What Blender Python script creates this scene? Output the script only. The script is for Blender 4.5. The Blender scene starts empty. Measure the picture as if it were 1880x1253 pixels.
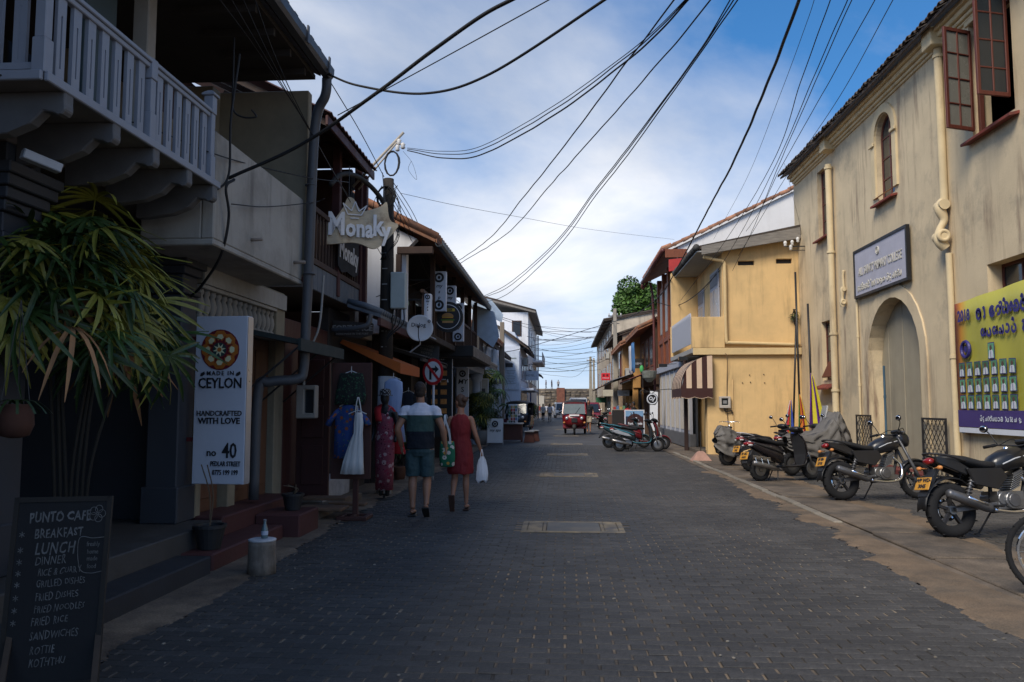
import bpy, math, random
from mathutils import Vector, Matrix, noise
from mathutils.geometry import tessellate_polygon
V = Vector
R = math.radians
PI = math.pi
random.seed(7)
scn = bpy.context.scene
COL = scn.collection

# ------------------------------------------------------------------ camera
PSI = math.atan(95/1463*math.cos(math.atan(118.5/1463)))
PHI = math.atan(118.5/1463)
CAMZ = 1.5
cd = bpy.data.cameras.new('camera'); cam = bpy.data.objects.new('camera', cd); COL.objects.link(cam)
cam.location = (0, 0, CAMZ); cam.rotation_euler = (PI/2+PHI, 0, PSI)
cd.sensor_width = 36; cd.lens = 1463/1880*36; cd.clip_start = .05; cd.clip_end = 3000
scn.camera = cam

# ------------------------------------------------------------------ sky and sun
SUN_AZ = R(214)      # compass style, clockwise from +Y: the sun stands behind the camera, to the left
SUN_EL = R(46)
w = bpy.data.worlds.new('World'); scn.world = w; w.use_nodes = True
nt = w.node_tree; nt.nodes.clear(); L = nt.links.new
def wn(t, **k):
    n = nt.nodes.new(t)
    for a, b in k.items(): setattr(n, a, b)
    return n
out = wn('ShaderNodeOutputWorld')
sky = wn('ShaderNodeTexSky', sky_type='NISHITA', sun_disc=False, sun_elevation=SUN_EL, sun_rotation=SUN_AZ, air_density=1.0, dust_density=.35, ozone_density=2.2)
bg1 = wn('ShaderNodeBackground'); bg1.inputs[1].default_value = .165
hs = wn('ShaderNodeHueSaturation'); hs.inputs['Saturation'].default_value = 1.32
L(sky.outputs[0], hs.inputs['Color']); L(hs.outputs[0], bg1.inputs[0])
tc = wn('ShaderNodeTexCoord')
lift = wn('ShaderNodeVectorMath', operation='ADD'); lift.inputs[1].default_value = (0,0,.13); L(tc.outputs['Generated'], lift.inputs[0])
nrm_ = wn('ShaderNodeVectorMath', operation='NORMALIZE'); L(lift.outputs[0], nrm_.inputs[0]); L(nrm_.outputs[0], sky.inputs[0])   # keeps the yellow haze band off the horizon
sep = wn('ShaderNodeSeparateXYZ'); L(tc.outputs['Generated'], sep.inputs[0])
zz = wn('ShaderNodeMath', operation='MAXIMUM'); zz.inputs[1].default_value = 0.0; L(sep.outputs[2], zz.inputs[0])
za = wn('ShaderNodeMath', operation='ADD'); za.inputs[1].default_value = .22; L(zz.outputs[0], za.inputs[0])
dx = wn('ShaderNodeMath', operation='DIVIDE'); L(sep.outputs[0], dx.inputs[0]); L(za.outputs[0], dx.inputs[1])
dy = wn('ShaderNodeMath', operation='DIVIDE'); L(sep.outputs[1], dy.inputs[0]); L(za.outputs[0], dy.inputs[1])
cmb = wn('ShaderNodeCombineXYZ'); L(dx.outputs[0], cmb.inputs[0]); L(dy.outputs[0], cmb.inputs[1])
mp = wn('ShaderNodeMapping'); mp.inputs['Location'].default_value = (-1.09, 8.753, 15.1525); L(cmb.outputs[0], mp.inputs[0])
n1 = wn('ShaderNodeTexNoise'); n1.inputs['Scale'].default_value = .62; n1.inputs['Detail'].default_value = 9; n1.inputs['Roughness'].default_value = .56; n1.inputs['Distortion'].default_value = .35
L(mp.outputs[0], n1.inputs['Vector'])
r1 = wn('ShaderNodeValToRGB'); r1.color_ramp.elements[0].position = .40; r1.color_ramp.elements[1].position = .66
L(n1.outputs[0], r1.inputs[0])
n2 = wn('ShaderNodeTexNoise'); n2.inputs['Scale'].default_value = 1.1; n2.inputs['Detail'].default_value = 7; n2.inputs['Roughness'].default_value = .5
L(mp.outputs[0], n2.inputs['Vector'])
r2 = wn('ShaderNodeValToRGB'); e = r2.color_ramp.elements
e[0].position = .38; e[0].color = (.60, .63, .69, 1); e[1].position = .66; e[1].color = (.97, .97, .985, 1)
L(n2.outputs[0], r2.inputs[0])
bg2 = wn('ShaderNodeBackground'); bg2.inputs[1].default_value = 1.0; L(r2.outputs[0], bg2.inputs[0])
mk = wn('ShaderNodeMath', operation='MULTIPLY'); mk.inputs[1].default_value = .93; L(r1.outputs[0], mk.inputs[0])
hz = wn('ShaderNodeMapRange'); hz.inputs[1].default_value = .0; hz.inputs[2].default_value = .20; hz.inputs[3].default_value = .80; hz.inputs[4].default_value = 0; L(sep.outputs[2], hz.inputs[0])   # even haze along the whole horizon
mm_ = wn('ShaderNodeMath', operation='MAXIMUM'); L(mk.outputs[0], mm_.inputs[0]); L(hz.outputs[0], mm_.inputs[1])
mx = wn('ShaderNodeMixShader'); L(mm_.outputs[0], mx.inputs[0]); L(bg1.outputs[0], mx.inputs[1]); L(bg2.outputs[0], mx.inputs[2]); L(mx.outputs[0], out.inputs[0])

ld = bpy.data.lights.new('sun', 'SUN'); sun = bpy.data.objects.new('sun', ld); COL.objects.link(sun)
ld.energy = 3.4; ld.angle = R(24); ld.color = (1, .91, .77)
sdir = V((math.sin(SUN_AZ)*math.cos(SUN_EL), math.cos(SUN_AZ)*math.cos(SUN_EL), math.sin(SUN_EL)))
sun.rotation_euler = sdir.to_track_quat('Z', 'Y').to_euler(); sun.location = sdir*60
scn.view_settings.view_transform = 'Standard'; scn.view_settings.look = 'None'
scn.view_settings.gamma = 1; scn.view_settings.exposure = 0.2
scn.view_settings.use_curve_mapping = False
scn.cycles.max_bounces = 6; scn.cycles.transparent_max_bounces = 8
scn.cycles.use_denoising = True

# ------------------------------------------------------------------ survey helpers: a bearing in the photograph plus a distance gives a point in metres
_f = V((-math.sin(PSI)*math.cos(PHI), math.cos(PSI)*math.cos(PHI), math.sin(PHI)))
_r = V((math.cos(PSI), math.sin(PSI), 0)); _u = _r.cross(_f)
def ray(px, py): return _f*1463 + _r*(px-940) - _u*(py-626.5)
def at(px, py, Y): d = ray(px, py); return V((0, 0, CAMZ)) + d*(Y/d.y)
def atx(px, py, X): d = ray(px, py); return V((0, 0, CAMZ)) + d*(X/d.x)
def gnd(px, py, z=0): d = ray(px, py); return V((0, 0, CAMZ)) + d*((z-CAMZ)/d.z)

# ------------------------------------------------------------------ mesh builder
class MB:
    def __init__(s): s.v = []; s.f = []; s.m = []; s.mi = 0
    def add(s, vs, fs):
        o = len(s.v); s.v += [tuple(p) for p in vs]
        for f in fs: s.f.append(tuple(i+o for i in f)); s.m.append(s.mi)
        return s
    def box(s, x0, x1, y0, y1, z0, z1):
        return s.add([(x0,y0,z0),(x1,y0,z0),(x1,y1,z0),(x0,y1,z0),(x0,y0,z1),(x1,y0,z1),(x1,y1,z1),(x0,y1,z1)],
                     [(3,2,1,0),(4,5,6,7),(0,1,5,4),(1,2,6,5),(2,3,7,6),(3,0,4,7)])
    def obox(s, c, sz, M=None):
        a, b, d = [k/2 for k in sz]; c = V(c)
        ps = [V(p) for p in ((-a,-b,-d),(a,-b,-d),(a,b,-d),(-a,b,-d),(-a,-b,d),(a,-b,d),(a,b,d),(-a,b,d))]
        if M is not None: ps = [M @ p for p in ps]
        return s.add([c+p for p in ps], [(3,2,1,0),(4,5,6,7),(0,1,5,4),(1,2,6,5),(2,3,7,6),(3,0,4,7)])
    def bar(s, p, q, w, h, up=(0,0,1)):
        p, q = V(p), V(q); d = (q-p); l = d.length; d.normalize(); up = V(up)
        if abs(d.dot(up)) > .98: up = V((1,0,0))
        x = d.cross(up).normalized(); y = x.cross(d)
        return s.obox((p+q)/2, (w, l, h), Matrix((x, d, y)).transposed())
    def tube(s, pts, r, n=8, cap=True, flat=None):
        pts = [V(p) for p in pts]; k = len(pts)
        rs = r if isinstance(r, (list, tuple)) else [r]*k
        t0 = (pts[1]-pts[0]).normalized(); a = V((0,0,1)) if abs(t0.z) < .9 else V((1,0,0))
        x = t0.cross(a).normalized(); rings = []
        for i, p in enumerate(pts):
            t = (pts[min(i+1,k-1)]-pts[max(i-1,0)]).normalized()
            x = (x - t*x.dot(t)).normalized(); y = t.cross(x)
            ra = rs[i]; rb = ra*(flat if flat else 1)
            rings.append([p + x*ra*math.cos(2*PI*j/n) + y*rb*math.sin(2*PI*j/n) for j in range(n)])
        return s.loft(rings, cap)
    def loft(s, rings, cap=True, closed=True):
        n = len(rings[0]); vs = [p for r in rings for p in r]; fs = []
        for i in range(len(rings)-1):
            for j in range(n if closed else n-1):
                a = i*n+j; b = i*n+(j+1)%n
                fs.append((a, b, b+n, a+n))
        if cap and closed:
            fs.append(tuple(range(n-1,-1,-1))); fs.append(tuple(range((len(rings)-1)*n, len(rings)*n)))
        return s.add(vs, fs)
    def ell_loft(s, secs, n=16, cap=True):      # secs: (x,y,z,rx,ry) horizontal ellipses stacked
        return s.loft([[V((x+rx*math.cos(2*PI*j/n), y+ry*math.sin(2*PI*j/n), z)) for j in range(n)] for x,y,z,rx,ry in secs], cap)
    def lathe(s, prof, n=16, M=None, cap=True):
        M = M or Matrix()
        return s.loft([[M @ V((r*math.cos(2*PI*j/n), r*math.sin(2*PI*j/n), z)) for j in range(n)] for r, z in prof], cap)
    def ell(s, c, rx, ry, rz, n=14, m=8, M=None):
        c = V(c); rings = []
        for i in range(m+1):
            t = -PI/2+PI*i/m; q = max(math.cos(t), .02)
            ring = [V((rx*q*math.cos(2*PI*j/n), ry*q*math.sin(2*PI*j/n), rz*math.sin(t))) for j in range(n)]
            rings.append([c+(M @ p if M is not None else p) for p in ring])
        return s.loft(rings)
    def cyl(s, p, q, r, n=12, r2=None): return s.tube([p, q], [r, r if r2 is None else r2], n)
    def torus(s, c, ax, R0, r0, n=24, m=8, flat=1.0):
        ax = V(ax).normalized(); a = V((0,0,1)) if abs(ax.z) < .9 else V((1,0,0))
        x = ax.cross(a).normalized(); y = ax.cross(x); c = V(c); vs = []; fs = []
        for i in range(n):
            d = x*math.cos(2*PI*i/n)+y*math.sin(2*PI*i/n)
            for j in range(m): vs.append(c+d*(R0+r0*math.cos(2*PI*j/m))+ax*r0*flat*math.sin(2*PI*j/m))
        for i in range(n):
            for j in range(m): fs.append((i*m+j, ((i+1)%n)*m+j, ((i+1)%n)*m+(j+1)%m, i*m+(j+1)%m))
        return s.add(vs, fs)
    def sheet(s, polys, P):
        tri = tessellate_polygon([[V((a, b, 0)) for a, b in p] for p in polys]); fl = [q for p in polys for q in p]
        vs = [V(P(*q)) for q in fl]
        return s.add(vs, [tuple(t) for t in tri])
    def prism(s, poly, P, d, holes=()):
        polys = [poly]+list(holes); d = V(d)
        tri = tessellate_polygon([[V((a, b, 0)) for a, b in p] for p in polys]); fl = [q for p in polys for q in p]
        n = len(fl); vs = [V(P(*q)) for q in fl]; vs += [p+d for p in vs]
        fs = [tuple(t) for t in tri] + [tuple(i+n for i in reversed(t)) for t in tri]; o = 0
        for p in polys:
            k = len(p)
            for i in range(k): fs.append((o+i, o+(i+1)%k, o+(i+1)%k+n, o+i+n))
            o += k
        return s.add(vs, fs)
    def xf(s, M): s.v = [tuple(M @ V(p)) for p in s.v]; return s
    def build(s, name, mats, parent=None, smooth=False, bevel=0, world=False, solid=0, sub=0, seg=1):
        o0 = V((0,0,0)); p = parent
        if world:
            while p is not None: o0 = o0+p.location; p = p.parent
        me = bpy.data.meshes.new(name)
        me.from_pydata([tuple(V(q)-o0) for q in s.v] if world else s.v, [], s.f)
        if not isinstance(mats, (list, tuple)): mats = [mats]
        for m in mats: me.materials.append(m)
        if len(mats) > 1: me.polygons.foreach_set('material_index', s.m)
        import bmesh
        bm = bmesh.new(); bm.from_mesh(me); bmesh.ops.recalc_face_normals(bm, faces=bm.faces); bm.to_mesh(me); bm.free()
        if smooth:
            me.polygons.foreach_set('use_smooth', [True]*len(me.polygons))
        me.update()
        o = bpy.data.objects.new(name, me); COL.objects.link(o); o.parent = parent
        if sub: md = o.modifiers.new('Subdivision', 'SUBSURF'); md.levels = sub; md.render_levels = sub
        if solid: md = o.modifiers.new('Solidify', 'SOLIDIFY'); md.thickness = solid; md.offset = 0
        if bevel:
            md = o.modifiers.new('Bevel', 'BEVEL'); md.width = bevel; md.segments = seg; md.limit_method = 'ANGLE'; md.angle_limit = R(40)
        return o
def smooth_angle(o, a=40):
    o.data.polygons.foreach_set('use_smooth', [True]*len(o.data.polygons))
    o.data.set_sharp_from_angle(angle=R(a)); return o
def tag(o, label=None, cat=None, group=None, kind=None):
    for k, v in (('label', label), ('category', cat), ('group', group), ('kind', kind)):
        if v: o[k] = v
    return o
def thing(name, label, cat, loc=(0,0,0), rz=0, group=None):
    o = bpy.data.objects.new(name, None); COL.objects.link(o); o.empty_display_size = .1
    o.location = loc; o.rotation_euler = (0, 0, rz); return tag(o, label, cat, group)
def part(name, mats, parent, fn, **k):
    m = MB(); fn(m); return m.build(name, mats, parent, **k)
def bx(name, mat, parent, x0, x1, y0, y1, z0, z1, bevel=.006, world=True, **k):
    m = MB(); m.box(x0, x1, y0, y1, z0, z1); return m.build(name, mat, parent, world=world, bevel=bevel, **k)
KIDS = {}
def copy_tree(o, parent=None, label=None, group=None):
    kids = [c for c in bpy.data.objects if c.parent is o]
    c = o.copy(); COL.objects.link(c); c.parent = parent
    if label: c['label'] = label
    if group: c['group'] = group
    for k in kids: copy_tree(k, c)
    return c
def spline(pts, n=8):
    pts = [V(p) for p in pts]; q = [pts[0]*2-pts[1]]+pts+[pts[-1]*2-pts[-2]]; o = []
    for i in range(1, len(q)-2):
        a, b, c, d = q[i-1:i+3]
        for k in range(n):
            t = k/n; o.append(.5*((2*b)+(c-a)*t+(2*a-5*b+4*c-d)*t*t+(3*b-a-3*c+d)*t**3))
    return o+[pts[-1]]
def remesh(o, vox=.012, it=4):
    md = o.modifiers.new('Remesh', 'REMESH'); md.mode = 'VOXEL'; md.voxel_size = vox; md.use_smooth_shade = True
    if it: sm = o.modifiers.new('Smooth', 'SMOOTH'); sm.iterations = it; sm.factor = .5
    return o
def folds(o, sc=.09, st=.012):      # cloth creases: procedural displacement along the normals
    tx = bpy.data.textures.get('folds%g'%sc) or bpy.data.textures.new('folds%g'%sc, 'CLOUDS'); tx.noise_scale = sc; tx.noise_depth = 2
    md = o.modifiers.new('Displace', 'DISPLACE'); md.texture = tx; md.strength = st; md.mid_level = .5; md.texture_coords = 'LOCAL'; return o
def lettering(s, size, mat, parent, org, right, up, align='CENTER', thick=.002, shear=0, fat=0, space=1.0, name='lettering', label=None, squeeze=1.0, line=1.0, jit=0):
    cu = bpy.data.curves.new('lettering', 'FONT'); cu.body = s; cu.size = size; cu.align_x = align; cu.align_y = 'CENTER'
    cu.shear = shear; cu.offset = fat; cu.space_character = space; cu.extrude = thick/2; cu.resolution_u = 2; cu.space_line = line
    t = bpy.data.objects.new('tmp', cu); COL.objects.link(t)
    me = bpy.data.meshes.new_from_object(t); bpy.data.objects.remove(t); bpy.data.curves.remove(cu)
    right, up, org = V(right).normalized(), V(up).normalized(), V(org); nrm = right.cross(up)
    o0 = V((0,0,0)); 
    for v in me.vertices:
        c = v.co.copy()
        if jit: c = c+V((noise.noise(V((c.x*28,c.y*28,size*90+len(s)))), noise.noise(V((c.x*25,c.y*25,size*70+9))), 0))*jit
        v.co = org+right*c.x*squeeze+up*c.y+nrm*(c.z+thick/2)-o0
    me.materials.clear(); me.materials.append(mat)
    o = bpy.data.objects.new(name, me); COL.objects.link(o); o.parent = parent
    if label: o['label'] = label
    return o
def wo(parent, p):      # world point to the frame of an unrotated parent
    o0 = V((0,0,0))
    while parent is not None: o0 = o0+parent.location; parent = parent.parent
    return V(p)-o0

# ------------------------------------------------------------------ procedural materials
MATS = {}
def mat(name, col, rough=.75, var=.15, scale=5., bump=.12, bscale=None, metal=0., col2=None, c2=(.45,.62), c2scale=1.2, streak=None, samt=.6, sscale=3.5, island=0., objr=0., spec=.4, fine=0., coat=0., stretch=(1,1,1), bdist=.01):
    if name in MATS: return MATS[name]
    m = bpy.data.materials.new(name); m.use_nodes = True; t = m.node_tree; N = t.nodes.new; K = t.links.new
    b = t.nodes['Principled BSDF']
    tc = N('ShaderNodeTexCoord'); src = tc.outputs['Object']
    mp = N('ShaderNodeMapping'); mp.inputs['Scale'].default_value = stretch; K(src, mp.inputs[0])
    n = N('ShaderNodeTexNoise'); n.inputs['Scale'].default_value = scale; n.inputs['Detail'].default_value = 8; n.inputs['Roughness'].default_value = .62
    K(mp.outputs[0], n.inputs['Vector'])
    def rgb(c): x = N('ShaderNodeRGB'); x.outputs[0].default_value = (*c, 1); return x.outputs[0]
    def mix(f, a, c, mode='MIX'):
        x = N('ShaderNodeMix'); x.data_type = 'RGBA'; x.blend_type = mode
        if isinstance(f, (int, float)): x.inputs[0].default_value = f
        else: K(f, x.inputs[0])
        K(a, x.inputs[6]); K(c, x.inputs[7]); return x.outputs[2]
    def rng(v, a, c, lo, hi):
        x = N('ShaderNodeMapRange'); K(v, x.inputs[0])
        for i, q in enumerate((a, c, lo, hi)): x.inputs[i+1].default_value = q
        return x.outputs[0]
    c = rgb(col)
    if col2 is not None:
        n2 = N('ShaderNodeTexNoise'); n2.inputs['Scale'].default_value = c2scale; n2.inputs['Detail'].default_value = 9; n2.inputs['Roughness'].default_value = .68
        K(src, n2.inputs['Vector']); c = mix(rng(n2.outputs[0], c2[0], c2[1], 0, 1), c, rgb(col2))
    if streak is not None:
        m2 = N('ShaderNodeMapping'); m2.inputs['Scale'].default_value = (sscale, sscale, sscale*.11); K(src, m2.inputs[0])
        n3 = N('ShaderNodeTexNoise'); n3.inputs['Scale'].default_value = 1.; n3.inputs['Detail'].default_value = 6; n3.inputs['Roughness'].default_value = .7
        K(m2.outputs[0], n3.inputs['Vector'])
        n4 = N('ShaderNodeTexNoise'); n4.inputs['Scale'].default_value = .45; n4.inputs['Detail'].default_value = 4; K(src, n4.inputs['Vector'])
        mm = N('ShaderNodeMath'); mm.operation = 'MULTIPLY'; K(rng(n3.outputs[0], .5, .72, 0, 1), mm.inputs[0]); K(rng(n4.outputs[0], .4, .62, .15, samt*1.6), mm.inputs[1])
        c = mix(mm.outputs[0], c, rgb(streak))
    vv = rng(n.outputs[0], .25, .75, 1-var, 1+var)
    def mul(c, v):
        x = N('ShaderNodeVectorMath'); x.operation = 'SCALE'; K(c, x.inputs[0]); K(v, x.inputs['Scale']); return x.outputs[0]
    c = mul(c, vv)
    if fine:
        n5 = N('ShaderNodeTexNoise'); n5.inputs['Scale'].default_value = 90; n5.inputs['Detail'].default_value = 3; K(src, n5.inputs['Vector'])
        c = mul(c, rng(n5.outputs[0], .3, .7, 1-fine, 1+fine))
    if island:
        g = N('ShaderNodeNewGeometry'); c = mul(c, rng(g.outputs['Random Per Island'], 0, 1, 1-island, 1+island))
    if objr:
        g = N('ShaderNodeObjectInfo'); c = mul(c, rng(g.outputs['Random'], 0, 1, 1-objr, 1+objr))
    K(c, b.inputs['Base Color'])
    K(rng(n.outputs[0], .3, .7, max(rough-.1, .03), min(rough+.1, 1)), b.inputs['Roughness'])
    b.inputs['Metallic'].default_value = metal; b.inputs['Specular IOR Level'].default_value = spec; b.inputs['Coat Weight'].default_value = coat
    if bump:
        nb = N('ShaderNodeTexNoise'); nb.inputs['Scale'].default_value = bscale or scale*6; nb.inputs['Detail'].default_value = 6; K(mp.outputs[0], nb.inputs['Vector'])
        bp = N('ShaderNodeBump'); bp.inputs['Strength'].default_value = bump; bp.inputs['Distance'].default_value = bdist; K(nb.outputs[0], bp.inputs['Height']); K(bp.outputs[0], b.inputs['Normal'])
    MATS[name] = m; return m
def glass(name, col=(.02,.025,.03), rough=.08):
    m = mat(name, col, rough=rough, var=.1, bump=.02, spec=.6); return m
def stripes(name, cols, axis, edges, rough=.9, bump=.3):      # bands of colour along an object axis
    m = mat(name, cols[0], rough=rough, var=.08, bump=bump, bscale=35); t = m.node_tree; b = t.nodes['Principled BSDF']
    tc = t.nodes.new('ShaderNodeTexCoord'); sp = t.nodes.new('ShaderNodeSeparateXYZ'); t.links.new(tc.outputs['Object'], sp.inputs[0])
    prev = None
    for i, c in enumerate(cols):
        x = t.nodes.new('ShaderNodeRGB'); x.outputs[0].default_value = (*c, 1)
        if prev is None: prev = x.outputs[0]; continue
        g = t.nodes.new('ShaderNodeMath'); g.operation = 'GREATER_THAN'; g.inputs[1].default_value = edges[i-1]; t.links.new(sp.outputs[axis], g.inputs[0])
        q = t.nodes.new('ShaderNodeMix'); q.data_type = 'RGBA'; t.links.new(g.outputs[0], q.inputs[0]); t.links.new(prev, q.inputs[6]); t.links.new(x.outputs[0], q.inputs[7]); prev = q.outputs[2]
    t.links.new(prev, b.inputs['Base Color']); return m
def spotted(name, base, cols, scale=18, thr=.35, rough=.9):       # printed cloth: flowers as voronoi blots
    m = mat(name, base, rough=rough, bump=.15, bscale=60); t = m.node_tree; b = t.nodes['Principled BSDF']; N = t.nodes.new; K = t.links.new
    tc = N('ShaderNodeTexCoord'); x = N('ShaderNodeRGB'); x.outputs[0].default_value = (*base, 1); prev = x.outputs[0]
    for i, (c, s, th) in enumerate(cols):
        mp = N('ShaderNodeMapping'); mp.inputs['Location'].default_value = (i*3.1 if len(cols) > 3 else 0, 0, 0); K(tc.outputs['Object'], mp.inputs[0])
        v = N('ShaderNodeTexVoronoi'); v.inputs['Scale'].default_value = s; K(mp.outputs[0], v.inputs['Vector'])
        g = N('ShaderNodeMath'); g.operation = 'LESS_THAN'; g.inputs[1].default_value = th; K(v.outputs['Distance'], g.inputs[0])
        y = N('ShaderNodeRGB'); y.outputs[0].default_value = (*c, 1)
        q = N('ShaderNodeMix'); q.data_type = 'RGBA'; K(g.outputs[0], q.inputs[0]); K(prev, q.inputs[6]); K(y.outputs[0], q.inputs[7]); prev = q.outputs[2]
    K(prev, b.inputs['Base Color']); return m
black = lambda: mat('black_paint', (.012,.012,.013), rough=.45, var=.2)
iron = lambda: mat('dark_iron', (.02,.019,.02), rough=.55, var=.3)
chrome = lambda: mat('chrome', (.75,.76,.78), rough=.12, metal=1, var=.05, bump=0)
alu = lambda: mat('cast_aluminium', (.24,.24,.24), rough=.42, metal=.9, var=.2)
rubber = lambda: mat('rubber', (.010,.010,.011), rough=.9, var=.25, bump=.3, bscale=60)
white = lambda: mat('white_paint', (.62,.64,.68), rough=.6, var=.06)
ink = lambda: mat('black_ink', (.015,.015,.018), rough=.6, var=.05, bump=0)
# ================================================================== ground, road, pavements
M_sandy = mat('dusty_earth', (.20,.145,.095), rough=.95, var=.3, scale=2.2, bump=.5, bscale=40, col2=(.09,.075,.06), c2scale=.8, fine=.25)
M_joint = mat('joint_sand', (.235,.175,.115), rough=.95, var=.6, scale=1.3, bump=.4, bscale=60, col2=(.05,.045,.04), c2=(.40,.58), c2scale=.8)
M_paver = mat('paver', (.048,.045,.042), rough=.68, var=.24, scale=1.1, stretch=(1.3,.14,1), bump=.4, bscale=40, col2=(.066,.061,.056), c2scale=.45, objr=.2, island=.2, fine=.3, spec=.35)
M_conc = mat('worn_concrete', (.12,.092,.066), rough=.92, var=.42, scale=2.5, bump=.8, bscale=30, col2=(.07,.058,.046), c2scale=1.1, fine=.3, objr=.22)
def sheet(name, m, x0, x1, y0, y1, z, parent=None, kind='structure'):
    b = MB(); b.add([(x0,y0,z),(x1,y0,z),(x1,y1,z),(x0,y1,z)], [(0,1,2,3)]); o = b.build(name, m, parent)
    if parent is None and kind: o['kind'] = kind
    return o
sheet('ground', M_sandy, -500, 500, -200, 900, -.03)
road = sheet('road', M_joint, -2.98, 3.3, -8, 30.6, 0)
# far stretch of the road: the pavers are too small to tell apart, the material carries them
M_far = mat('far_paving', (.046,.046,.05), rough=.65, var=.25, scale=.8, bump=.3, col2=(.062,.058,.054), c2scale=.3)
t = M_far.node_tree; bk = t.nodes.new('ShaderNodeTexBrick'); bk.inputs['Scale'].default_value = 1; bk.inputs['Brick Width'].default_value = .2; bk.inputs['Row Height'].default_value = .1; bk.inputs['Mortar Size'].default_value = .006
bk.inputs['Color1'].default_value = (.046,.045,.044,1); bk.inputs['Color2'].default_value = (.06,.058,.055,1); bk.inputs['Mortar'].default_value = (.09,.075,.06,1)
tc_ = t.nodes.new('ShaderNodeTexCoord'); t.links.new(tc_.outputs['Object'], bk.inputs['Vector']); t.links.new(bk.outputs['Color'], t.nodes['Principled BSDF'].inputs['Base Color'])
sheet('road_paving', M_far, -2.98, 3.3, 30.6, 150, .008, road)
bm_ = MB()
def paver_geo(b, x, y, l, w, z0=0, tilt=(0,0), rz=0, h=.007):
    e = .0045; c, s_ = math.cos(rz), math.sin(rz); ps = []
    for (a, d, zz_) in ((-l/2,-w/2,0),(l/2,-w/2,0),(l/2,w/2,0),(-l/2,w/2,0)): ps.append((x+a*c-d*s_, y+a*s_+d*c, z0))
    for (a, d) in ((-l/2+e,-w/2+e),(l/2-e,-w/2+e),(l/2-e,w/2-e),(-l/2+e,w/2-e)): ps.append((x+a*c-d*s_, y+a*s_+d*c, z0+h+a*tilt[0]+d*tilt[1]))
    b.add(ps, [(4,5,6,7),(0,1,5,4),(1,2,6,5),(2,3,7,6),(3,0,4,7)])
proto = MB(); paver_geo(proto, 0, 0, .189, .096); pme = None
spots = []; COVERS = [9.98, 17.4, 24.6, 31.2, 39.5, 50]
for r_ in range(270):
    y = 3.62+r_*.1
    for k in range(-15, 17):
        x = k*.2+(.1 if r_ % 2 else 0)+random.uniform(-.004,.004)
        if not -2.86 < x < 3.26: continue
        if any(abs(y-c) < .44 and abs(x-.1) < .64 for c in COVERS): continue
        spots.append((x, y+random.uniform(-.003,.003)))
vis = [s_ for s_ in spots if s_[1] > 4.22 and abs((s_[0]+.28)/s_[1]) < .66][:300]
vset = set(vis)
for x, y in spots:
    t_ = (random.gauss(0,.006), random.gauss(0,.008)); rz = random.gauss(0,.008)
    dz = random.gauss(0,.0016) + .004*noise.noise(V((x*.5,y*.5,0)))
    if (x, y) in vset:
        if pme is None: o = proto.build('brick', M_paver, road); pme = o.data
        else: o = bpy.data.objects.new('brick', pme); COL.objects.link(o); o.parent = road
        o.location = (x, y, dz); o.rotation_euler = (t_[1], -t_[0], rz)
    else: paver_geo(bm_, x, y, .189, .096, dz, t_, rz)
tag(bm_.build('brick_paving', M_paver, road), kind='stuff')
# blown sand lying over the road edges, with ragged margins
M_sand = mat('blown_sand', (.155,.108,.068), rough=.97, var=.3, scale=3, bump=.5, bscale=50, fine=.25, col2=(.10,.076,.053), c2scale=1.1)
def ragged(name, pts_in, pts_out, m, z, parent, amp=.12, dome=.006):
    b = MB(); a = spline([(x,y,0) for x,y in pts_in], 70); c = spline([(x,y,0) for x,y in pts_out], 70); n = len(a); rows = []
    for i in range(n):
        p, q = a[i].copy(), c[i].copy(); d = (p-q).normalized()
        yq = round(p.y/.1); k_ = noise.fractal(V((yq*.11, 3.7, z*50)), .7, 2.1, 7)*1.2+.35*noise.noise(V((yq*.9, 1.1, 0))); p += d*round(k_*amp/.05)*.05; p.y = yq*.1+(.0 if i%2 else .004)
        rows.append([V((*p.lerp(q, t_).xy, z+dome*math.sin(PI*min(t_*2.4,1)*.5)-(.012 if t_ == 0 else 0))) for t_ in (0,.08,.3,.65,1)])
    b.loft(rows, False, False); o = b.build(name, m, parent, smooth=True); return o
pav = sheet('pavement', M_conc, 3.3, 4.62, -8, 25.2, .01)
tag(ragged('sand', [(2.95,3.2),(3.0,5.3),(2.95,6.6),(2.98,8.4),(3.15,11),(3.25,15.7),(3.32,20),(3.5,24.5)], [(3.46,3.2),(3.46,5.3),(3.46,7),(3.46,8.4),(3.46,11),(3.5,15.7),(3.56,20),(3.62,24.5)], M_sand, .0135, pav, .2), kind='stuff')
tag(ragged('sand', [(4.6,5),(4.55,8),(4.7,10),(4.85,12),(4.6,14),(4.8,17.5),(4.9,21),(4.9,24.6)], [(4.3,5),(4.25,8),(4.3,10),(4.25,12),(4.3,14),(4.2,17.5),(4.3,21),(4.3,24.6)], M_sand, .0135, pav, .18), kind='stuff')
y = 3.0
while y < 24.5:
    l = random.choice((.9,1.2,1.25,1.5))
    b = MB(); x0, x1 = 3.56+random.uniform(-.03,.03), 4.33+random.uniform(-.04,.04)
    b.box(x0, x1, y+.012, y+l-.012, .0, .034+random.uniform(-.006,.01)); o = b.build('slab', M_conc, pav, bevel=.012)
    o.rotation_euler = (random.gauss(0,.0006), random.gauss(0,.0006), 0); y += l
y = 10.5
while y < 25:
    l = random.uniform(.85,1.05); bx('kerb_stone', mat('kerb_concrete', (.19,.165,.13), rough=.9, var=.3, scale=5, bump=.4, objr=.15), pav, 3.415, 3.53, y+.006, y+l-.006, 0, .045+random.uniform(-.008,.008), .012); y += l
apr = sheet('forecourt', M_joint, 4.62, 7.3, -8, 25.2, .004)
b = MB()
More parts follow.
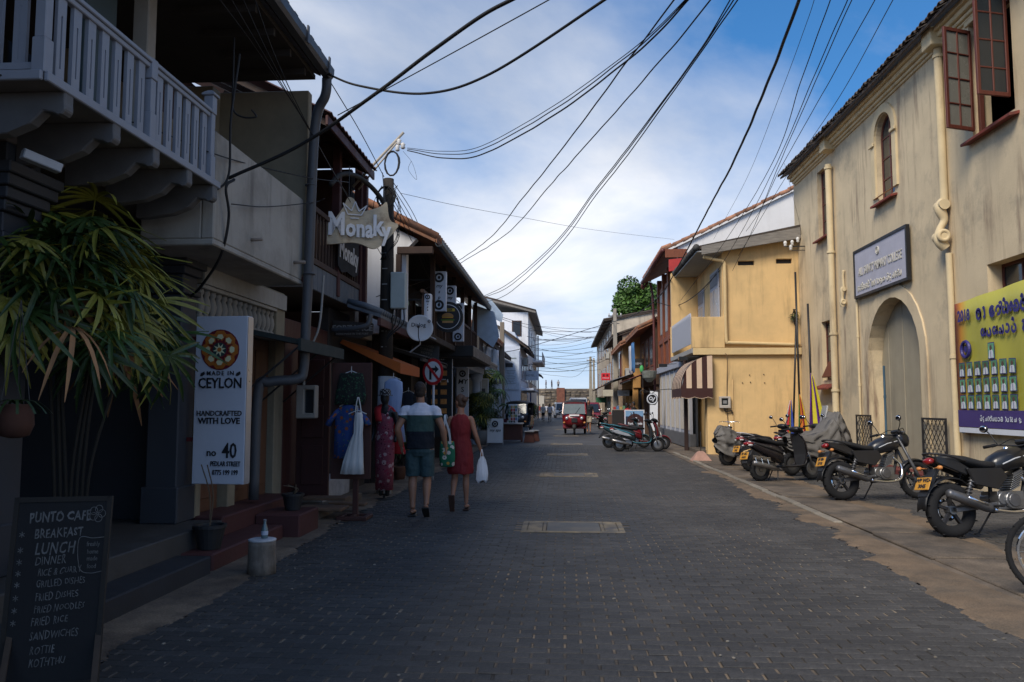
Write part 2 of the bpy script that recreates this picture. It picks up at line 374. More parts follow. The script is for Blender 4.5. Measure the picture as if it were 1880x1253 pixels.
for r_ in range(150):
    y = 6.5+r_*.1
    for k in range(15):
        x = 4.72+k*.2+(.1 if r_ % 2 else 0)
        if x > 7.25 or (x < 4.8): continue
        paver_geo(b, x, y, .189, .096, .006+random.gauss(0,.0015), (random.gauss(0,.006), random.gauss(0,.006)), random.gauss(0,.01))
tag(b.build('brick_paving', M_paver, apr), kind='stuff')
# left gutter strip of earth
lf = sheet('path', M_conc, -3.9, -2.9, -8, 60, .008)
tag(ragged('sand', [(-2.62,3.2),(-2.7,5),(-2.72,6.5),(-2.72,8),(-2.8,9.5),(-2.86,12),(-2.88,20),(-2.9,30)], [(-3.3,3.2),(-3.3,5),(-3.3,6.5),(-3.3,8),(-3.3,9.5),(-3.3,12),(-3.3,20),(-3.3,30)], mat('dark_earth', (.10,.075,.055), rough=.95, var=.35, bump=.5, bscale=40, col2=(.19,.14,.095), c2scale=1.5, fine=.25), .0135, lf, .1), kind='stuff')
rf = sheet('path', M_conc, 3.3, 4.2, 25.2, 120, .016)
# crumbs of grit and leaf litter on the paving
b = MB()
for i in range(300):
    x, y = random.uniform(-2.9,4.4), 3.8+random.random()**1.6*20; s_ = random.uniform(.004,.013)
    if i % 3 == 0: x = random.choice((-1,1))*random.gauss(2.7,.25)
    b.obox((x, y,   .009+s_*.3), (s_*random.uniform(1,2.4), s_, s_*.6), Matrix.Rotation(random.random()*6, 3, 'Z'))
tag(b.build('grit', mat('grit', (.20,.175,.14), rough=.9, island=.6), road), kind='stuff')
# concrete-framed drain covers down the middle of the road
M_cov = mat('cover_slab', (.10,.10,.098), rough=.8, var=.3, scale=4, bump=.4, col2=(.12,.11,.095), c2scale=2)
M_covf = mat('cover_frame', (.21,.17,.115), rough=.9, var=.35, scale=5, bump=.5, bscale=40, col2=(.10,.095,.09), c2scale=3)
for i, c in enumerate(COVERS):
    ords = ['nearest to the walking couple', 'second along the road from the front', 'third along the road from the front', 'fourth along the road, before the red three-wheeler', 'beside the red three-wheeler', 'farthest down the road, beyond the red three-wheeler']
    t = thing('drain_cover', 'concrete drain cover in the paving, '+ords[i], 'drain cover', (.1, c, 0), 0, 'drain covers down the middle of the road')
    part('frame', M_covf, t, lambda m: [m.box(-.62,.62,-.42,-.36,0,.02), m.box(-.62,.62,.36,.42,0,.02), m.box(-.62,-.55,-.36,.36,0,.02), m.box(.55,.62,-.36,.36,0,.02), m.box(-.36,-.32,-.36,.36,0,.022), m.box(.34,.38,-.36,.36,0,.022)], bevel=.006)
    part('slab', M_cov, t, lambda m: m.box(-.315,.335,-.352,.352,0,.017), bevel=.006)
    part('slab', M_covf, t, lambda m: m.box(-.545,-.365,-.352,.352,0,.015), bevel=.006)
    part('slab', M_covf, t, lambda m: m.box(.385,.545,-.352,.352,0,.016), bevel=.006)
# ================================================================== school on the right, facade plane x = 7.3
XS = 7.3
M_sch = mat('school_plaster', (.60,.48,.305), rough=.9, var=.14, scale=1.1, bump=.25, bscale=26, col2=(.44,.36,.24), c2=(.52,.62), c2scale=.7, streak=(.21,.14,.095), samt=.8, sscale=3.2, fine=.06)
M_trim = mat('school_trim', (.60,.48,.29), rough=.85, var=.15, scale=2, bump=.2, streak=(.2,.14,.09), samt=.5)
M_redw = mat('dark_red_wood', (.105,.028,.018), rough=.55, var=.3, scale=6, stretch=(4,4,.6), bump=.2)
M_redp = mat('red_oxide', (.20,.04,.025), rough=.75, var=.25, scale=4, bump=.2, col2=(.12,.035,.025), c2scale=3)
M_glass = glass('window_glass')
M_pane = mat('dusty_glass', (.19,.185,.16), rough=.25, var=.2, scale=2, bump=.02, spec=.6)
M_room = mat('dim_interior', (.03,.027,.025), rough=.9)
M_tile = mat('old_roof_tile', (.085,.06,.045), rough=.9, var=.4, scale=6, bump=.4, objr=.4, island=.35, col2=(.05,.045,.04), c2scale=3)
sch = thing('school_building', 'long cream plaster school with dark red windows and arched doorway', 'building', (XS, 16, 0))
Y0, Y1, ZT = 7.0, 25.0, 8.62
def arch(y0, y1, z0, zs, n=14):      # opening outline: straight jambs up to zs, then a half circle
    c = (y0+y1)/2; r = (y1-y0)/2
    return [(y0,z0),(y1,z0)]+[(c+r*math.cos(PI*i/n), zs+r*math.sin(PI*i/n)) for i in range(n+1)]
rect = lambda y0,y1,z0,z1: [(y0,z0),(y1,z0),(y1,z1),(y0,z1)]
holes = dict(arch_win=(17.72,18.66,6.2,8.12-.47,'a'), tall=(22.08,22.98,6.25,8.15,'r'), low=(21.95,23.0,2.2,3.85,'r'), big=(13.02,14.35,6.28,8.3,'r'), dark=(12.3,14.1,3.15,3.92,'r'), door=(16.75,19.55,-.05,2.5,'a'))
H = {k: (arch(a,b_,c,d) if s_ == 'a' else rect(a,b_,c,d)) for k,(a,b_,c,d,s_) in holes.items()}
P = lambda y,z: V((XS,y,z))
m = MB(); m.prism(rect(Y0,Y1,-.1,ZT), P, (.34,0,0), list(H.values())); m.box(XS,XS+8,Y1-.003,Y1+.3,-.1,ZT-.02)
m.build('wall', M_sch, sch, world=True)
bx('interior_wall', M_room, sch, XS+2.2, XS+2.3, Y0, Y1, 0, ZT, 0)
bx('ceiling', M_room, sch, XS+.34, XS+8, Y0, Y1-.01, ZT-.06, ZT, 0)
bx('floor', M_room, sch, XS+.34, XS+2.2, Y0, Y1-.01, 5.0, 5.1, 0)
# moulded cornice under the eave, broken forward at the pilasters
m = MB()
for (d0, z0, z1) in ((.05,7.98+.40,8.43),(.10,8.43,8.50),(.17,8.50,8.60),(.24,8.60,8.70)): m.box(XS-d0, XS+.05, Y0, Y1+.04+d0*.5, z0, z1)
m.build('cornice', M_trim, sch, world=True, bevel=.012)
for yy in (15.35, 21.6): bx('cornice_block', M_trim, sch, XS-.29, XS+.06, yy-.2, yy+.2, 8.36, 8.715, .012)
# roof: sloping sheet plus one row of barrel tiles that shows at the eave
m = MB(); m.prism([(XS-.42,8.70),(XS+6,12.2),(XS+6,12.05),(XS-.42,8.58+.06)], lambda x,z: V((x,Y0,z)), (0,Y1+.25-Y0,0)); m.build('roof', M_tile, sch, world=True)
tm = None; ntile = int((Y1+.25-Y0)/.19)
for i in range(ntile):
    for row in range(3):
        if tm is None:
            b = MB(); n_ = 7
            rings = []
            for (x_, z_, r_) in ((0,0,.088),(.42,.235,.075)):
                rings.append([V((x_, r_*math.cos(PI*j/(n_-1)), z_+r_*.85*math.sin(PI*j/(n_-1)))) for j in range(n_)]+[V((x_, (r_-.018)*math.cos(PI*j/(n_-1)), z_+(r_-.018)*.85*math.sin(PI*j/(n_-1)))) for j in range(n_-1,-1,-1)])
            b.loft(rings); o = b.build('roof_tile', M_tile, sch, smooth=False); tm = o.data
        else: o = bpy.data.objects.new('roof_tile', tm); COL.objects.link(o); o.parent = sch
        o.location = wo(sch, (XS-.50+row*.36+random.uniform(-.02,.02), Y0+.1+i*.19+random.uniform(-.012,.012), 8.69+row*.197+random.uniform(-.008,.008)))
        o.rotation_euler = (random.gauss(0,.05), random.gauss(0,.02), random.gauss(0,.03))
def casement(parent, y0, y1, z0, z1, nx, nz, x, m_frame=None, m_pane=None, name='window', archr=False, fw=.055):
    m_frame = m_frame or M_redw; m_pane = m_pane or M_glass
    b = MB(); d = .05
    if archr:
        c = (y0+y1)/2; r = (y1-y0)/2; zs = z1-r
        out_ = arch(y0,y1,z0,zs); inn = [(c+(p-c)*(1-fw/r), max(q,z0+fw) if q <= zs+1e-6 else zs+(q-zs)*(1-fw/r)) for p,q in out_]
        b.prism(out_, lambda y,z: V((x,y,z)), (d,0,0), [inn])
    else: b.prism(rect(y0,y1,z0,z1), lambda y,z: V((x,y,z)), (d,0,0), [rect(y0+fw,y1-fw,z0+fw,z1-fw)])
    for i in range(1,nx): yy = y0+(y1-y0)*i/nx; b.box(x+.006,x+d-.006,yy-.018,yy+.018,z0+fw,z1-(.03 if not archr else .02))
    w_ = b.build(name, m_frame, parent, world=True, bevel=.005)
    b = MB()
    for i in range(1,nz): zz_ = z0+(z1-z0)*i/nz; b.box(x+.008,x+d-.008,y0+fw,y1-fw,zz_-.014,zz_+.014)
    if nz > 1: b.build('glazing_bar', m_frame, w_, world=True)
    for i in range(nx):
        for k in range(nz):
            ya, yb = y0+(y1-y0)*i/nx+.02, y0+(y1-y0)*(i+1)/nx-.02; za_, zb = z0+(z1-z0)*k/nz+.015, z0+(z1-z0)*(k+1)/nz-.015
            q = MB()
            if archr and k == nz-1:
                q.prism([(ya,za_),(yb,za_),(yb,zb-(.16 if i == nx-1 else .02)),((ya+yb)/2,zb-.05),(ya,zb-(.16 if i == 0 else .02))], lambda y,z: V((x+.022,y,z)), (.006,0,0))
            else: q.box(x+.022,x+.028,ya,yb,za_,zb)
            po = q.build('pane', m_pane, w_, world=True); po.rotation_euler = (0,0,0)
    return w_
def sill(parent, y0, y1, z, x, out=.16, m_=None, drop=.10):
    b = MB(); b.prism([(x+.3,z),(x-out,z-drop),(x-out,z-drop-.05),(x+.3,z-.05)], lambda a,c: V((a,y0,c)), (0,y1-y0,0)); return b.build('sill', m_ or M_redp, parent, world=True, bevel=.006)
casement(sch, *holes['arch_win'][:2], 6.2, 8.12, 2, 4, XS+.11, archr=True); sill(sch, 17.6, 18.8, 6.22, XS, .14)
m = MB(); a0 = arch(17.52,18.86,6.12,7.65); a1 = arch(17.70,18.68,6.12,7.65)
m.prism(arch(17.50,18.88,6.3,7.65), P, (-.05,0,0), [arch(17.70,18.68,6.301,7.65)]); m.build('window_surround', M_trim, sch, world=True, bevel=.01)
m = MB(); m.box(XS-.09,XS-.052,17.44,17.72,7.52,7.6); m.box(XS-.09,XS-.052,18.66,18.94,7.52,7.6); m.build('impost', M_trim, sch, world=True, bevel=.01)
casement(sch, *holes['tall'][:4], 2, 4, XS+.12); sill(sch, 21.95, 23.12, 6.27, XS, .14)
casement(sch, *holes['low'][:4], 2, 4, XS+.12); sill(sch, 21.75, 23.1, 2.22, XS, .30, drop=.24)
m = MB(); m.obox((XS+.02,22.4,2.5),(.04,.8,.5),Matrix.Rotation(R(25),3,'Y')); m.build('shutter', M_redw, sch, world=True, bevel=.01)
casement(sch, 12.3,14.1,3.15,3.92, 3, 1, XS+.24, m_frame=M_redw)
# big window: fixed frame and two casements standing open
m = MB(); m.prism(rect(13.02,14.35,6.28,8.3), lambda y,z: V((XS+.1,y,z)), (.08,0,0), [rect(13.1,14.27,6.36,8.22)]); m.build('window_frame', M_redw, sch, world=True, bevel=.006)
bx('lintel', M_trim, sch, XS-.04, XS+.3, 12.95, 14.42, 8.302, 8.40, .008); sill(sch, 12.9, 14.5, 6.28, XS, .16)
def leaf(hy, sgn, ang, lo, hi, nm):
    e = bpy.data.objects.new(nm, None)
    b = MB(); wd = .62; b.prism(rect(0,wd,0,hi-lo), lambda y,z: V((0,y,z)), (.045,0,0), [rect(.06,wd-.06,.07,hi-lo-.07)])
    b.box(.004,.041,wd/2-.016,wd/2+.016,.07,hi-lo-.07)
    for i in range(1,4): zz_ = (hi-lo)*i/4; b.box(.006,.039,.06,wd-.06,zz_-.014,zz_+.014)
    M4 = Matrix.Translation(wo(sch,(XS-.02,hy,lo))) @ Matrix.Rotation(ang,4,'Z') @ (Matrix.Scale(-1,4,(0,1,0)) if sgn < 0 else Matrix())
    b.xf(M4); w_ = b.build('casement', M_redw, sch, bevel=.006)
    for i in range(4):
        for s_ in (0,1):
            q = MB(); q.box(.018,.024,.06+s_*(wd/2-.06)+(.016 if s_ else 0),(wd/2-.016) if s_ == 0 else wd-.06,(hi-lo)*i/4+(.014 if i else .07),(hi-lo)*(i+1)/4-(.014 if i < 3 else .07)); q.xf(M4)
            q.build('pane', M_pane if sgn < 0 else M_glass, w_)
leaf(14.3, -1, R(112)-PI, 6.34, 8.18, 'casement'); leaf(13.08, 1, R(106), 6.5, 8.36, 'casement')
# arched doorway: plain moulding, planked door set back
m = MB(); m.prism(arch(16.45,19.85,0,2.5), P, (-.035,0,0), [arch(16.75,19.55,.001,2.5)]); m.build('door_surround', M_sch, sch, world=True, bevel=.012)
M_door = mat('cream_door', (.31,.27,.19), rough=.7, var=.12, scale=2, bump=.15, streak=(.2,.15,.1), samt=.3)
for i in range(7):
    ya = 16.75+i*.4; yb = ya+.394; c = 18.15; r_ = 1.4
    tz = lambda y: 2.5+math.sqrt(max(0, r_*r_-(y-c)**2))
    q = MB(); q.prism([(ya,0),(yb,0),(yb,tz(yb)),((ya+yb)/2,tz((ya+yb)/2)),(ya,tz(ya))], lambda y,z: V((XS+.30+.01*(i%2),y,z)), (.05,0,0)); q.build('door_plank', M_door, sch, world=True, bevel=.008)
bx('doorstep', mat('red_step', (.13,.03,.025), rough=.8, var=.3), sch, XS-.1, XS+.3, 16.7, 19.6, 0, .12, .01)
# downpipes with collars and scroll brackets
def pipe(parent, pts, r, m_, collars=(), name='downpipe'):
    b = MB(); b.tube(pts, r, 12)
    for z in collars: b.tube([(pts[0][0],pts[0][1],z-.03),(pts[0][0],pts[0][1],z+.03)], r*1.28, 12)
    return smooth_angle(b.build(name, m_, parent, world=True))
pipe(sch, [(XS-.13,21.62,8.0),(XS-.13,21.62,.25)], .085, M_trim, (7.9,5.6,3.4,1.9))
pipe(sch, [(XS-.08,15.35,8.35),(XS-.08,15.35,5.25)], .075, M_trim, (8.2,))
pipe(sch, [(XS-.07,15.28,4.35),(XS-.07,15.28,.2)], .06, M_trim, (2.4,))
pipe(sch, [(XS-.05,20.1,5.1),(XS-.05,20.1,.2)], .03, M_trim, (3.2,2.0))
pipe(sch, [(XS-.04,18.6,2.4),(XS-.04,18.6,.2)], .025, mat('blue_pipe', (.05,.10,.14), rough=.5), (1.7,), name='water_pipe')
def scroll(y, zt, k):
    b = MB(); pts = [V((XS-.08,y+.02*k,zt)), V((XS-.14*k-.02,y,zt-.16*k)), V((XS-.10,y,zt-.38*k)), V((XS-.18*k,y,zt-.56*k)), V((XS-.20*k,y,zt-.76*k)), V((XS-.09,y,zt-.92*k))]
    b.tube(spline(pts,6), [ .085*k+.02*math.sin(i*.3)*k for i in range(31)], 10)
    b.cyl((XS-.13*k,y-.13*k,zt-.10*k),(XS-.13*k,y+.13*k,zt-.10*k),.10*k,14); b.torus((XS-.17*k,y-.12*k,zt-.70*k),(0,1,0),.09*k,.04*k,16,8); b.cyl((XS-.17*k,y-.14*k,zt-.70*k),(XS-.17*k,y+.14*k,zt-.70*k),.11*k,16)
    smooth_angle(b.build('scroll_bracket', M_trim, sch, world=True), 50)
scroll(15.35, 5.38, 1.0); scroll(20.95, 4.55, .55)
m = MB(); m.tube(spline([(XS-.05,20.95,5.0),(XS-.06,20.97,4.8),(XS-.05,20.95,4.5)],5), .035, 8); m.build('stub_pipe', M_trim, sch, world=True, smooth=True)
# insulators on an iron bracket at the corner
ins = thing('insulator_bracket', 'iron bracket with white porcelain insulators on the school corner', 'insulators', (XS-.1, 24.3, 6.3))
m = MB(); m.bar((-.5,0,0),(.2,0,0),.03,.03); m.bar((-.3,0,-.12),(.2,0,-.12),.02,.02); m.build('arm', iron(), ins)
for q in ((-.48,0,.0),(-.28,-.02,.02),(-.1,.02,.12),(-.32,0,-.12)): part('insulator', mat('porcelain', (.6,.58,.54), rough=.25), ins, lambda m: m.lathe([(.02,0),(.05,.03),(.035,.06),(.055,.09),(.05,.14),(.02,.17)], 10, Matrix.Translation(q)), smooth=True)

# ------------------------------------------------------------------ school sign board
def strokes(b, gl, P, w=.018, d=(0,0,0)):     # flat pen strokes
    for st in gl:
        pts = [V((x,y,0)) for x,y in st]; pts = [V(p) for p in spline(pts, 4)] if len(pts) > 2 else pts
        L_, R_ = [], []
        for i, p in enumerate(pts):
            t_ = (pts[min(i+1,len(pts)-1)]-pts[max(i-1,0)]); t_ = t_.normalized() if t_.length > 1e-9 else V((1,0,0)); n_ = V((-t_.y,t_.x,0))*w/2
            L_.append(p+n_); R_.append(p-n_)
        vs = [P(q.x,q.y) for q in L_]+[P(q.x,q.y) for q in R_]; k = len(pts)
        b.add(vs, [(i,i+1,i+1+k,i+k) for i in range(k-1)])
def loop(cx, cy, r, a0=0, a1=360, n=9, ry=None): return [(cx+r*math.cos(R(a0+(a1-a0)*i/(n-1))), cy+(ry or r)*math.sin(R(a0+(a1-a0)*i/(n-1)))) for i in range(n)]
SIN = {  # round-bodied letters, drawn with a pen in a 1 x 1 em
 'ga': [loop(.3,.25,.25,160,-160)+[(.06,.5),(.3,.62),(.55,.5),(.58,.2),(.5,.02)]], 'aa': [[(.05,.6),(.25,.66),(.3,.4),(.28,.1),(.1,.02)]],
 'o': [loop(.35,.3,.3,40,330)+[(.4,.3)], loop(.35,.3,.12,0,300)], 'la': [loop(.3,.28,.26,200,-120), [(.56,.3),(.75,.62),(.62,.75),(.4,.68)]], 'hal': [[(.1,.75),(.2,.92),(.32,.8),(.24,.7)]],
 'sa': [loop(.22,.25,.2,100,420), [(.4,.3),(.5,.05),(.66,.1),(.68,.5),(.5,.64),(.3,.56)]], 'e': [[(.2,.05),(.06,.3),(.22,.6),(.34,.42),(.2,.3)]], 'na': [loop(.2,.2,.16,0,300)+[(.5,.05),(.62,.3),(.5,.6),(.25,.62),(.1,.5)]],
 'tta': [loop(.3,.3,.28,60,330), loop(.42,.5,.1,0,330)], 'pa': [[(.1,.6),(.06,.2),(.2,.02),(.34,.2),(.34,.5),(.34,.2),(.5,.02),(.62,.25),(.56,.62)]], 'ra': [loop(.25,.2,.18,0,340), [(.4,.3),(.3,.62),(.12,.55)]],
 'ma': [loop(.25,.35,.22,90,400), [(.4,.3),(.55,.02),(.1,-.1)]], 'ka': [loop(.2,.3,.18,0,340), loop(.55,.3,.18,180,-160)], 'va': [loop(.3,.25,.25,140,440)], 'vi': [loop(.3,.25,.25,140,440), loop(.35,.68,.12,180,0)], 'da': [[(.4,.6),(.1,.5),(.1,.2),(.35,.1),(.2,-.1),(.4,-.15)]], 'ya': [loop(.2,.2,.15,180,500), [(.35,.2),(.5,.02),(.62,.25),(.55,.6)]], 'sha': [loop(.25,.3,.22,30,330), [(.3,.3),(.6,.3),(.62,.6),(.62,.0)]], 'ha': [[(.06,.5),(.2,.64),(.3,.4),(.1,.1),(.35,.02),(.55,.2),(.55,.6)]], 'tha': [loop(.28,.3,.26,120,-150)]}
def sinhala(word, size, P, b, w=.14):
    x = 0
    for g in word:
        if g == ' ': x += .45*size; continue
        strokes(b, [[(x+a*size*.95, c*size) for a,c in st] for st in SIN[g]], P, w*size); x += size*(.78 if g not in ('hal','aa','e') else (.0 if g == 'hal' else .42))
    return x
sb = thing('school_sign', 'grey school name board with raised cream letters above the arched doorway', 'sign', (XS-.1, 18.5, 4.7))
M_sgr = mat('sign_lilac_grey', (.42,.41,.46), rough=.6, var=.1, scale=3)
bx('board', M_sgr, sb, XS-.10, XS-.06, 17.03, 20.0, 4.17, 5.25, 0); m = MB(); m.prism(rect(16.98,20.05,4.12,5.30), lambda y,z: V((XS-.12,y,z)), (.08,0,0), [rect(17.04,19.99,4.18,5.24)]); m.build('frame', black(), sb, world=True)
M_let = mat('raised_cream_letters', (.50,.47,.40), rough=.7); rt, upv = (0,-1,0), (0,0,1)
o = lettering("ALL SAINTS' PRIMARY COLLEGE", .285, M_let, sb, wo(sb,(XS-.105,18.5,4.72)), rt, upv, thick=.008, fat=.003, squeeze=.62)
m = MB(); Pn = lambda a,c: wo(sb,(XS-.108,19.85-a,4.28+c)); sinhala(['o','la','hal','sa','e','na','hal','tta','hal',' ','pa','ra','aa','tha','ma','ka',' ','vi','da','ya','aa','la','ya'], .185, Pn, m, .15); m.build('lettering', M_let, sb, solid=.014)
m = MB(); m.torus(wo(sb,(XS-.11,18.55,5.05)),(1,0,0),.085,.012,20,6); m.torus(wo(sb,(XS-.11,18.55,5.05)),(1,0,0),.05,.01,16,6); m.obox(wo(sb,(XS-.11,18.55,5.05)),(.01,.03,.1)); m.build('crest', M_let, sb)
# ------------------------------------------------------------------ printed banner with portraits
bn = thing('school_banner', 'printed vinyl banner with rows of pupil portraits on the school wall', 'banner', (XS-.1, 14, 2))
M_ban = mat('banner_print', (.36,.36,.045), rough=.5, var=.06, bump=.1)
t = M_ban.node_tree; tcb = t.nodes.new('ShaderNodeTexCoord'); sp_ = t.nodes.new('ShaderNodeSeparateXYZ'); t.links.new(tcb.outputs['Object'], sp_.inputs[0])
cr = t.nodes.new('ShaderNodeValToRGB'); mrn = t.nodes.new('ShaderNodeMapRange'); mrn.inputs[1].default_value = 1.1; mrn.inputs[2].default_value = -1.6; t.links.new(sp_.outputs[1], mrn.inputs[0]); t.links.new(mrn.outputs[0], cr.inputs[0])
cr.color_ramp.elements[0].color = (.30,.03,.02,1); cr.color_ramp.elements[1].color = (.42,.39,.06,1); cr.color_ramp.elements[1].position = .15; e_ = cr.color_ramp.elements.new(.06); e_.color = (.50,.20,.02,1)
t.links.new(cr.outputs[0], t.nodes['Principled BSDF'].inputs['Base Color'])
m = MB(); rows = []
for i in range(9):
    z = 1.02+(3.36-1.02)*i/8; rows.append([V((XS-.09-.02*math.sin(k*1.1+i*.35), 15.1-k*.2, z+.015*k*(i/8)*.6)) for k in range(14)])
m.loft(rows, False, False); m.build('cloth', M_ban, bn, world=True, smooth=True, solid=.004)
bx('rail', black(), bn, XS-.06, XS-.02, 15.08, 15.14, 1.0, 3.3, 0); bx('footer', mat('banner_purple', (.06,.04,.16), rough=.5), bn, XS-.125, XS-.117, 12.5, 15.08, 1.12, 1.42, 0); bx('hem', white(), bn, XS-.125, XS-.117, 12.5, 15.06, 1.02, 1.11, 0)
M_nav = mat('banner_navy', (.03,.025,.16), rough=.5)
lettering('2018', .27, M_nav, bn, wo(bn,(XS-.13,14.72,3.10)), rt, upv, fat=.012, squeeze=.8)
m = MB(); Pb = lambda a,c: wo(bn,(XS-.13,14.28-a,3.0+c)); sinhala(['ga','aa',' ','o','la','hal','sa','e','na','hal','tta','hal','sa','hal'], .26, Pb, m, .2)
Pb2 = lambda a,c: wo(bn,(XS-.13,14.15-a,2.68+c)); sinhala(['sha','va','sha','ya','tha','hal','va',' ','ha','pa','na','hal'], .24, Pb2, m, .2); m.build('lettering', M_nav, bn)
m = MB(); Pb3 = lambda a,c: wo(bn,(XS-.135,14.3-a,1.24+c)); sinhala(['vi','da','ya','aa','la','ya','pa','tha','na',' ','aa','va','aa','ra','ya',' ','ma'], .11, Pb3, m, .16); m.build('lettering', white(), bn)
m = MB(); m.torus(wo(bn,(XS-.13,14.7,2.5)),(1,0,0),.14,.03,20,6); m.cyl(wo(bn,(XS-.132,14.7,2.5)),wo(bn,(XS-.128,14.7,2.5)),.06,10); m.build('crest', M_nav, bn)
PM = [M_nav, mat('photo_green', (.10,.26,.14), rough=.5, var=.5, scale=14, objr=.5), mat('photo_white', (.55,.57,.6), rough=.5), mat('photo_skin', (.10,.06,.045), rough=.5)]
b = MB(); b.box(-.004,0,-.1,.1,-.14,.14); b.mi = 1; b.box(-.007,-.004,-.085,.085,-.125,.125); b.mi = 2
b.prism([(-.075,-.125),(.075,-.125),(.06,-.01),(.02,.02),(-.02,.02),(-.06,-.01)], lambda y,z: V((-.009,y,z)), (.002,0,0)); b.mi = 3; b.prism(loop(0,.05,.035,0,345,12,.045), lambda y,z: V((-.011,y,z)), (.002,0,0)); b.mi = 0; b.box(-.0115,-.0095,-.006,.006,-.125,-.01)
o = b.build('portrait', PM, bn); ph = o.data; o.location = wo(bn,(XS-.128,13.85,2.42))
for rw in range(4):
    for k in range(7):
        if rw == 0 and k: continue
        if rw == 0: continue
        q = bpy.data.objects.new('portrait', ph); COL.objects.link(q); q.parent = bn; q.location = wo(bn,(XS-.128,14.86-k*.27,2.14-(rw-1)*.29)); q.scale = (1,random.uniform(.92,1.06),random.uniform(.86,.92)); q.rotation_euler = (random.gauss(0,.02),0,0)
# ================================================================== yellow house, gable wall at y = 25
M_yel = mat('yellow_plaster', (.68,.46,.21), rough=.88, var=.07, scale=1.6, bump=.12, bscale=30, col2=(.60,.41,.19), c2scale=.9, streak=(.34,.23,.11), samt=.6)
M_yeltrim = mat('yellow_trim', (.60,.44,.22), rough=.8, var=.1)
M_grw = mat('weathered_board', (.20,.18,.155), rough=.9, var=.4, scale=5, stretch=(.6,6,6), bump=.5, bscale=20)
M_offw = mat('off_white_wall', (.70,.68,.66), rough=.85, var=.06, scale=1.5, bump=.1, streak=(.4,.37,.33), samt=.3)
M_brown = mat('reddish_timber', (.19,.055,.022), rough=.55, var=.3, scale=5, stretch=(5,5,.7), bump=.2)
M_grey = mat('grey_blue_paint', (.34,.35,.39), rough=.6, var=.08)
M_ttile = mat('terracotta_tile', (.33,.145,.075), rough=.9, var=.35, scale=6, bump=.4, objr=.35, island=.35, col2=(.14,.10,.08), c2=(.45,.7), c2scale=2)
yh = thing('yellow_house', 'yellow two storey house with projecting balcony beside the school', 'house', (6, 25, 0))
YG = 25.0
m = MB(); m.prism([(4.42,0),(7.3,0),(7.3,6.75),(4.95,6.35),(4.95,3.28),(4.42,3.28)], lambda x,z: V((x,YG,z)), (0,.25,0), [[(5.45,5.86),(5.95,5.86),(5.95,6.0),(5.45,6.0)], [(6.62,5.9),(7.1,5.9),(7.1,6.05),(6.62,6.05)]])
m.box(4.95,5.15,YG+.25,29.8,3.28,6.4); m.box(4.42,4.62,YG+.25,YG+.45,0,3.28); m.box(4.9,5.1,YG+.9,29.7,0,3.2); m.box(4.0,4.949,29.62,29.85,3.28,6.4)
m.build('wall', M_yel, yh, world=True, bevel=.01)
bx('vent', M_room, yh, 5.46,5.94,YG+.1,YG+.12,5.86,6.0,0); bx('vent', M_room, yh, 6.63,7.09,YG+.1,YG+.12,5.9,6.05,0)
bx('ledge', M_yeltrim, yh, 4.0, 7.29, YG-.12, YG-.002, 3.06, 3.27, .01)
m = MB(); m.box(3.98,4.97,YG-.12,YG+.12,3.275,4.24); m.build('balcony_side', M_yel, yh, world=True, bevel=.01)
bx('balcony_floor', mat('grey_concrete', (.30,.29,.27), rough=.9, var=.2), yh, 3.96, 4.94, YG-.10, 29.8, 3.12, 3.272, .008)
for i in range(35):
    y_ = YG+.2+i*.125
    q = MB(); q.prism([(0,0),(.1,0),(.1,.86),(.05,.98),(0,.86)], lambda a,z: V((3.98,y_+a,3.42+z)), (.03,0,0)); q.build('picket', M_grey, yh, world=True)
bx('balcony_rail', M_grey, yh, 4.012, 4.06, YG+.13, 29.6, 4.0, 4.09, .005); bx('balcony_rail', M_grey, yh, 4.012, 4.06, YG+.13, 29.6, 3.48, 3.56, .005)
bx('balcony_post', M_yel, yh, 3.96,4.1,29.63,29.78,3.275,4.4,.01)
for (ya, yb, za_, zb) in ((25.4,26.8,3.3,5.85),(28.1,29.2,3.3,5.6)):
    w_ = bx('window', M_grey, yh, 4.90, 4.948, ya, yb, za_, zb, .006)
    bx('transom_louvre', mat('grey_louvre', (.16,.17,.19), rough=.6), w_, 4.885, 4.902, ya+.06, yb-.06, zb-.5, zb-.08, .004)
    for k in (0,1): bx('pane', mat('lace_curtain_glass', (.30,.33,.37), rough=.2, var=.1), w_, 4.884, 4.898, ya+.07+k*(yb-ya)/2-(.02*k), ya+(k+1)*(yb-ya)/2-.05, za_+.15, zb-.62, 0)
# roof with weathered barge board and grey ridge tiles along the eave, soffit below
m = MB(); m.prism([(4.12,6.30),(7.32,6.98),(7.32,7.06),(4.12,6.42)], lambda x,z: V((x,YG-.32,z)), (0,5.1,0)); m.build('roof', M_tile, yh, world=True)
m = MB(); m.prism([(4.28,6.14),(7.29,6.62),(7.29,6.97),(4.28,6.41)], lambda x,z: V((x,YG-.36,z)), (0,.05,0)); m.build('barge_board', M_grw, yh, world=True, bevel=.01)
bx('soffit', mat('grey_soffit', (.33,.32,.30), rough=.9), yh, 4.14, 4.96, YG-.3, 29.7, 6.24, 6.28, 0)
tmy = None
for i in range(33):
    if tmy is None:
        b = MB(); b.tube([(0,0,0),(0,.17,.0)],[.10,.085],9); o = b.build('roof_tile', mat('dark_grey_tile', (.06,.058,.055), rough=.9, var=.4, objr=.3), yh, smooth=True); tmy = o.data
    else: o = bpy.data.objects.new('roof_tile', tmy); COL.objects.link(o); o.parent = yh
    o.location = wo(yh,(4.13+random.uniform(-.012,.012), YG-.34+i*.155, 6.39+random.uniform(-.01,.01))); o.rotation_euler = (random.gauss(.05,.04),0,random.gauss(0,.04))
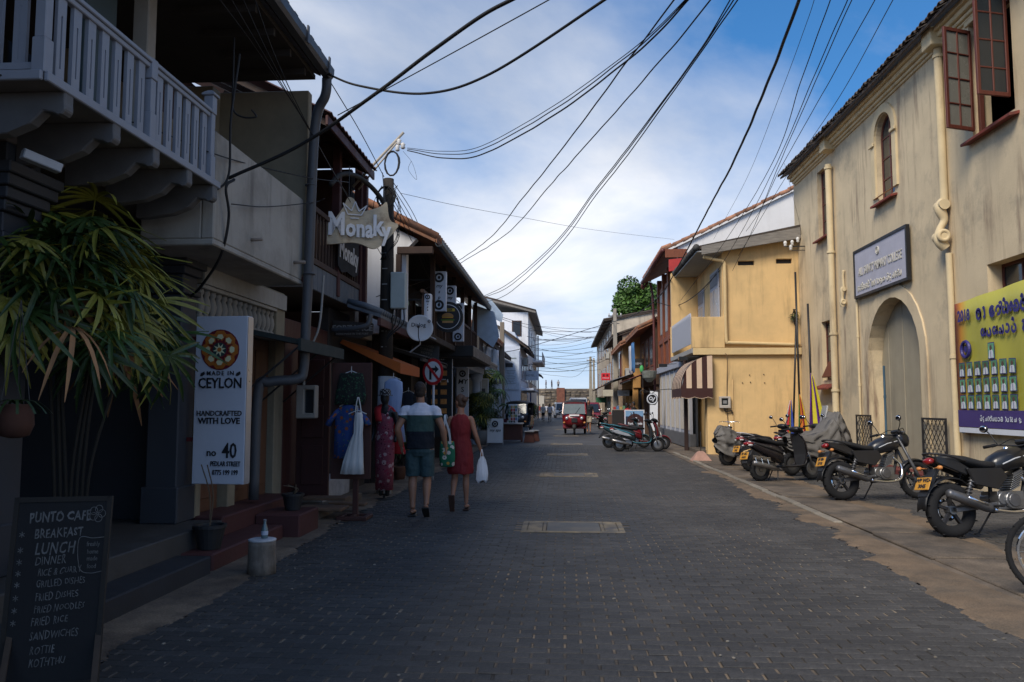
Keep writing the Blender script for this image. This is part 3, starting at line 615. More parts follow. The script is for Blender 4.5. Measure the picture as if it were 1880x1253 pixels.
def wpipe(nm, par, pts, r, m_, n=10): b = MB(); b.tube(pts, r, n); return b.build(nm, m_, par, world=True, smooth=True)
wpipe('drain_pipe', yh, spline([(4.35,YG-.2,6.1),(4.75,YG-.12,6.02),(4.98,YG-.09,5.96),(5.02,YG-.09,5.6),(5.02,YG-.09,3.62),(5.12,YG-.09,3.44),(5.5,YG-.09,3.42),(7.25,YG-.09,3.36)],5), .055, M_yeltrim)
wpipe('cable', yh, spline([(4.88,YG-.03,5.5),(4.87,YG-.03,4.6),(4.89,YG-.03,3.3),(5.02,YG-.14,3.0),(5.03,YG-.02,2.2),(5.02,YG-.02,1.2),(5.12,YG-.02,.3)],5), .012, mat('brown_cable', (.10,.06,.035)))
wpipe('conduit', yh, [(5.2,YG-.015,2.3),(5.2,YG-.015,.2)], .014, M_yel)
mb_ = thing('electricity_meter', 'grey electricity meter box on the yellow gable wall', 'meter box', (4.94, YG, 1.6))
part('case', mat('meter_grey', (.42,.38,.33), rough=.6), mb_, lambda m: m.prism(rect(-.17,.17,-.18,.18), lambda x,z: V((x,-.12,z)), (0,.115,0), [rect(-.1,.1,-.09,.12)]), bevel=.01)
part('window', M_glass, mb_, lambda m: m.box(-.1,.1,-.05,-.04,-.09,.12)); part('dial', mat('dial_grey', (.2,.2,.2)), mb_, lambda m: m.box(-.05,.06,-.07,-.052,-.04,.06)); part('cable_tail', black(), mb_, lambda m: m.tube(spline([(0,-.06,-.18),(.02,-.07,-.28),(.2,-.06,-.26),(.22,-.05,-.34)],5), .02, 7), smooth=True)
for (x_, z_) in ((5.72,2.44),(5.74,2.22),(6.15,2.46),(6.17,2.2),(5.5,2.2),(4.86,5.2)): bx('wall_hook', iron(), yh, x_-.012, x_+.012, YG-.03, YG-.001, z_-.012, z_+.012, 0)
# doorway recess under the balcony
bx('door', mat('pale_grey_door', (.24,.24,.24), rough=.6), yh, 4.85, 4.9, 25.6, 27.3, .121, 2.6, .008); bx('doorstep', M_conc, yh, 4.15, 4.9, 25.3, 27.3, 0, .12, .01)
bx('door_post', mat('dark_brown_post', (.035,.018,.014), rough=.6), yh, 4.0, 4.12, 26.9, 27.04, 0, 3.1, .006)
# striped scalloped awning (quarter round) under the balcony
aw = thing('striped_awning', 'brown and cream striped quarter round awning with scalloped edge under the balcony', 'awning', (4.1, 25.6, 2.5))
M_as = [mat('awning_brown', (.045,.016,.014), rough=.85, var=.1), mat('awning_cream', (.60,.44,.31), rough=.85, var=.1)]
b = MB(); NS = 13; A0, A1 = 24.75, 26.9
for i in range(NS):
    b.mi = i % 2; ya, yb = A0+(A1-A0)*i/NS, A0+(A1-A0)*(i+1)/NS; ring = []
    for k in range(9):
        a = R(90*k/8); ring.append([V((4.55-.95*math.sin(a), ya, 2.05+1.0*math.cos(a)-.02)), V((4.55-.95*math.sin(a), yb, 2.05+1.0*math.cos(a)-.02))])
    b.loft(ring, False, False)
b.build('canopy', M_as, aw, world=True, smooth=False, solid=.012)
b = MB(); b.mi = 0; pts = [(4.55-.95*math.sin(R(90*k/8)), 2.05+1.0*math.cos(R(90*k/8))-.02) for k in range(9)]
for i in range(6):
    b.mi = i % 2
    k0, k1 = 4.55-.95*(1-i/6.)+0, 4.55-.95*(1-(i+1)/6.)
    zt = lambda x: 2.03+1.0*math.sqrt(max(0,1-((4.55-x)/.95)**2))
    b.add([(k0,A0,2.03),(k1,A0,2.03),(k1,A0,zt(k1)),(k0,A0,zt(k0)) if i else (k0,A0,2.04)], [(0,1,2,3)])
b.build('end_panel', M_as, aw, world=True, solid=.008)
b = MB(); ring = []
vpts = [(3.6, A1-(A1-A0)*k/36) for k in range(37)]+[(3.6+.95*k/14, A0) for k in range(1,15)]
for i,(x_,y_) in enumerate(vpts): ring.append([V((x_,y_,2.05)), V((x_,y_,1.76-.045*abs(math.sin(i*PI/6))))])
b.loft(ring, False, False); b.build('valance', M_as[0], aw, world=True, solid=.006)
b = MB(); b.tube([V((r_[1].x-.008,r_[1].y-.01,r_[1].z)) for r_ in ring], .008, 5); b.build('piping', M_as[1], aw, world=True)
# wall spot lamps
for (q, lb) in (((3.72,24.9,2.95),'small black spotlight on an arm at the balcony corner'), ((3.5,28.2,2.9),'small amber spotlight on an arm below the balcony pickets')):
    sl = thing('spotlight', lb, 'lamp', q); part('arm', iron(), sl, lambda m: m.tube([(.45,0,.06),(.05,0,.04)], .012, 6)); part('housing', black(), sl, lambda m: m.prism([(-.17,-.06),(.12,-.05),(.12,.05),(-.17,.06)], lambda x,z: V((x,-.09,z)), (0,.18,0)), bevel=.012)
    part('lens', mat('amber_lens', (.35,.2,.07), rough=.3), sl, lambda m: m.box(-.172,-.17,-.075,.075,-.05,.05))
# ================================================================== timber house beyond it, facade x = 4.0, y 25.7 .. 34.4
th = thing('timber_house', 'house with red-brown timber upper floor and white gable wall', 'house', (4.5, 33, 0))
TY, TE = 29.9, 37.5
m = MB(); m.prism([(4.3,7.45),(9.2,9.77),(9.2,6.6),(5.0,6.3),(4.3,6.3)], lambda x,z: V((x,TY,z)), (0,.25,0)); m.box(4.9,9,TY+.25,TE,0,6.5); m.build('wall', M_offw, th, world=True)
m = MB(); m.prism([(3.8,7.23),(9.4,9.88),(9.4,9.98),(3.8,7.33)], lambda x,z: V((x,TY-.06,z)), (0,TE-TY+.3,0)); m.build('roof', M_ttile, th, world=True)
tmy = None
for i in range(17):
    if tmy is None: b = MB(); b.tube([(0,0,0),(.34,0,.16)],[.10,.08],8); o = b.build('roof_tile', M_ttile, th, smooth=True); tmy = o.data
    else: o = bpy.data.objects.new('roof_tile', tmy); COL.objects.link(o); o.parent = th
    o.location = wo(th,(3.82+i*.33,TY-.04,7.34+i*.156+random.uniform(-.012,.012))); o.rotation_euler = (0,random.gauss(0,.03),random.gauss(0,.05))
b = MB(); b.bar((3.9,TY-.09,7.3),(9.2,TY-.09,9.8),.04,.07); b.build('barge_board', M_offw, th, world=True)
wpipe('gutter', th, [(3.74,TY-.1,7.3),(3.74,TE+.2,7.3)], .085, mat('maroon_gutter', (.11,.035,.03), rough=.5))
for i in range(40):
    q = bpy.data.objects.new('roof_tile', tmy); COL.objects.link(q); q.parent = th; q.location = wo(th,(3.74,TY+.1+i*.185,7.40)); q.rotation_euler = (0,random.gauss(0,.03),random.gauss(0,.05))
wpipe('downpipe', th, spline([(3.74,TE,7.2),(3.74,TE+.1,7.0),(4.2,TE+.1,6.75),(4.26,TE+.1,.2)],4), .06, MATS['maroon_gutter'])
bx('barge_end', M_brown, th, 3.82, 4.62, TY-.14, TY-.08, 7.02, 7.34, .006)
m = MB(); m.prism([(3.95,6.5),(4.75,6.62),(4.55,7.0),(3.95,6.95)], lambda x,z: V((x,TY-.12,z)), (0,.06,0)); m.build('red_panel', mat('bright_red_paint', (.42,.035,.03), rough=.6), th, world=True)
bx('upper_wall', mat('dark_timber', (.05,.02,.012), rough=.7, var=.3), th, 4.62, 4.9, TY+.3, TE, 3.3, 7.4, 0)
for i, y_ in enumerate((TY+.02, 31.7, 33.5, 35.3, 37.15)): bx('timber_post', M_brown, th, 4.38, 4.58, y_, y_+.26, 3.2, 7.3, .01)
bx('timber_beam', M_brown, th, 4.4, 4.56, TY+.3, 37.1, 4.25, 4.45, .01)
for i, y_ in enumerate((30.3, 32.05, 33.85, 35.65)):
    w_ = bx('window', M_brown, th, 4.46, 4.6, y_, y_+1.3, 4.46, 6.8, .01); bx('pane', mat('pale_blind', (.34,.32,.29), rough=.5), w_, 4.445, 4.458, y_+.14, y_+1.16, 4.7, 6.5, 0)
    bx('lower_panel', M_brown, th, 4.46, 4.6, y_-.02, y_+1.34, 3.25, 4.24, .02)
bx('fascia', M_grey, th, 4.33, 4.55, 28.4, TE, 2.95, 3.22, .01)
for i in range(7):
    y_ = 28.4+i*1.3; dl = bx('folding_door', M_grey, th, 4.45, 4.5, y_, y_+1.24, .5, 2.94, .01)
    for k in range(2): bx('panel', mat('cream_panel', (.52,.46,.37), rough=.7), dl, 4.435, 4.449, y_+.1+k*.6, y_+.58+k*.6, .62, 2.8, .008)
    bx('pilaster', M_grey, th, 4.4, 4.5, y_-.05, y_-.001, .5, 2.94, .004)
bx('plinth', mat('slate_plinth', (.10,.10,.105), rough=.8, var=.3), th, 4.38, 4.6, 28.3, TE, 0, .499, .01)
# hanging fixtures: round shop sign, letter rack frame
rs = thing('hanging_shop_sign', 'small round black and white sign hanging beside the striped awning', 'sign', (3.02, 27.6, 1.72))
part('disc', black(), rs, lambda m: m.cyl((0,-.02,0),(0,.02,0),.2,24)); part('ring', white(), rs, lambda m: m.torus((0,-.022,0),(0,1,0),.165,.02,24,6)); part('emblem', white(), rs, lambda m: (m.torus((-.04,-.022,.02),(0,1,0),.05,.015,14,5), m.obox((.05,-.022,-.01),(.03,.02,.16),Matrix.Rotation(R(30),3,'Y'))))
part('arm', iron(), rs, lambda m: (m.tube(spline([(1.0,0,.3),(.6,0,.34),(.2,0,.3),(0,0,.2)],5), .014, 6), m.tube(spline([(-.05,0,.22),(-.3,0,.32),(-.42,0,.22),(-.3,0,.16)],5), .012, 6)))
# ================================================================== farther houses on the right
def roof_tiles(parent, x0, z0, x1, z1, y0, y1, m_, name='tile_field', step=.28, n=6):     # barrel-tile courses as real ribs, too small to pick apart
    b = MB(); y = y0
    while y < y1:
        b.tube([(x0,y,z0+.03),((x0+x1)/2,y+random.uniform(-.03,.03),(z0+z1)/2+.05),(x1,y,z1+.03)], step*.36, n); y += step
    o = b.build(name, m_, parent, world=True, smooth=True); o['kind'] = 'stuff'; return o
def shop(name, label, xf, depth, y0, y1, zt, wm, roofm, side, eave=.5, rise=1.6, roofthk=.12, wins=(), shopz=2.5, shopm=None, base_cat='house', tiles=True):
    """street house: shell, roof falling to the street, windows as parts. side=+1 right of the road, -1 left."""
    s_ = side; t = thing(name, label, base_cat, (xf, (y0+y1)/2, 0))
    X = lambda d: xf+s_*d
    b = MB(); b.box(min(X(0),X(depth)), max(X(0),X(depth)), y0, y1, shopz, zt); b.box(min(X(.5),X(depth)), max(X(.5),X(depth)), y0+.01, y1-.01, 0, shopz)
    b.prism([(X(0.02),zt),(X(depth),zt),(X(depth),zt+rise),(X(depth*.5),zt+rise)], lambda x,z: V((x,y0,z)), (0,.2,0)); b.build('wall', wm, t, world=True)
    b = MB(); e0, e1 = X(-eave), X(depth*.5); dz = rise*eave/(depth*.5)
    b.prism([(e0,zt-dz),(e1,zt+rise),(e1,zt+rise+roofthk),(e0,zt-dz+roofthk)], lambda x,z: V((x,y0-.15,z)), (0,y1-y0+.3,0)); rfo = b.build('roof', roofm, t, world=True)
    if tiles: roof_tiles(rfo, e0, zt-dz+roofthk, e1, zt+rise+roofthk, y0-.1, y1+.1, roofm)
    for (ya, yb, za_, zb, fm, pm) in wins:
        w_ = bx('window', fm, t, min(X(-.03),X(.05)), max(X(-.03),X(.05)), ya, yb, za_, zb, .01)
        bx('pane', pm, w_, min(X(-.045),X(-.032)), max(X(-.045),X(-.032)), ya+.09, yb-.09, za_+.09, zb-.09, 0)
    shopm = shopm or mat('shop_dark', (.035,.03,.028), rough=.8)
    y = y0+.1
    while y < y1-.8:
        bx('shop_pillar', wm, t, min(X(0),X(.3)), max(X(0),X(.3)), y, y+.28, 0, shopz-.001, .01); y += 2.6
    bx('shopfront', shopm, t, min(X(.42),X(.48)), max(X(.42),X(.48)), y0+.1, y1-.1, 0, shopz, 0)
    return t
DG = mat('dark_window', (.02,.022,.025), rough=.2)
M_org = mat('orange_plaster', (.50,.27,.09), rough=.88, var=.15, streak=(.25,.15,.08), samt=.5)
M_cre = mat('weathered_cream', (.48,.40,.30), rough=.9, var=.22, scale=1.2, streak=(.14,.11,.085), samt=.9, sscale=2)
M_ltimber = mat('pale_timber', (.38,.22,.09), rough=.7, var=.25, stretch=(4,4,.6))
h1 = shop('shop_house', 'low tiled shop house with dark eaves just beyond the timber house', 4.3, 7, 37.9, 45, 5.4, mat('brown_wall', (.15,.09,.06), rough=.85, var=.3), M_ttile, 1, eave=.8, rise=1.6, wins=((38.4,39.6,3.4,4.9,M_brown,DG),(40.4,41.6,3.4,4.9,M_brown,DG),(42.6,43.9,3.4,4.9,M_brown,DG)))
h2 = shop('shop_house', 'orange plastered house with pale timber bay on the right side', 3.9, 7, 45.3, 54, 5.2, M_org, M_ttile, 1, eave=.7, rise=1.7, wins=((45.6,46.6,3.2,4.8,M_ltimber,DG),(48,49.6,3.2,4.8,M_grey,DG),(51,52.4,3.2,4.8,M_grey,DG)))
bx('timber_bay', M_ltimber, h2, 3.45, 3.88, 46.8, 47.8, 2.7, 5.2, .02)
h3 = shop('shop_house', 'dim brick red shop house behind the near right concrete pole', 4.0, 7, 54.3, 66, 6.3, mat('tan_wall', (.30,.22,.15), rough=.9, var=.25, streak=(.1,.08,.06), samt=.8), M_tile, 1, eave=.7, rise=1.2, wins=((56,57.5,3.5,5.3,M_grey,DG),(60,61.5,3.5,5.3,M_brown,DG),(63.4,64.8,3.5,5.3,M_brown,DG)))
h4 = shop('tall_house', 'tall weathered cream house at the far right end of the street', 4.05, 8, 66.3, 97, 8.6, M_cre, M_tile, 1, eave=.7, rise=.7, wins=tuple((68+i*4.2,69.4+i*4.2,z,z+1.6,M_grey if i%2 else M_brown,DG) for i in range(7) for z in (3.6,6.4)))
# lean-to awnings over the shops
def leanto(label, x0, x1, y0, y1, z0, z1, m_, cat='awning', name='shop_awning'):
    t = thing(name, label, cat, ((x0+x1)/2,(y0+y1)/2,z0)); d = .04
    b = MB(); n = int((y1-y0)/.12); rows = [[],[]]
    for i in range(n+1):
        y_ = y0+(y1-y0)*i/n; dz = .022*(i%2); rows[0].append(V((x0,y_,z0+dz))); rows[1].append(V((x1,y_,z1+dz)))
    b.loft(rows, False, False); b.build('sheet', m_, t, world=True, solid=.01)
    b = MB(); b.bar((x0+.05*(1 if x1>x0 else -1),y0,z0-.05),(x0+.05*(1 if x1>x0 else -1),y1,z0-.05),.05,.06)
    for y_ in (y0+.1,(y0+y1)/2,y1-.1): b.bar((x0,y_,z0-.03),(x1,y_,z1-.03),.05,.05)
    b.build('bracket', mat('awning_frame', (.05,.045,.04)), t, world=True); return t
M_tin = mat('corrugated_tin', (.22,.22,.23), rough=.6, var=.35, scale=3, metal=.3)
leanto('rusty lean-to awning over the shopfront beyond the timber house', 3.1, 4.3, 38.2, 44.7, 2.75, 3.2, mat('rust_red_sheet', (.17,.05,.035), rough=.8, var=.3))
leanto('grey tin lean-to awning below the orange house', 2.7, 3.9, 45, 53.5, 2.9, 3.3, M_tin)
leanto('brown lean-to awning below the far cream house', 2.9, 4.05, 68, 80, 3.0, 3.5, mat('brown_sheet', (.20,.09,.05), rough=.8, var=.3))
# the red hanging sign, water tank, pole-side bits
rsn = thing('red_shop_sign', 'bright red rectangular shop sign jutting out on the right', 'sign', at(1112,692,60))
part('board', mat('sign_red', (.62,.02,.03), rough=.5), rsn, lambda m: m.box(-.33,.33,-.04,.04,-.27,.27), bevel=.01); part('bracket', iron(), rsn, lambda m: m.bar((.3,0,.2),(1.4,0,.2),.03,.03))
part('emblem', mat('sign_dark_red', (.12,.01,.015)), rsn, lambda m: (m.obox((-.15,-.045,.1),(.14,.01,.16)), m.obox((.12,-.045,.1),(.14,.01,.16)))); part('lettering', white(), rsn, lambda m: [m.obox((-.2+i*.1,-.045,-.1),(.06,.01,.05)) for i in range(5)])
tk = thing('water_tank', 'pale grey green cylindrical water tank standing by the far right pole', 'tank', (gnd(1107,768).x, 72, 0))
part('drum', mat('tank_grey', (.25,.28,.27), rough=.6, var=.15), tk, lambda m: m.lathe([(.75,0),(.78,.05),(.78,1.7),(.8,1.72),(.8,1.8),(.7,1.86),(.2,1.95)], 28), smooth=True); part('lid', mat('tank_lid', (.18,.2,.2)), tk, lambda m: m.lathe([(.22,1.93),(.24,2.02),(.05,2.05)], 16)); part('decal', mat('decal_orange', (.5,.25,.03)), tk, lambda m: m.prism([(-.25,1.05),(.25,1.05),(.12,.75),(-.12,.75)], lambda x,z: V((x,-.79,z)), (0,.01,0)))
# concrete utility poles
M_pole = mat('pole_concrete', (.30,.27,.22), rough=.9, var=.25, scale=4, bump=.3, streak=(.1,.085,.07), samt=.7)
def cpole(name, label, x, y, h, r=.13, tilt=0):
    t = thing(name, label, 'pole', (x,y,0)); t.rotation_euler = (0,tilt,0)
    b = MB(); k = .62; b.loft([[V((sx*r*1.15,sy*r,0)) for sx,sy in ((-1,-1),(1,-1),(1,1),(-1,1))],[V((sx*r*k,sy*r*k,h)) for sx,sy in ((-1,-1),(1,-1),(1,1),(-1,1))]]); b.build('shaft', M_pole, t, bevel=.015)
    b = MB(); b.bar((-.45,0,h-.5),(.45,0,h-.5),.07,.08); b.bar((-.3,0,h-1.0),(.3,0,h-1.0),.06,.06); b.build('crossarm', mat('pole_steel', (.12,.115,.11), rough=.6), t)
    for q in (-.4,-.15,.15,.4): part('insulator', MATS['porcelain'], t, lambda m: m.lathe([(.03,h-.46),(.05,h-.42),(.035,h-.38),(.045,h-.33),(.02,h-.3)], 8, Matrix.Translation((q,0,0))), smooth=True)
    return t
pA = at(1122,570,54); cpole('utility_pole', 'tall weathered concrete utility pole beside the red shop sign', pA.x+.25, 54, pA.z+.1, .17)
pB = at(1084,655,95); cpole('utility_pole', 'far concrete utility pole standing at the end of the street', pB.x, 95, pB.z, .2); pB2 = at(1090,658,99); cpole('utility_pole', 'thinner far utility pole right behind the street-end pole', pB2.x, 99, pB2.z, .17)
# ================================================================== rampart at the end of the street
M_ramp = mat('rampart_stone', (.115,.095,.075), rough=.95, var=.4, scale=1.2, bump=.8, bscale=6, col2=(.20,.155,.10), c2=(.5,.6), c2scale=.5, island=.3, objr=.3)
rw = thing('rampart_wall', 'long dark rubble stone rampart closing the end of the street', 'wall', (6, 150, 0))
zt = at(1050,713,150).z
bx('wall_core', M_ramp, rw, -30, 60, 150.2, 156, 0, zt-.1, 0)
stm = []
for k in range(4):
    b = MB(); pts = [(x_+random.uniform(-.07,.07), z_+random.uniform(-.06,.06)) for x_,z_ in ((-.42,-.26),(.4,-.28),(.44,.02),(.4,.27),(-.4,.28),(-.46,0))]
    b.prism(pts, lambda x,z: V((x,0,z)), (0,.4,0)); stm.append(b)
stme = [None]*4
x = -8.0; ns = 0
for r_ in range(9):
    x = -14+random.uniform(0,.5); z = .25+r_*.57
    while x < 16 and z < zt:
        k = random.randrange(4)
        if stme[k] is None: o = stm[k].build('stone', M_ramp, rw, bevel=.05); stme[k] = o.data
        else:
            o = bpy.data.objects.new('stone', stme[k]); COL.objects.link(o); o.parent = rw
        o.location = wo(rw,(x,149.85+random.uniform(-.1,.1),z)); sc = random.uniform(.85,1.15); o.scale = (sc,1,random.uniform(.9,1.05)); x += .92*sc; ns += 1
        if ns > 290: break
bx('brick_patch', mat('red_brick_patch', (.17,.065,.04), rough=.9, var=.4, scale=2), rw, at(1022,730,149.4).x, at(1037,730,149.4).x, 149.4, 149.7, 0, zt+.05, .05)
ww = bx('low_wall', mat('pale_block_wall', (.42,.38,.31), rough=.9), rw, at(982,730,146).x-1.5, at(999,730,146).x, 146, 147, 0, at(990,727,146).z, .03)
# ================================================================== cafe building, left foreground: columns at x = -3.8, balcony out to -3.1
XL = -3.8
M_slate = mat('slate_blue_paint', (.032,.036,.045), rough=.65, var=.18, scale=2, bump=.12)
M_slate2 = mat('dark_slate_wall', (.022,.024,.030), rough=.75, var=.2)
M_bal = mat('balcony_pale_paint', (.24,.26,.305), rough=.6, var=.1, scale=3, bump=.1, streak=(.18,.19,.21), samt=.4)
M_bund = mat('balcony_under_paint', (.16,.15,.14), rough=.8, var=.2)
M_beam = mat('old_beam', (.13,.11,.095), rough=.85, var=.25, scale=4)
cf = thing('cafe_building', 'dark slate café front with stepped columns and upstairs balcony', 'building', (-4, 4, 0))
m = MB(); m.box(-6.2,-6.0,-4,8.0,0,6.6); m.box(-6,-3.9,7.98,8.1,.1,3.5); m.box(-9,-6.2,-4,9.4,0,7); m.build('wall', M_slate2, cf, world=True)
bx('floor', mat('veranda_floor', (.05,.048,.046), rough=.7, var=.2), cf, -6.0, -3.45, -4, 7.97, 0, .345, .01)
bx('step', mat('slate_step', (.022,.022,.025), rough=.8, var=.3), cf, -3.449, -3.13, -4, 7.02, 0, .17, .012)
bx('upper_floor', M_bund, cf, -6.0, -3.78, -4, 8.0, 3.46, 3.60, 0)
bx('beam', M_beam, cf, -4.05, -3.77, -4, 8.05, 3.30, 3.459, .01)
bx('inner_door', mat('black_door', (.012,.013,.016), rough=.5), cf, -5.99, -5.94, 3.5, 7.3, .35, 2.7, .01)
def column(y0, y1):
    b = MB(); x0, x1 = -4.12, XL
    b.box(x0,x1,y0,y1,.345,2.62); b.box(x0-.03,x1+.03,y0-.03,y1+.03,.345,.7)
    o = b.build('column', M_slate, cf, world=True, bevel=.012)
    b = MB()
    for (e, za_, zb) in ((.03,2.62,2.68),(.0,2.681,2.82),(.035,2.821,2.9),(.07,2.901,2.98),(.105,2.981,3.06),(.13,3.061,3.14),(.02,3.141,3.299)): b.box(x0-e,x1+e,y0-e,y1+e,za_,zb)
    b.build('capital', M_slate, o, world=True, bevel=.008)
for yy in (-1.9, .43, 2.76, 5.1, 7.68): column(yy, yy+.32)
# balcony
XB, BA, BZ = -3.1, 4.44, 6.8
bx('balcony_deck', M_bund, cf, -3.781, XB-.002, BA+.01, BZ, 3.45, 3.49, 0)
m = MB(); m.box(XB,XB+.03,BA,BZ+.05,3.44,3.50); m.box(-3.78,XB,BA-.03,BA,3.44,3.50); m.build('balcony_edge', M_bal, cf, world=True, bevel=.006)
bk_ = None
for y_ in (4.62, 5.16, 5.70, 6.24, 6.72):
    pf = [(-3.78,3.448),(XB+.02,3.448),(XB+.02,3.38)]+[(XB-.02+.045*math.cos(R(a)),3.345+.045*math.sin(R(a))) for a in (20,-20,-60,-100,-140)]+[(XB-.12,3.33),(XB-.20,3.25),(-3.45,3.19),(-3.7,3.16),(-3.78,3.16)]
    q = MB(); q.prism(pf, lambda x,z: V((x,y_,z)), (0,.09,0)); q.build('bracket', mat('bracket_paint', (.11,.11,.113), rough=.7, var=.2), cf, world=True, bevel=.008)
def bpost(x, y, w=.085, zt=4.30, cap=True):
    b = MB(); h = w/2; b.box(x-h,x+h,y-h,y+h,3.5,3.72); b.box(x-h+.008,x+h-.008,y-h+.008,y+h-.008,3.72,zt-.16); b.box(x-h,x+h,y-h,y+h,zt-.16,zt)
    if cap: b.box(x-h-.018,x+h+.018,y-h-.018,y+h+.018,zt,zt+.02); b.loft([[V((x+s1*(h+.018),y+s2*(h+.018),zt+.02)) for s1,s2 in ((-1,-1),(1,-1),(1,1),(-1,1))],[V((x+s1*.02,y+s2*.02,zt+.055)) for s1,s2 in ((-1,-1),(1,-1),(1,1),(-1,1))]])
    b.build('newel_post', M_bal, cf, world=True, bevel=.005)
bpost(XB-.045, BA+.045); bpost(XB-.045, 5.72, .085, 4.14, False); bpost(XB-.045, BZ-.04, .085, 4.26)
m = MB(); m.box(XB-.085,XB-.005,BA+.09,BZ-.085,4.10,4.135); m.box(XB-.07,XB-.02,BA+.09,BZ-.085,4.06,4.10); m.build('handrail', M_bal, cf, world=True, bevel=.006)
bx('handrail', M_bal, cf, -3.78,XB-.09,BA+.01,BA+.08,4.10,4.135); bx('bottom_rail', M_bal, cf, -3.78,XB-.09,BA+.02,BA+.07,3.52,3.57)
bme = None
def baluster():
    b = MB(); b.prism([(-.042,0),(.042,0),(.042,.56),(-.042,.56)], lambda y,z: V((0,y,z)), (.026,0,0), [[(-.007,.1),(.007,.1),(.007,.44),(-.007,.44)]]); b.box(.003,.012,-.0065,.0065,.1,.44); return b
def put_bal(x, y, rz=0):
    global bme
    if bme is None: o = baluster().build('baluster', M_bal, cf, bevel=.003); bme = o.data
    else:
        o = bpy.data.objects.new('baluster', bme); COL.objects.link(o); o.parent = cf
    o.location = wo(cf,(x,y,3.5)); o.rotation_euler = (0,0,rz)
for i in range(7): put_bal(XB-.06, BA+.20+i*.158)
for i in range(6): put_bal(XB-.06, 5.86+i*.155)
for i in range(4): put_bal(XB-.2-i*.16, BA+.05, PI/2)
# upstairs: dark recess with a pale post, roof over
bx('roof_post', mat('cream_post', (.30,.28,.25), rough=.8, var=.15), cf, -3.95, -3.8, 6.85, 7.0, 3.6, 5.6, .01); bx('shutter', mat('teal_shutter', (.05,.075,.085), rough=.6), cf, -3.99, -3.95, 6.15, 6.6, 3.61, 5.5, .01)
m = MB(); m.prism([(-2.95,5.52),(-7,7.6),(-7,7.75),(-2.95,5.62)], lambda x,z: V((x,-4,z)), (0,13.3,0)); rfc = m.build('roof', M_tile, cf, world=True); roof_tiles(rfc, -2.9, 5.62, -7, 7.75, -3.9, 9.2, M_tile)
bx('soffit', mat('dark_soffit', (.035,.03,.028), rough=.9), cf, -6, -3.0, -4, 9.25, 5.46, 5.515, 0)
m = MB()
for i in range(26):
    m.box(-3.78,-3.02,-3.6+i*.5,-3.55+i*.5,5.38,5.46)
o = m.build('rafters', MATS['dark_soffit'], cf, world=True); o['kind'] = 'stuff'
M_gut = mat('grey_gutter', (.065,.068,.075), rough=.5, var=.15)
m = MB(); gp = [(-.075,.06),(-.07,-.03),(-.04,-.07),(.04,-.07),(.07,-.03),(.075,.06),(.062,.06),(.056,-.02),(.03,-.055),(-.03,-.055),(-.056,-.02),(-.062,.06)]
m.prism(gp, lambda x,z: V((-2.87+x,-4,5.56+z)), (0,13.35,0)); m.build('gutter', M_gut, cf, world=True)
for y_ in (7.2, 8.3, 9.1): bx('gutter_clip', M_gut, cf, -2.80, -2.78, y_, y_+.05, 5.48, 5.68, .004)
wpipe('downpipe', cf, spline([(-2.88,9.32,5.5),(-2.9,9.34,5.3),(-3.05,9.42,4.9),(-3.1,9.45,3.2),(-3.12,9.45,2.5),(-3.14,9.46,1.95),(-3.2,9.42,1.82),(-3.5,9.3,1.78),(-3.62,9.26,1.65),(-3.64,9.26,.4)],6), .06, M_gut, 12)
for z_ in (4.2, 3.1): m = MB(); m.torus((-3.09,9.44,z_),(0,0,1),.062,.012,16,6); m.build('pipe_clip', M_gut, cf, world=True)
# security camera under the balcony
sc_ = thing('security_camera', 'small pale security camera under the balcony', 'camera', (-3.42, 4.92, 3.1))
part('housing', mat('camera_grey', (.33,.35,.38), rough=.5), sc_, lambda m: m.prism([(-.035,-.03),(.035,-.03),(.035,.03),(0,.042),(-.035,.03)], lambda x,z: V((x,-.12,z)), (0,.24,0)), bevel=.006).rotation_euler = (R(-12),0,R(-35))
part('mount', iron(), sc_, lambda m: m.tube([(-.1,.06,.06),(0,0,.02)], .014, 6)); part('lens', M_glass, sc_, lambda m: m.cyl((.07,.1,-.01),(.075,.105,-.012),.025,12))
# ================================================================== second front: concrete parapet, shop at number 40
M_cwall = mat('dirty_white_render', (.34,.325,.295), rough=.9, var=.14, scale=1.6, bump=.25, bscale=22, col2=(.25,.235,.21), c2scale=1.1, streak=(.045,.042,.038), samt=.9, sscale=4)
M_beige = mat('beige_render', (.22,.19,.135), rough=.9, var=.15, streak=(.1,.085,.06), samt=.5)
ms = thing('craft_shop', 'craft shop with stained concrete parapet and row of stone balusters', 'building', (-4, 9, 0))
m = MB(); m.box(-3.32,-3.2,7.02,9.5,3.03,4.04); m.box(-3.9,-3.321,7.02,7.14,3.03,3.62); m.box(-3.9,-3.196,7.016,9.504,2.97,3.029); m.build('parapet', M_cwall, ms, world=True, bevel=.012)
wpipe('spout', ms, [(-3.22,7.9,3.2),(-3.08,7.88,3.2)], .018, mat('old_pipe', (.25,.2,.16))); wpipe('spout', ms, [(-3.22,9.2,3.2),(-3.06,9.19,3.2)], .02, MATS['old_pipe'])
m = MB(); m.box(-4.7,-3.17,9.52,9.66,3.1,5.44); m.box(-4.72,-4.3,9.3,9.52,3.1,5.44); m.box(-4.1,-3.801,8.1,10.6,2.79,3.02); m.box(-3.95,-3.8,10.3,10.62,0,2.79); m.box(-3.98,-3.8,8.1,8.22,.2,2.4); m.box(-3.95,-3.8,8.9,9.1,.2,2.36); m.box(-5.5,-5.3,8.1,12.6,0,5.4); m.build('wall', M_beige, ms, world=True, bevel=.008)
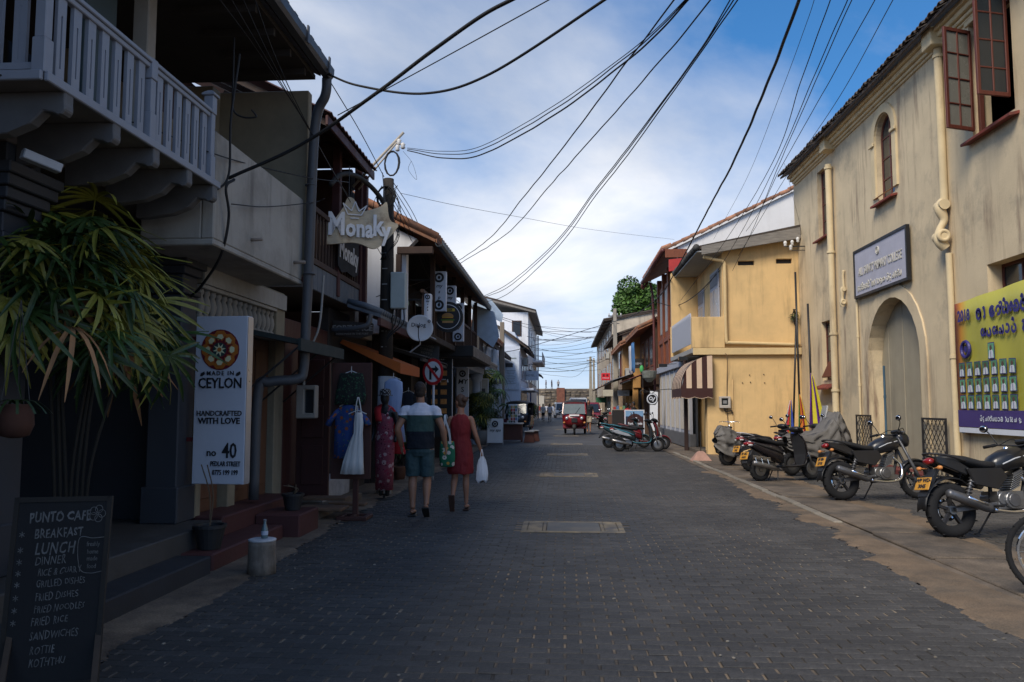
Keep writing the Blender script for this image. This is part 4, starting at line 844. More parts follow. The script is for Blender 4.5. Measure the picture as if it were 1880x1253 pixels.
bx('lintel', M_cwall, ms, -3.8, -3.77, 8.101, 10.6, 2.785, 2.99, .004); bx('frieze_rail', M_cwall, ms, -3.95, -3.79, 8.12, 10.3, 2.36, 2.42, .008); bx('frieze_rail', M_cwall, ms, -3.95, -3.79, 8.12, 10.3, 2.74, 2.784, .008); bx('frieze_back', M_room, ms, -4.1, -4.06, 8.12, 10.3, 2.42, 2.74, 0)
bml = None
for i in range(15):
    if bml is None: o = part('stone_baluster', mat('stone_baluster', (.24,.225,.20), rough=.9, var=.2), ms, lambda m: m.lathe([(.05,0),(.05,.03),(.03,.05),(.05,.10),(.056,.15),(.045,.21),(.03,.25),(.045,.27),(.045,.31)], 10), smooth=True); bml = o.data
    else: o = bpy.data.objects.new('stone_baluster', bml); COL.objects.link(o); o.parent = ms
    o.location = wo(ms,(-3.87,8.2+i*.147,2.425))
M_doorb = mat('brown_shop_door', (.10,.045,.025), rough=.6, var=.2, stretch=(4,4,.6), scale=5)
for y_ in (8.24, 9.12, 9.7): dl = bx('door', M_doorb, ms, -3.93, -3.88, y_, y_+.56, .36, 2.35, .006); bx('panel', M_doorb, dl, -3.878, -3.868, y_+.1, y_+.46, .5, 1.2, .008); bx('panel', M_doorb, dl, -3.878, -3.868, y_+.1, y_+.46, 1.35, 2.2, .008)
M_rst = mat('red_oxide_step', (.062,.020,.019), rough=.7, var=.25, scale=3, bump=.2)
bx('step', M_rst, ms, -3.9, -3.5, 8.1, 10.3, 0, .36, .015); bx('step', M_rst, ms, -3.499, -3.15, 7.1, 8.9, 0, .17, .015); bx('step', M_rst, ms, -3.499, -2.98, 8.95, 9.65, 0, .27, .015)
m = MB(); m.prism([(-3.79,2.42),(-3.02,2.26),(-3.02,2.20),(-3.79,2.36)], lambda x,z: V((x,8.95,z)), (0,1.75,0)); m.box(-3.04,-3.0,8.93,10.72,2.13,2.27); 
can = m.build('canopy', mat('dark_green_canvas', (.022,.03,.028), rough=.8), ms, world=True); m = MB()
for y_ in (9.0, 9.8, 10.6): m = MB(); m.bar((-3.05,y_,2.18),(-3.79,y_,1.55),.02,.02); m.build('canopy_strut', iron(), ms, world=True)
mb2 = thing('electricity_meter', 'cream electricity meter box beside the bent grey downpipe', 'meter box', (-3.42, 10.5, 1.55))
part('case', mat('meter_cream', (.27,.25,.22), rough=.6), mb2, lambda m: m.prism(rect(-.13,.13,-.22,.22), lambda x,z: V((x,-.1,z)), (0,.16,0), [rect(-.02,.11,-.15,.16)]), bevel=.012); part('window', M_glass, mb2, lambda m: m.box(-.02,.11,-.04,-.03,-.15,.16)); part('conduit', mat('pvc', (.3,.29,.27)), mb2, lambda m: m.tube(spline([(-.05,-.02,.22),(-.03,-.02,.6),(.15,-.05,1.0),(.2,-.05,1.7)],5), .015, 6))
# ================================================================== third front: timber balcony with the Monaky banner
tb = thing('balcony_house', 'dark timber balcony house with tin roof next to the utility pole', 'building', (-4, 11.5, 0))
M_dkt = mat('dark_stained_timber', (.05,.026,.017), rough=.65, var=.3, stretch=(4,.8,4), scale=5); M_bt = mat('blue_grey_board', (.09,.105,.125), rough=.6, var=.2)
m = MB(); m.box(-5.6,-5.4,9.7,16.5,0,6.2); m.box(-5.4,-3.75,13.7,13.8,3.2,5.7); m.box(-5.4,-3.85,10.85,10.9,3.2,5.8); m.box(-5.4,-3.7,10.9,13.7,5.72,5.77); m.box(-5.4,-3.9,15.0,15.15,0,3.3); m.build('wall', MATS['dark_timber'], tb, world=True)
bx('balcony_floor', mat('dim_plaster', (.13,.11,.095), rough=.9), tb, -5.4, -3.60, 10.85, 13.8, 3.16, 3.22, 0)
for i in range(14): bx('fascia_board', M_bt, tb, -3.595, -3.57, 10.9+i*.205, 11.09+i*.205, 3.16, 3.52, .006)
bx('timber_rail', M_dkt, tb, -3.64, -3.55, 10.85, 13.75, 3.521, 3.61, .008); bx('timber_rail', M_dkt, tb, -3.63, -3.56, 10.85, 13.75, 4.30, 4.38, .008)
for i in range(19): bx('spindle', M_dkt, tb, -3.615, -3.58, 10.95+i*.152, 10.985+i*.152, 3.61, 4.30, .004)
for y_ in (10.87, 12.25, 13.62): bx('timber_post', mat('maroon_post', (.06,.018,.016), rough=.6), tb, -3.67, -3.54, y_, y_+.12, 3.22, 5.7, .008)
for i in range(7): bx('louvre', M_bt, tb, -3.75, -3.68, 13.62, 13.68, 3.5+i*.3, 3.76+i*.3, .01)
bx('corner_post', MATS['maroon_post'], tb, -3.60, -3.48, 13.75, 13.87, 2.75, 5.6, .008)
m = MB(); rows = [[],[]]
for i in range(57): y_ = 10.7+i*.05; dz = .018*math.sin(i*PI*.5); rows[0].append(V((-3.24,y_,5.60+dz))); rows[1].append(V((-6.6,y_,7.3+dz)))
m.loft(rows, False, False); m.build('roof', mat('maroon_tin', (.13,.075,.075), rough=.6, var=.25), tb, world=True, solid=.012)
bx('eave_board', MATS['maroon_post'], tb, -3.32, -3.28, 10.71, 13.48, 5.43, 5.57, .006)
m = MB()
for i in range(6): m.bar((-3.31,10.9+i*.47,5.5),(-5.5,10.9+i*.47,6.6),.06,.09)
m.build('rafters', M_dkt, tb, world=True)['kind'] = 'stuff'
bnr = thing('shop_banner', 'black hanging banner painted with white Monaky on the timber balcony rail', 'banner', (-3.52, 12.75, 3.95))
part('cloth', mat('black_banner', (.02,.02,.022), rough=.85), bnr, lambda m: m.prism([(-.62,.42),(.62,.42),(.6,-.22),(.3,-.30),(-.1,-.28),(-.4,-.34),(-.62,-.26)], lambda y,z: V((0,y,z)), (.008,0,0)))
M_wl = mat('painted_white_letters', (.55,.56,.58), rough=.7)
lettering('Monaky', .40, M_wl, bnr, (.012,0,.02), (0,1,0), (0,0,1), fat=.012, squeeze=.9, thick=.003)
# lower: dark red doors, open leaf toward us
bx('door', mat('dark_red_door', (.045,.013,.011), rough=.55, var=.25, stretch=(4,4,.6), scale=4), tb, -3.86, -3.8, 10.62, 12.6, .3, 2.7, .01)
dl = bx('door_leaf', MATS['dark_red_door'], tb, -3.74, -3.27, 11.0, 11.05, .22, 2.28, .01)
for (z0, z1) in ((.4,.95),(1.05,1.5),(1.6,2.15)): bx('panel', MATS['dark_red_door'], dl, -3.66, -3.35, 10.985, 10.998, z0, z1, .01)
bx('plank_step', mat('worn_plank', (.13,.075,.045), rough=.8, var=.3, stretch=(1,4,4), scale=5), tb, -3.5, -2.88, 10.3, 10.68, .13, .17, .008); bx('plank_step', MATS['worn_plank'], tb, -3.55, -2.95, 10.72, 11.0, .22, .26, .008); bx('plank_step', MATS['worn_plank'], tb, -3.3, -2.78, 11.1, 11.3, .10, .14, .008)
bx('threshold', M_conc, tb, -3.8, -3.2, 10.1, 12.6, 0, .128, .01); bx('kick_wall', mat('chipped_white', (.3,.3,.31), rough=.8, var=.4), tb, -3.81, -3.4, 11.2, 12.6, .129, .42, .01)
# ================================================================== lace shop: low tiled front between the timber balcony and the white gable
lc = thing('lace_shop', 'low shop with small tiled pent roof and orange awning behind the utility pole', 'shop', (-3.6, 13.8, 0))
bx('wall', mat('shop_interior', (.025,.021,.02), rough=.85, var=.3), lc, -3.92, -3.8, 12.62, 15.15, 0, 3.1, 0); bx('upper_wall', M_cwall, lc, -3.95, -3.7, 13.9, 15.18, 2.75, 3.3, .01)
m = MB(); m.prism([(-2.95,2.92),(-3.5,3.1),(-3.5,3.16),(-2.95,2.98)], lambda x,z: V((x,12.66,z)), (0,2.5,0)); rfl = m.build('roof', M_bt, lc, world=True); roof_tiles(rfl, -2.93, 2.98, -3.5, 3.16, 12.7, 15.1, M_bt, step=.16)
bx('fascia', MATS['maroon_post'], lc, -3.0, -2.94, 12.64, 15.18, 2.79, 2.915, .006)
wpipe('waste_pipe', lc, spline([(-3.7,12.5,2.7),(-3.3,12.4,2.72),(-3.1,12.4,2.78),(-3.05,12.42,2.95)],5), .04, M_gut)
m = MB(); m.prism([(-2.75,2.04),(-2.75,2.22),(-3.75,2.62),(-3.8,2.56)], lambda x,z: V((x,13.3,z)), (0,1.8,0)); m.build('awning', mat('orange_canvas', (.34,.085,.015), rough=.85, var=.1), lc, world=True)
sg = thing('carved_shop_sign', 'dark carved FORT LACE board above the orange awning', 'sign', (-3.42, 12.7, 2.75)); part('board', mat('dark_wood_sign', (.03,.022,.018), rough=.7), sg, lambda m: m.prism([(-.34,.14),(.34,.08),(.34,-.1),(.1,-.17),(-.3,-.12)], lambda x,z: V((x,0,z)), (0,.04,0)), bevel=.01)
lettering('FORT LACE', .13, mat('dull_silver_letters', (.2,.19,.18)), sg, (0,-.004,0), (1,0,0), (0,0,1), thick=.008, fat=.004); lettering('HANDMADE IN THE FORT', .045, MATS['dull_silver_letters'], sg, (0,-.004,-.09), (1,0,0), (0,0,1), thick=.006)
# ================================================================== white gable house with dark timber gallery, y 15.2 .. 25.3
wg = thing('gallery_house', 'white gable house with dark timber upstairs gallery above the shops', 'house', (-3.5, 20, 0))
M_wht = mat('lime_white_wall', (.72,.72,.73), rough=.85, var=.06, scale=1.5, bump=.12, streak=(.42,.41,.40), samt=.35)
m = MB(); m.prism([(-4.6,2.9),(-3.05,2.9),(-3.05,4.55),(-2.85,4.75),(-4.6,5.62)], lambda x,z: V((x,15.2,z)), (0,.22,0)); m.build('gable_wall', M_wht, wg, world=True)
m = MB(); m.box(-4.6,-4.4,15.42,25.3,0,5.7); m.box(-4.4,-2.6,15.43,25.2,4.95,5.0); m.box(-4.4,-3.0,25.1,25.3,2.9,4.7); m.build('wall', mat('brown_black_wall', (.028,.02,.016), rough=.8, var=.3), wg, world=True)
m = MB(); m.prism([(-2.42,4.62),(-5.6,6.2),(-5.6,6.3),(-2.42,4.72)], lambda x,z: V((x,15.0,z)), (0,10.4,0)); rfg = m.build('roof', M_ttile, wg, world=True); roof_tiles(rfg, -2.42, 4.72, -5.6, 6.3, 15.05, 25.3, M_ttile, step=.24)
m = MB(); m.prism(gp, lambda x,z: V((-2.38+x,15.0,4.62+z)), (0,10.4,0)); m.build('gutter', mat('dark_green_gutter', (.03,.038,.04), rough=.5), wg, world=True)
bx('gallery_floor', MATS['brown_black_wall'], wg, -4.4, -2.7, 15.43, 25.1, 2.85, 2.98, .01)
bx('gallery_beam', M_dkt, wg, -3.2, -2.5, 15.02, 15.14, 4.42, 4.56, .008); bx('gallery_post', M_dkt, wg, -3.22, -3.12, 15.03, 15.14, 2.9, 4.419, .008); bx('gallery_beam', M_dkt, wg, -3.22, -2.6, 15.03, 15.14, 2.78, 2.899, .008)
for y_ in (16.6, 18.2, 19.9, 21.6, 23.3, 24.9): bx('gallery_post', M_dkt, wg, -2.82, -2.72, y_, y_+.1, 2.98, 4.75, .006)
bx('gallery_rail', M_dkt, wg, -2.81, -2.74, 15.43, 25.0, 3.72, 3.79, .006)
for i in range(45): bx('gallery_baluster', M_dkt, wg, -2.79, -2.76, 15.5+i*.21, 15.53+i*.21, 2.98, 3.72, .003)
for y_ in (16.9, 19.0, 21.0, 23.0): w_ = bx('window', M_dkt, wg, -4.4, -4.34, y_, y_+1.1, 3.2, 4.6, .01); bx('pane', M_glass, w_, -4.339, -4.33, y_+.1, y_+1.0, 3.3, 4.5, 0)
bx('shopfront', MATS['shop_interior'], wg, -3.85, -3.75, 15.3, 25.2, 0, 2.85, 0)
for y_ in (15.4, 17.9, 20.4, 22.9): bx('shop_pillar', MATS['brown_black_wall'], wg, -3.74, -3.45, y_, y_+.22, 0, 2.849, .008)
leanto('dark corrugated pent awning under the satellite dish', -2.72, -3.75, 15.4, 18.6, 2.45, 2.75, mat('dark_tin', (.05,.048,.046), rough=.7, var=.3))
bs = thing('shop_canopy', 'deep black box canopy above the white column', 'awning', (-2.6, 22, 2.9)); bx('slab', black(), bs, -3.4, -2.25, 19.8, 24.6, 2.72, 3.0, .015); bx('soffit', mat('canopy_soffit', (.03,.025,.022)), bs, -3.35, -2.3, 19.85, 24.55, 2.69, 2.719, 0)
bt = thing('rolled_blind', 'pale blue canvas side blind hanging from the gallery eave', 'blind', (-2.6, 25, 4)); m = MB(); m.prism([(-2.9,4.75),(-2.2,4.5),(-2.05,3.7),(-2.25,3.35),(-2.95,3.9)], lambda x,z: V((x,25.35,z)), (.0,.03,0)); m.build('canvas', mat('blue_canvas', (.36,.45,.56), rough=.85, var=.15), bt, world=True)
bt2 = thing('rolled_blind', 'upper blue canvas flap under the gallery roof end', 'blind', (-2.6, 25.6, 4)); m = MB(); m.prism([(-3.2,5.15),(-2.35,4.95),(-1.95,4.45),(-2.0,4.2),(-2.9,4.6)], lambda x,z: V((x,25.7,z)), (.0,.03,0)); m.build('canvas', MATS['blue_canvas'], bt2, world=True)
# ================================================================== spa portico, y 25.6 .. 31
sp = thing('spa_portico', 'spa front with pale blue round columns and small tiled portico', 'building', (-3.4, 28, 0))
bx('wall', mat('spa_wall', (.10,.095,.09), rough=.8, var=.2), sp, -4.6, -4.4, 25.4, 37, 0, 4.2, 0)
M_pblue = mat('pale_blue_column', (.40,.47,.58), rough=.6, var=.08)
for y_ in (25.8, 30.6): part('column', M_pblue, sp, lambda m: m.lathe([(.24,0),(.24,.2),(.19,.24),(.17,2.4),(.2,2.45),(.24,2.55),(.24,2.7)], 20, Matrix.Translation(wo(sp,(-3.35,y_,0)))), smooth=True)
bx('architrave', M_pblue, sp, -3.6, -3.1, 25.5, 31.0, 2.7, 2.92, .02)
m = MB(); m.prism([(-2.6,2.85),(-4.4,3.7),(-4.4,3.8),(-2.6,2.95)], lambda x,z: V((x,25.4,z)), (0,6,0)); rfs = m.build('roof', M_grw, sp, world=True); roof_tiles(rfs, -2.6, 2.95, -4.4, 3.8, 25.5, 31.3, M_grw, step=.26)
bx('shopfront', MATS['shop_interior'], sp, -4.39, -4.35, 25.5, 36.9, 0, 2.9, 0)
def framed(label, p, wd, hd, m_, nm='framed_poster', cat='poster'):
    t = thing(nm, label, cat, p); part('frame', white(), t, lambda m: m.prism(rect(-wd/2,wd/2,-hd/2,hd/2), lambda x,z: V((x,0,z)), (0,.03,0), [rect(-wd/2+.03,wd/2-.03,-hd/2+.03,hd/2-.03)])); part('print', m_, t, lambda m: m.box(-wd/2+.03,wd/2-.03,.01,.025,-hd/2+.03,hd/2-.03)); part('picture', mat('poster_dark', (.06,.06,.06)), t, lambda m: m.box(-wd*.2,wd*.2,.004,.009,-hd*.3,-hd*.05)); return t
framed('left framed menu poster behind the spa plants', at(872,712,30.5), .5, .75, mat('poster_paper', (.40,.38,.33))); framed('right framed menu poster behind the spa plants', at(887,712,30.8), .42, .7, MATS['poster_paper'])
# ================================================================== farther left
M_dwall = mat('dark_boarded_wall', (.05,.045,.042), rough=.85, var=.35)
l1 = shop('shop_house', 'dark boarded house with orange tiled roof beyond the spa', -3.35, 6, 31.5, 38.6, 4.5, M_dwall, M_ttile, -1, eave=.45, rise=1.5, wins=((32.5,33.9,3.1,4.2,M_dkt,DG),(35,36.4,3.1,4.2,M_dkt,DG),(37.2,38.3,3.1,4.2,M_dkt,DG)))
l2 = shop('shop_house', 'grey boarded house with dark tiled roof beside the left wooden pole', -4.3, 6, 39.0, 54.6, 4.9, mat('grey_boarded_wall', (.16,.165,.175), rough=.8, var=.3), M_tile, -1, eave=.7, rise=1.5, wins=((42,43.5,3.2,4.5,M_dkt,DG),(46,47.5,3.2,4.5,M_dkt,DG),(50,51.5,3.2,4.5,M_dkt,DG)))
M_pw = mat('pale_blue_white', (.58,.62,.70), rough=.8, var=.06, streak=(.4,.42,.45), samt=.3)
l3 = thing('white_guest_house', 'tall white guest house with printed sign on its end wall', 'house', (-3.6, 60, 0))
m = MB(); m.box(-8,-3.0,55,66,0,5.6); m.prism([(-8,5.6),(-3.0,5.6),(-3.4,6.6),(-8,7.4)], lambda x,z: V((x,55.2,z)), (0,10,0)); m.build('wall', M_pw, l3, world=True)
m = MB(); m.prism([(-2.4,5.35),(-4.6,6.9),(-4.6,7.0),(-2.4,5.45)], lambda x,z: V((x,54.8,z)), (0,11.4,0)); rf3 = m.build('roof', M_tile, l3, world=True); roof_tiles(rf3, -2.4, 5.45, -4.6, 7, 55, 66, M_tile)
for y_ in (56.5, 59, 61.5, 64):
    w_ = bx('window', M_grey, l3, -3.02, -2.95, y_, y_+1.3, 3.3, 4.9, .01); bx('pane', DG, w_, -2.949, -2.94, y_+.1, y_+1.2, 3.4, 4.8, 0)
bx('porch_roof', M_pw, l3, -2.99, -2.1, 56, 65, 2.55, 2.72, .02); bx('shopfront', DG, l3, -2.998, -2.96, 56, 65, 0, 2.4, 0)
sgp = thing('guest_house_sign', 'pale printed sign panel with green edge on the white end wall', 'sign', (-3.5, 54.9, 3.9)); bx('panel', mat('sign_pale_blue', (.50,.56,.64), rough=.6), sgp, -4.12, -3.06, 54.92, 54.97, 2.6, 5.3, 0); bx('green_edge', mat('sign_green', (.06,.34,.10)), sgp, -4.22, -4.12, 54.9, 54.97, 2.7, 4.6, 0); bx('picture', mat('poster_dark', (.06,.06,.06)), sgp, -4.0, -3.5, 54.9, 54.915, 4.15, 4.42, 0)
m = MB()
for i in range(9): m.box(-3.95+.03*(i%3),-3.3-.05*(i%4),54.905,54.915,3.9-i*.11,3.93-i*.11)
m.box(-3.9,-3.25,54.905,54.915,4.72,4.8); m.build('lettering', mat('sign_grey_ink', (.2,.24,.25)), sgp, world=True)
l4 = thing('tall_white_house', 'three storey white house at the far left end of the street', 'house', (-3.5, 78, 0))
m = MB(); m.box(-9,-2.95,66.4,88,0,9.3); m.build('wall', M_wht, l4, world=True); m = MB(); m.prism([(-2.3,9.2),(-9,11.0),(-9,11.15),(-2.3,9.35)], lambda x,z: V((x,66,z)), (0,22.6,0)); rf4 = m.build('roof', M_grw, l4, world=True); roof_tiles(rf4, -2.3, 9.35, -9, 11.15, 66.2, 88.4, M_tile, step=.4)
for (px, yy) in ((-4.0,66.4),): 
    w_ = bx('window', M_dkt, l4, -4.3, -3.5, 66.34, 66.42, 7.3, 8.6, .01); bx('pane', DG, w_, -4.2, -3.6, 66.325, 66.338, 7.4, 8.5, 0)
for y_ in (68.5, 72.5, 76.5, 80.5, 84.5):
    for z_ in (3.4, 6.4): w_ = bx('window', M_grey, l4, -2.96, -2.9, y_, y_+1.4, z_, z_+1.7, .01); bx('pane', DG, w_, -2.899, -2.89, y_+.12, y_+1.28, z_+.12, z_+1.58, 0)
bx('balcony', M_wht, l4, -2.94, -2.0, 76, 86, 5.6, 5.8, .02); bx('balcony_front', M_grey, l4, -2.05, -1.99, 76, 86, 5.801, 6.6, .02); wpipe('downpipe', l4, [(-2.8,87.8,9.2),(-2.8,87.8,0)], .08, M_grey)
leanto('weathered tin awning in front of the tall white house', -1.9, -2.95, 68, 75, 4.1, 4.6, M_tin)
tp = thing('white_tarpaulin', 'white tarpaulin slung over the stall beside the left wooden pole', 'tarpaulin', (-3.1, 34, 3)); m = MB(); rows = []
for i in range(13):
    rows.append([V((-3.5+i*.06+.05*k/9, 34.0+.07*math.sin(i*1.1+k*.5)+.05*math.sin(i*2.7+k), 4.1-.02*i-.155*k-(.03*(i%4) if k == 9 else 0))) for k in range(10)])
m.loft(rows, False, False); m.build('sheet', mat('tarpaulin_white', (.62,.62,.64), rough=.6, var=.1), tp, world=True, smooth=True, solid=.008)
wp = at(922,592,38); wpl = thing('wooden_pole', 'square weathered wooden pole standing left of the street beyond the spa', 'pole', (wp.x, 38, 0)); part('shaft', mat('grey_wood_pole', (.21,.175,.135), rough=.9, var=.3, stretch=(5,5,.5)), wpl, lambda m: m.loft([[V((a*.13,b_*.13,0)) for a,b_ in ((-1,-1),(1,-1),(1,1),(-1,1))],[V((a*.1,b_*.1,wp.z)) for a,b_ in ((-1,-1),(1,-1),(1,1),(-1,1))]]), bevel=.012)
# ================================================================== two-wheelers (local frame: +x forward, origin on the ground)
def wheel(parent, x, r, w, kind='alloy', z=None):
    z = r if z is None else z
    wl = part('wheel', alu() if kind != 'spoke' else chrome(), parent, lambda m: (m.cyl((x,-.05,z),(x,.05,z),r*.16,14), m.torus((x,0,z),(0,1,0),r*.74,r*.045,32,6,1.6)), smooth=False)
    part('tyre', rubber(), wl, lambda m: (m.torus((x,0,z),(0,1,0),r-w*.55,w*.56,36,10,.95), [m.obox((x+(r-.002)*math.cos(2*PI*k/30),(.25 if k%2 else -.25)*w,z+(r-.002)*math.sin(2*PI*k/30)),(.012,w*.42,.012),Matrix.Rotation(-2*PI*k/30,3,'Y')) for k in range(30)]), smooth=True)
    def sp(m):
        if kind == 'alloy':
            for k in range(5):
                a = 2*PI*k/5+.3; c, s_ = math.cos(a), math.sin(a); m.bar((x+.1*r*c,0,z+.1*r*s_),(x+.74*r*c,0,z+.74*r*s_),.03,.045,(0,1,0))
        elif kind == 'disc': m.lathe([(r*.72,-.02),(r*.5,-.035),(r*.2,-.04),(r*.2,.04),(r*.5,.035),(r*.72,.02)], 24, Matrix.Translation((x,0,z)) @ Matrix.Rotation(PI/2,4,'X'))
        else:
            for k in range(28):
                a = 2*PI*k/28; m.bar((x+.03*math.cos(a+.6),.03*(-1)**k,z+.03*math.sin(a+.6)),(x+.74*r*math.cos(a),0,z+.74*r*math.sin(a)),.004,.004,(0,1,0))
    part('spokes', MATS['dark_iron'] if kind == 'alloy' and iron() else alu() if kind == 'disc' else chrome(), wl, sp)
    if kind == 'alloy': part('brake_disc', chrome(), wl, lambda m: m.torus((x,.06,z),(0,1,0),r*.36,.018,20,4,.2))
    return wl
def sect(m, secs, n=14, p=2.4):      # loft of super-ellipses along x: (x, zc, half_w, half_h)
    rings = []
    for x, zc, hw, hh in secs:
        ring = []
        for j in range(n):
            a = 2*PI*j/n; c, s_ = math.cos(a), math.sin(a)
            ring.append(V((x, hw*math.copysign(abs(c)**(2/p), c), zc+hh*math.copysign(abs(s_)**(2/p), s_))))
        rings.append(ring)
    m.loft(rings)
def mirror(parent, y, base, tip, rx=.062, rz=.042):
    s_ = 1 if y > 0 else -1
    mr = part('mirror', black(), parent, lambda m: (m.tube(spline([base,(V(base)+V(tip))/2+V((.02,0.02*s_,.02)),tip],4), .007, 6), m.ell(tip, .022, rx, rz, 14, 6)), smooth=True)
    part('mirror_glass', chrome(), mr, lambda m: m.ell(V(tip)-V((.017,0,0)), .008, rx*.86, rz*.84, 14, 6), smooth=True); return mr
def plate(parent, x, z, tilt, digits):
    pl = part('number_plate', mat('plate_yellow', (.50,.24,.03), rough=.5), parent, lambda m: m.obox((x,0,z),(.008,.24,.15),Matrix.Rotation(tilt,3,'Y')), bevel=.004)
    c, s_ = math.cos(tilt), math.sin(tilt); up = V((s_,0,c)); n_ = V((-c,0,s_)); rt_ = V((0,-1,0))
    for i, tx in enumerate(digits): lettering(tx, .062, ink(), pl, V((x,0,z))+up*(.035-.07*i)+n_*.005, rt_, up, thick=.002, fat=.003)
def motorbike(name, label, loc, rz, lean, tankcol, digits):
    t = thing(name, label, 'motorbike', loc, rz, 'motorbikes parked by the school'); t.rotation_euler = (lean, 0, rz)
    body = mat(tankcol[0], tankcol[1], rough=.36, var=.15, coat=.3, bump=.05); bl = black(); gunm = mat('engine_grey', (.14,.14,.145), rough=.45, metal=.7, var=.3)
    wheel(t, -.66, .305, .12); wheel(t, .66, .30, .09)
    part('swingarm', gunm, t, lambda m: (m.bar((-.66,.09,.305),(-.1,.09,.36),.03,.05), m.bar((-.66,-.09,.305),(-.1,-.09,.36),.03,.05)), bevel=.006)
    for y in (-.085,.085): part('fork', gunm, t, lambda m: m.tube([(.66,y,.30),(.60,y,.45),(.36,y,.98)], [.026,.026,.02], 10), smooth=True); part('shock_absorber', gunm, t, lambda m: (m.tube([(-.52,y*1.2,.42),(-.38,y*1.2,.74)], .02, 8), [m.torus((-.50+.12*k/7,y*1.2,.46+.26*k/7),(.45,0,1),.032,.007,12,5) for k in range(8)]), smooth=True)
    part('front_fender', body, t, lambda m: m.loft([[V((.66+.335*math.cos(a),q*.062,.30+.335*math.sin(a)-abs(q)*abs(q)*.03)) for q in (-1,-.5,0,.5,1)] for a in [R(20+12*k) for k in range(11)]], False, False), smooth=True, solid=.006)
    part('rear_fender', bl, t, lambda m: m.loft([[V((-.66+.36*math.cos(a),q*.075,.32+.36*math.sin(a)-q*q*.03)) for q in (-1,-.5,0,.5,1)] for a in [R(50+13*k) for k in range(11)]], False, False), smooth=True, solid=.006)
    part('fuel_tank', body, t, lambda m: sect(m, [(-.12,.78,.06,.06),(-.06,.80,.11,.10),(.08,.84,.15,.125),(.22,.87,.165,.13),(.34,.88,.13,.11),(.42,.88,.06,.06)]), smooth=True)
    part('tank_cap', chrome(), t, lambda m: m.cyl((.16,0,.965),(.17,0,.985),.035,14)); part('tank_stripe', mat('silver_stripe', (.5,.5,.5), rough=.3), t, lambda m: [m.tube([(-.02,.128*s_,.80),(.12,.158*s_,.86),(.3,.148*s_,.90)], .008, 5) for s_ in (-1,1)])
    part('seat', mat('seat_vinyl', (.014,.014,.015), rough=.6, bump=.25, bscale=60), t, lambda m: sect(m, [(-.74,.87,.05,.03),(-.66,.875,.09,.05),(-.45,.85,.12,.055),(-.25,.80,.13,.05),(-.1,.79,.10,.05),(-.02,.81,.06,.04)]), smooth=True)
    for s_ in (-1,1): part('side_panel', body, t, lambda m: m.prism([(-.42,.58),(-.12,.52),(.02,.66),(-.05,.76),(-.5,.76)], lambda x,z: V((x,s_*.115,z)), (0,s_*.03,0)), bevel=.012); part('tail_cowl', body, t, lambda m: m.prism([(-.40,.74),(-.48,.68),(-.84,.82),(-.86,.90),(-.6,.86)], lambda x,z: V((x,s_*.07,z)), (0,s_*.045,0)), bevel=.012)
    part('grab_rail', iron(), t, lambda m: m.tube(spline([(-.5,.13,.84),(-.7,.14,.9),(-.86,.08,.93),(-.86,-.08,.93),(-.7,-.14,.9),(-.5,-.13,.84)],5), .013, 7), smooth=True)
    part('tail_light', mat('tail_red', (.22,.012,.012), rough=.2, coat=.5), t, lambda m: sect(m, [(-.9,.84,.05,.03),(-.86,.85,.07,.04),(-.82,.85,.06,.03)]), smooth=True)
    for s_ in (-1,1): part('indicator', mat('indicator_amber', (.55,.22,.06), rough=.25), t, lambda m: (m.ell((-.86,s_*.17,.77),.03,.035,.025,10,6), m.cyl((-.84,s_*.06,.77),(-.86,s_*.15,.77),.008,6)), smooth=True)
    part('mud_guard', bl, t, lambda m: m.prism([(-.82,.76),(-.78,.76),(-.94,.50),(-.98,.44),(-1.0,.46)], lambda x,z: V((x,-.07,z)), (0,.14,0))); plate(t, -.965, .60, R(24), digits)
    def eng(m):
        m.box(-.14,.20,-.13,.13,.30,.50); m.cyl((.02,-.17,.40),(.02,.17,.40),.095,18); m.cyl((-.08,-.15,.42),(-.08,.15,.42),.07,16)
        for k in range(7): m.obox((.13+.012*k,0,.53+.026*k),(.17,.19,.012),Matrix.Rotation(R(-25),3,'Y'))
        m.obox((.22,0,.70),(.14,.14,.06),Matrix.Rotation(R(-25),3,'Y'))
    part('engine', alu(), t, eng, bevel=.012); part('engine_cover', gunm, t, lambda m: (m.cyl((.03,-.185,.40),(.03,-.17,.40),.075,18), m.cyl((.03,.17,.40),(.03,.185,.40),.075,18)), bevel=.006)
    part('exhaust_pipe', chrome(), t, lambda m: m.tube(spline([(.24,-.06,.66),(.36,-.08,.52),(.30,-.12,.32),(.05,-.15,.27),(-.25,-.16,.30)],6), .021, 9), smooth=True)
    part('muffler', gunm, t, lambda m: m.tube([(-.25,-.165,.30),(-.32,-.17,.32),(-.6,-.18,.42),(-.80,-.185,.49),(-.82,-.185,.495)], [.025,.05,.058,.05,.03], 14), smooth=True); part('heat_shield', chrome(), t, lambda m: m.tube([(-.36,-.215,.36),(-.6,-.228,.44)], .02, 6), smooth=True)
    part('frame', iron(), t, lambda m: (m.tube([(.40,0,.92),(.34,0,.6),(.24,0,.30),(-.14,0,.28)], .024, 8), m.tube([(.38,0,.90),(-.1,0,.70),(-.6,0,.80)], .022, 8), m.tube([(-.1,0,.7),(-.14,0,.32)], .022, 8)), smooth=True)
    part('handlebar', iron(), t, lambda m: m.tube(spline([(.22,.36,1.02),(.26,.26,1.04),(.34,.1,1.02),(.35,0,1.01),(.34,-.1,1.02),(.26,-.26,1.04),(.22,-.36,1.02)],4), .012, 8), smooth=True)
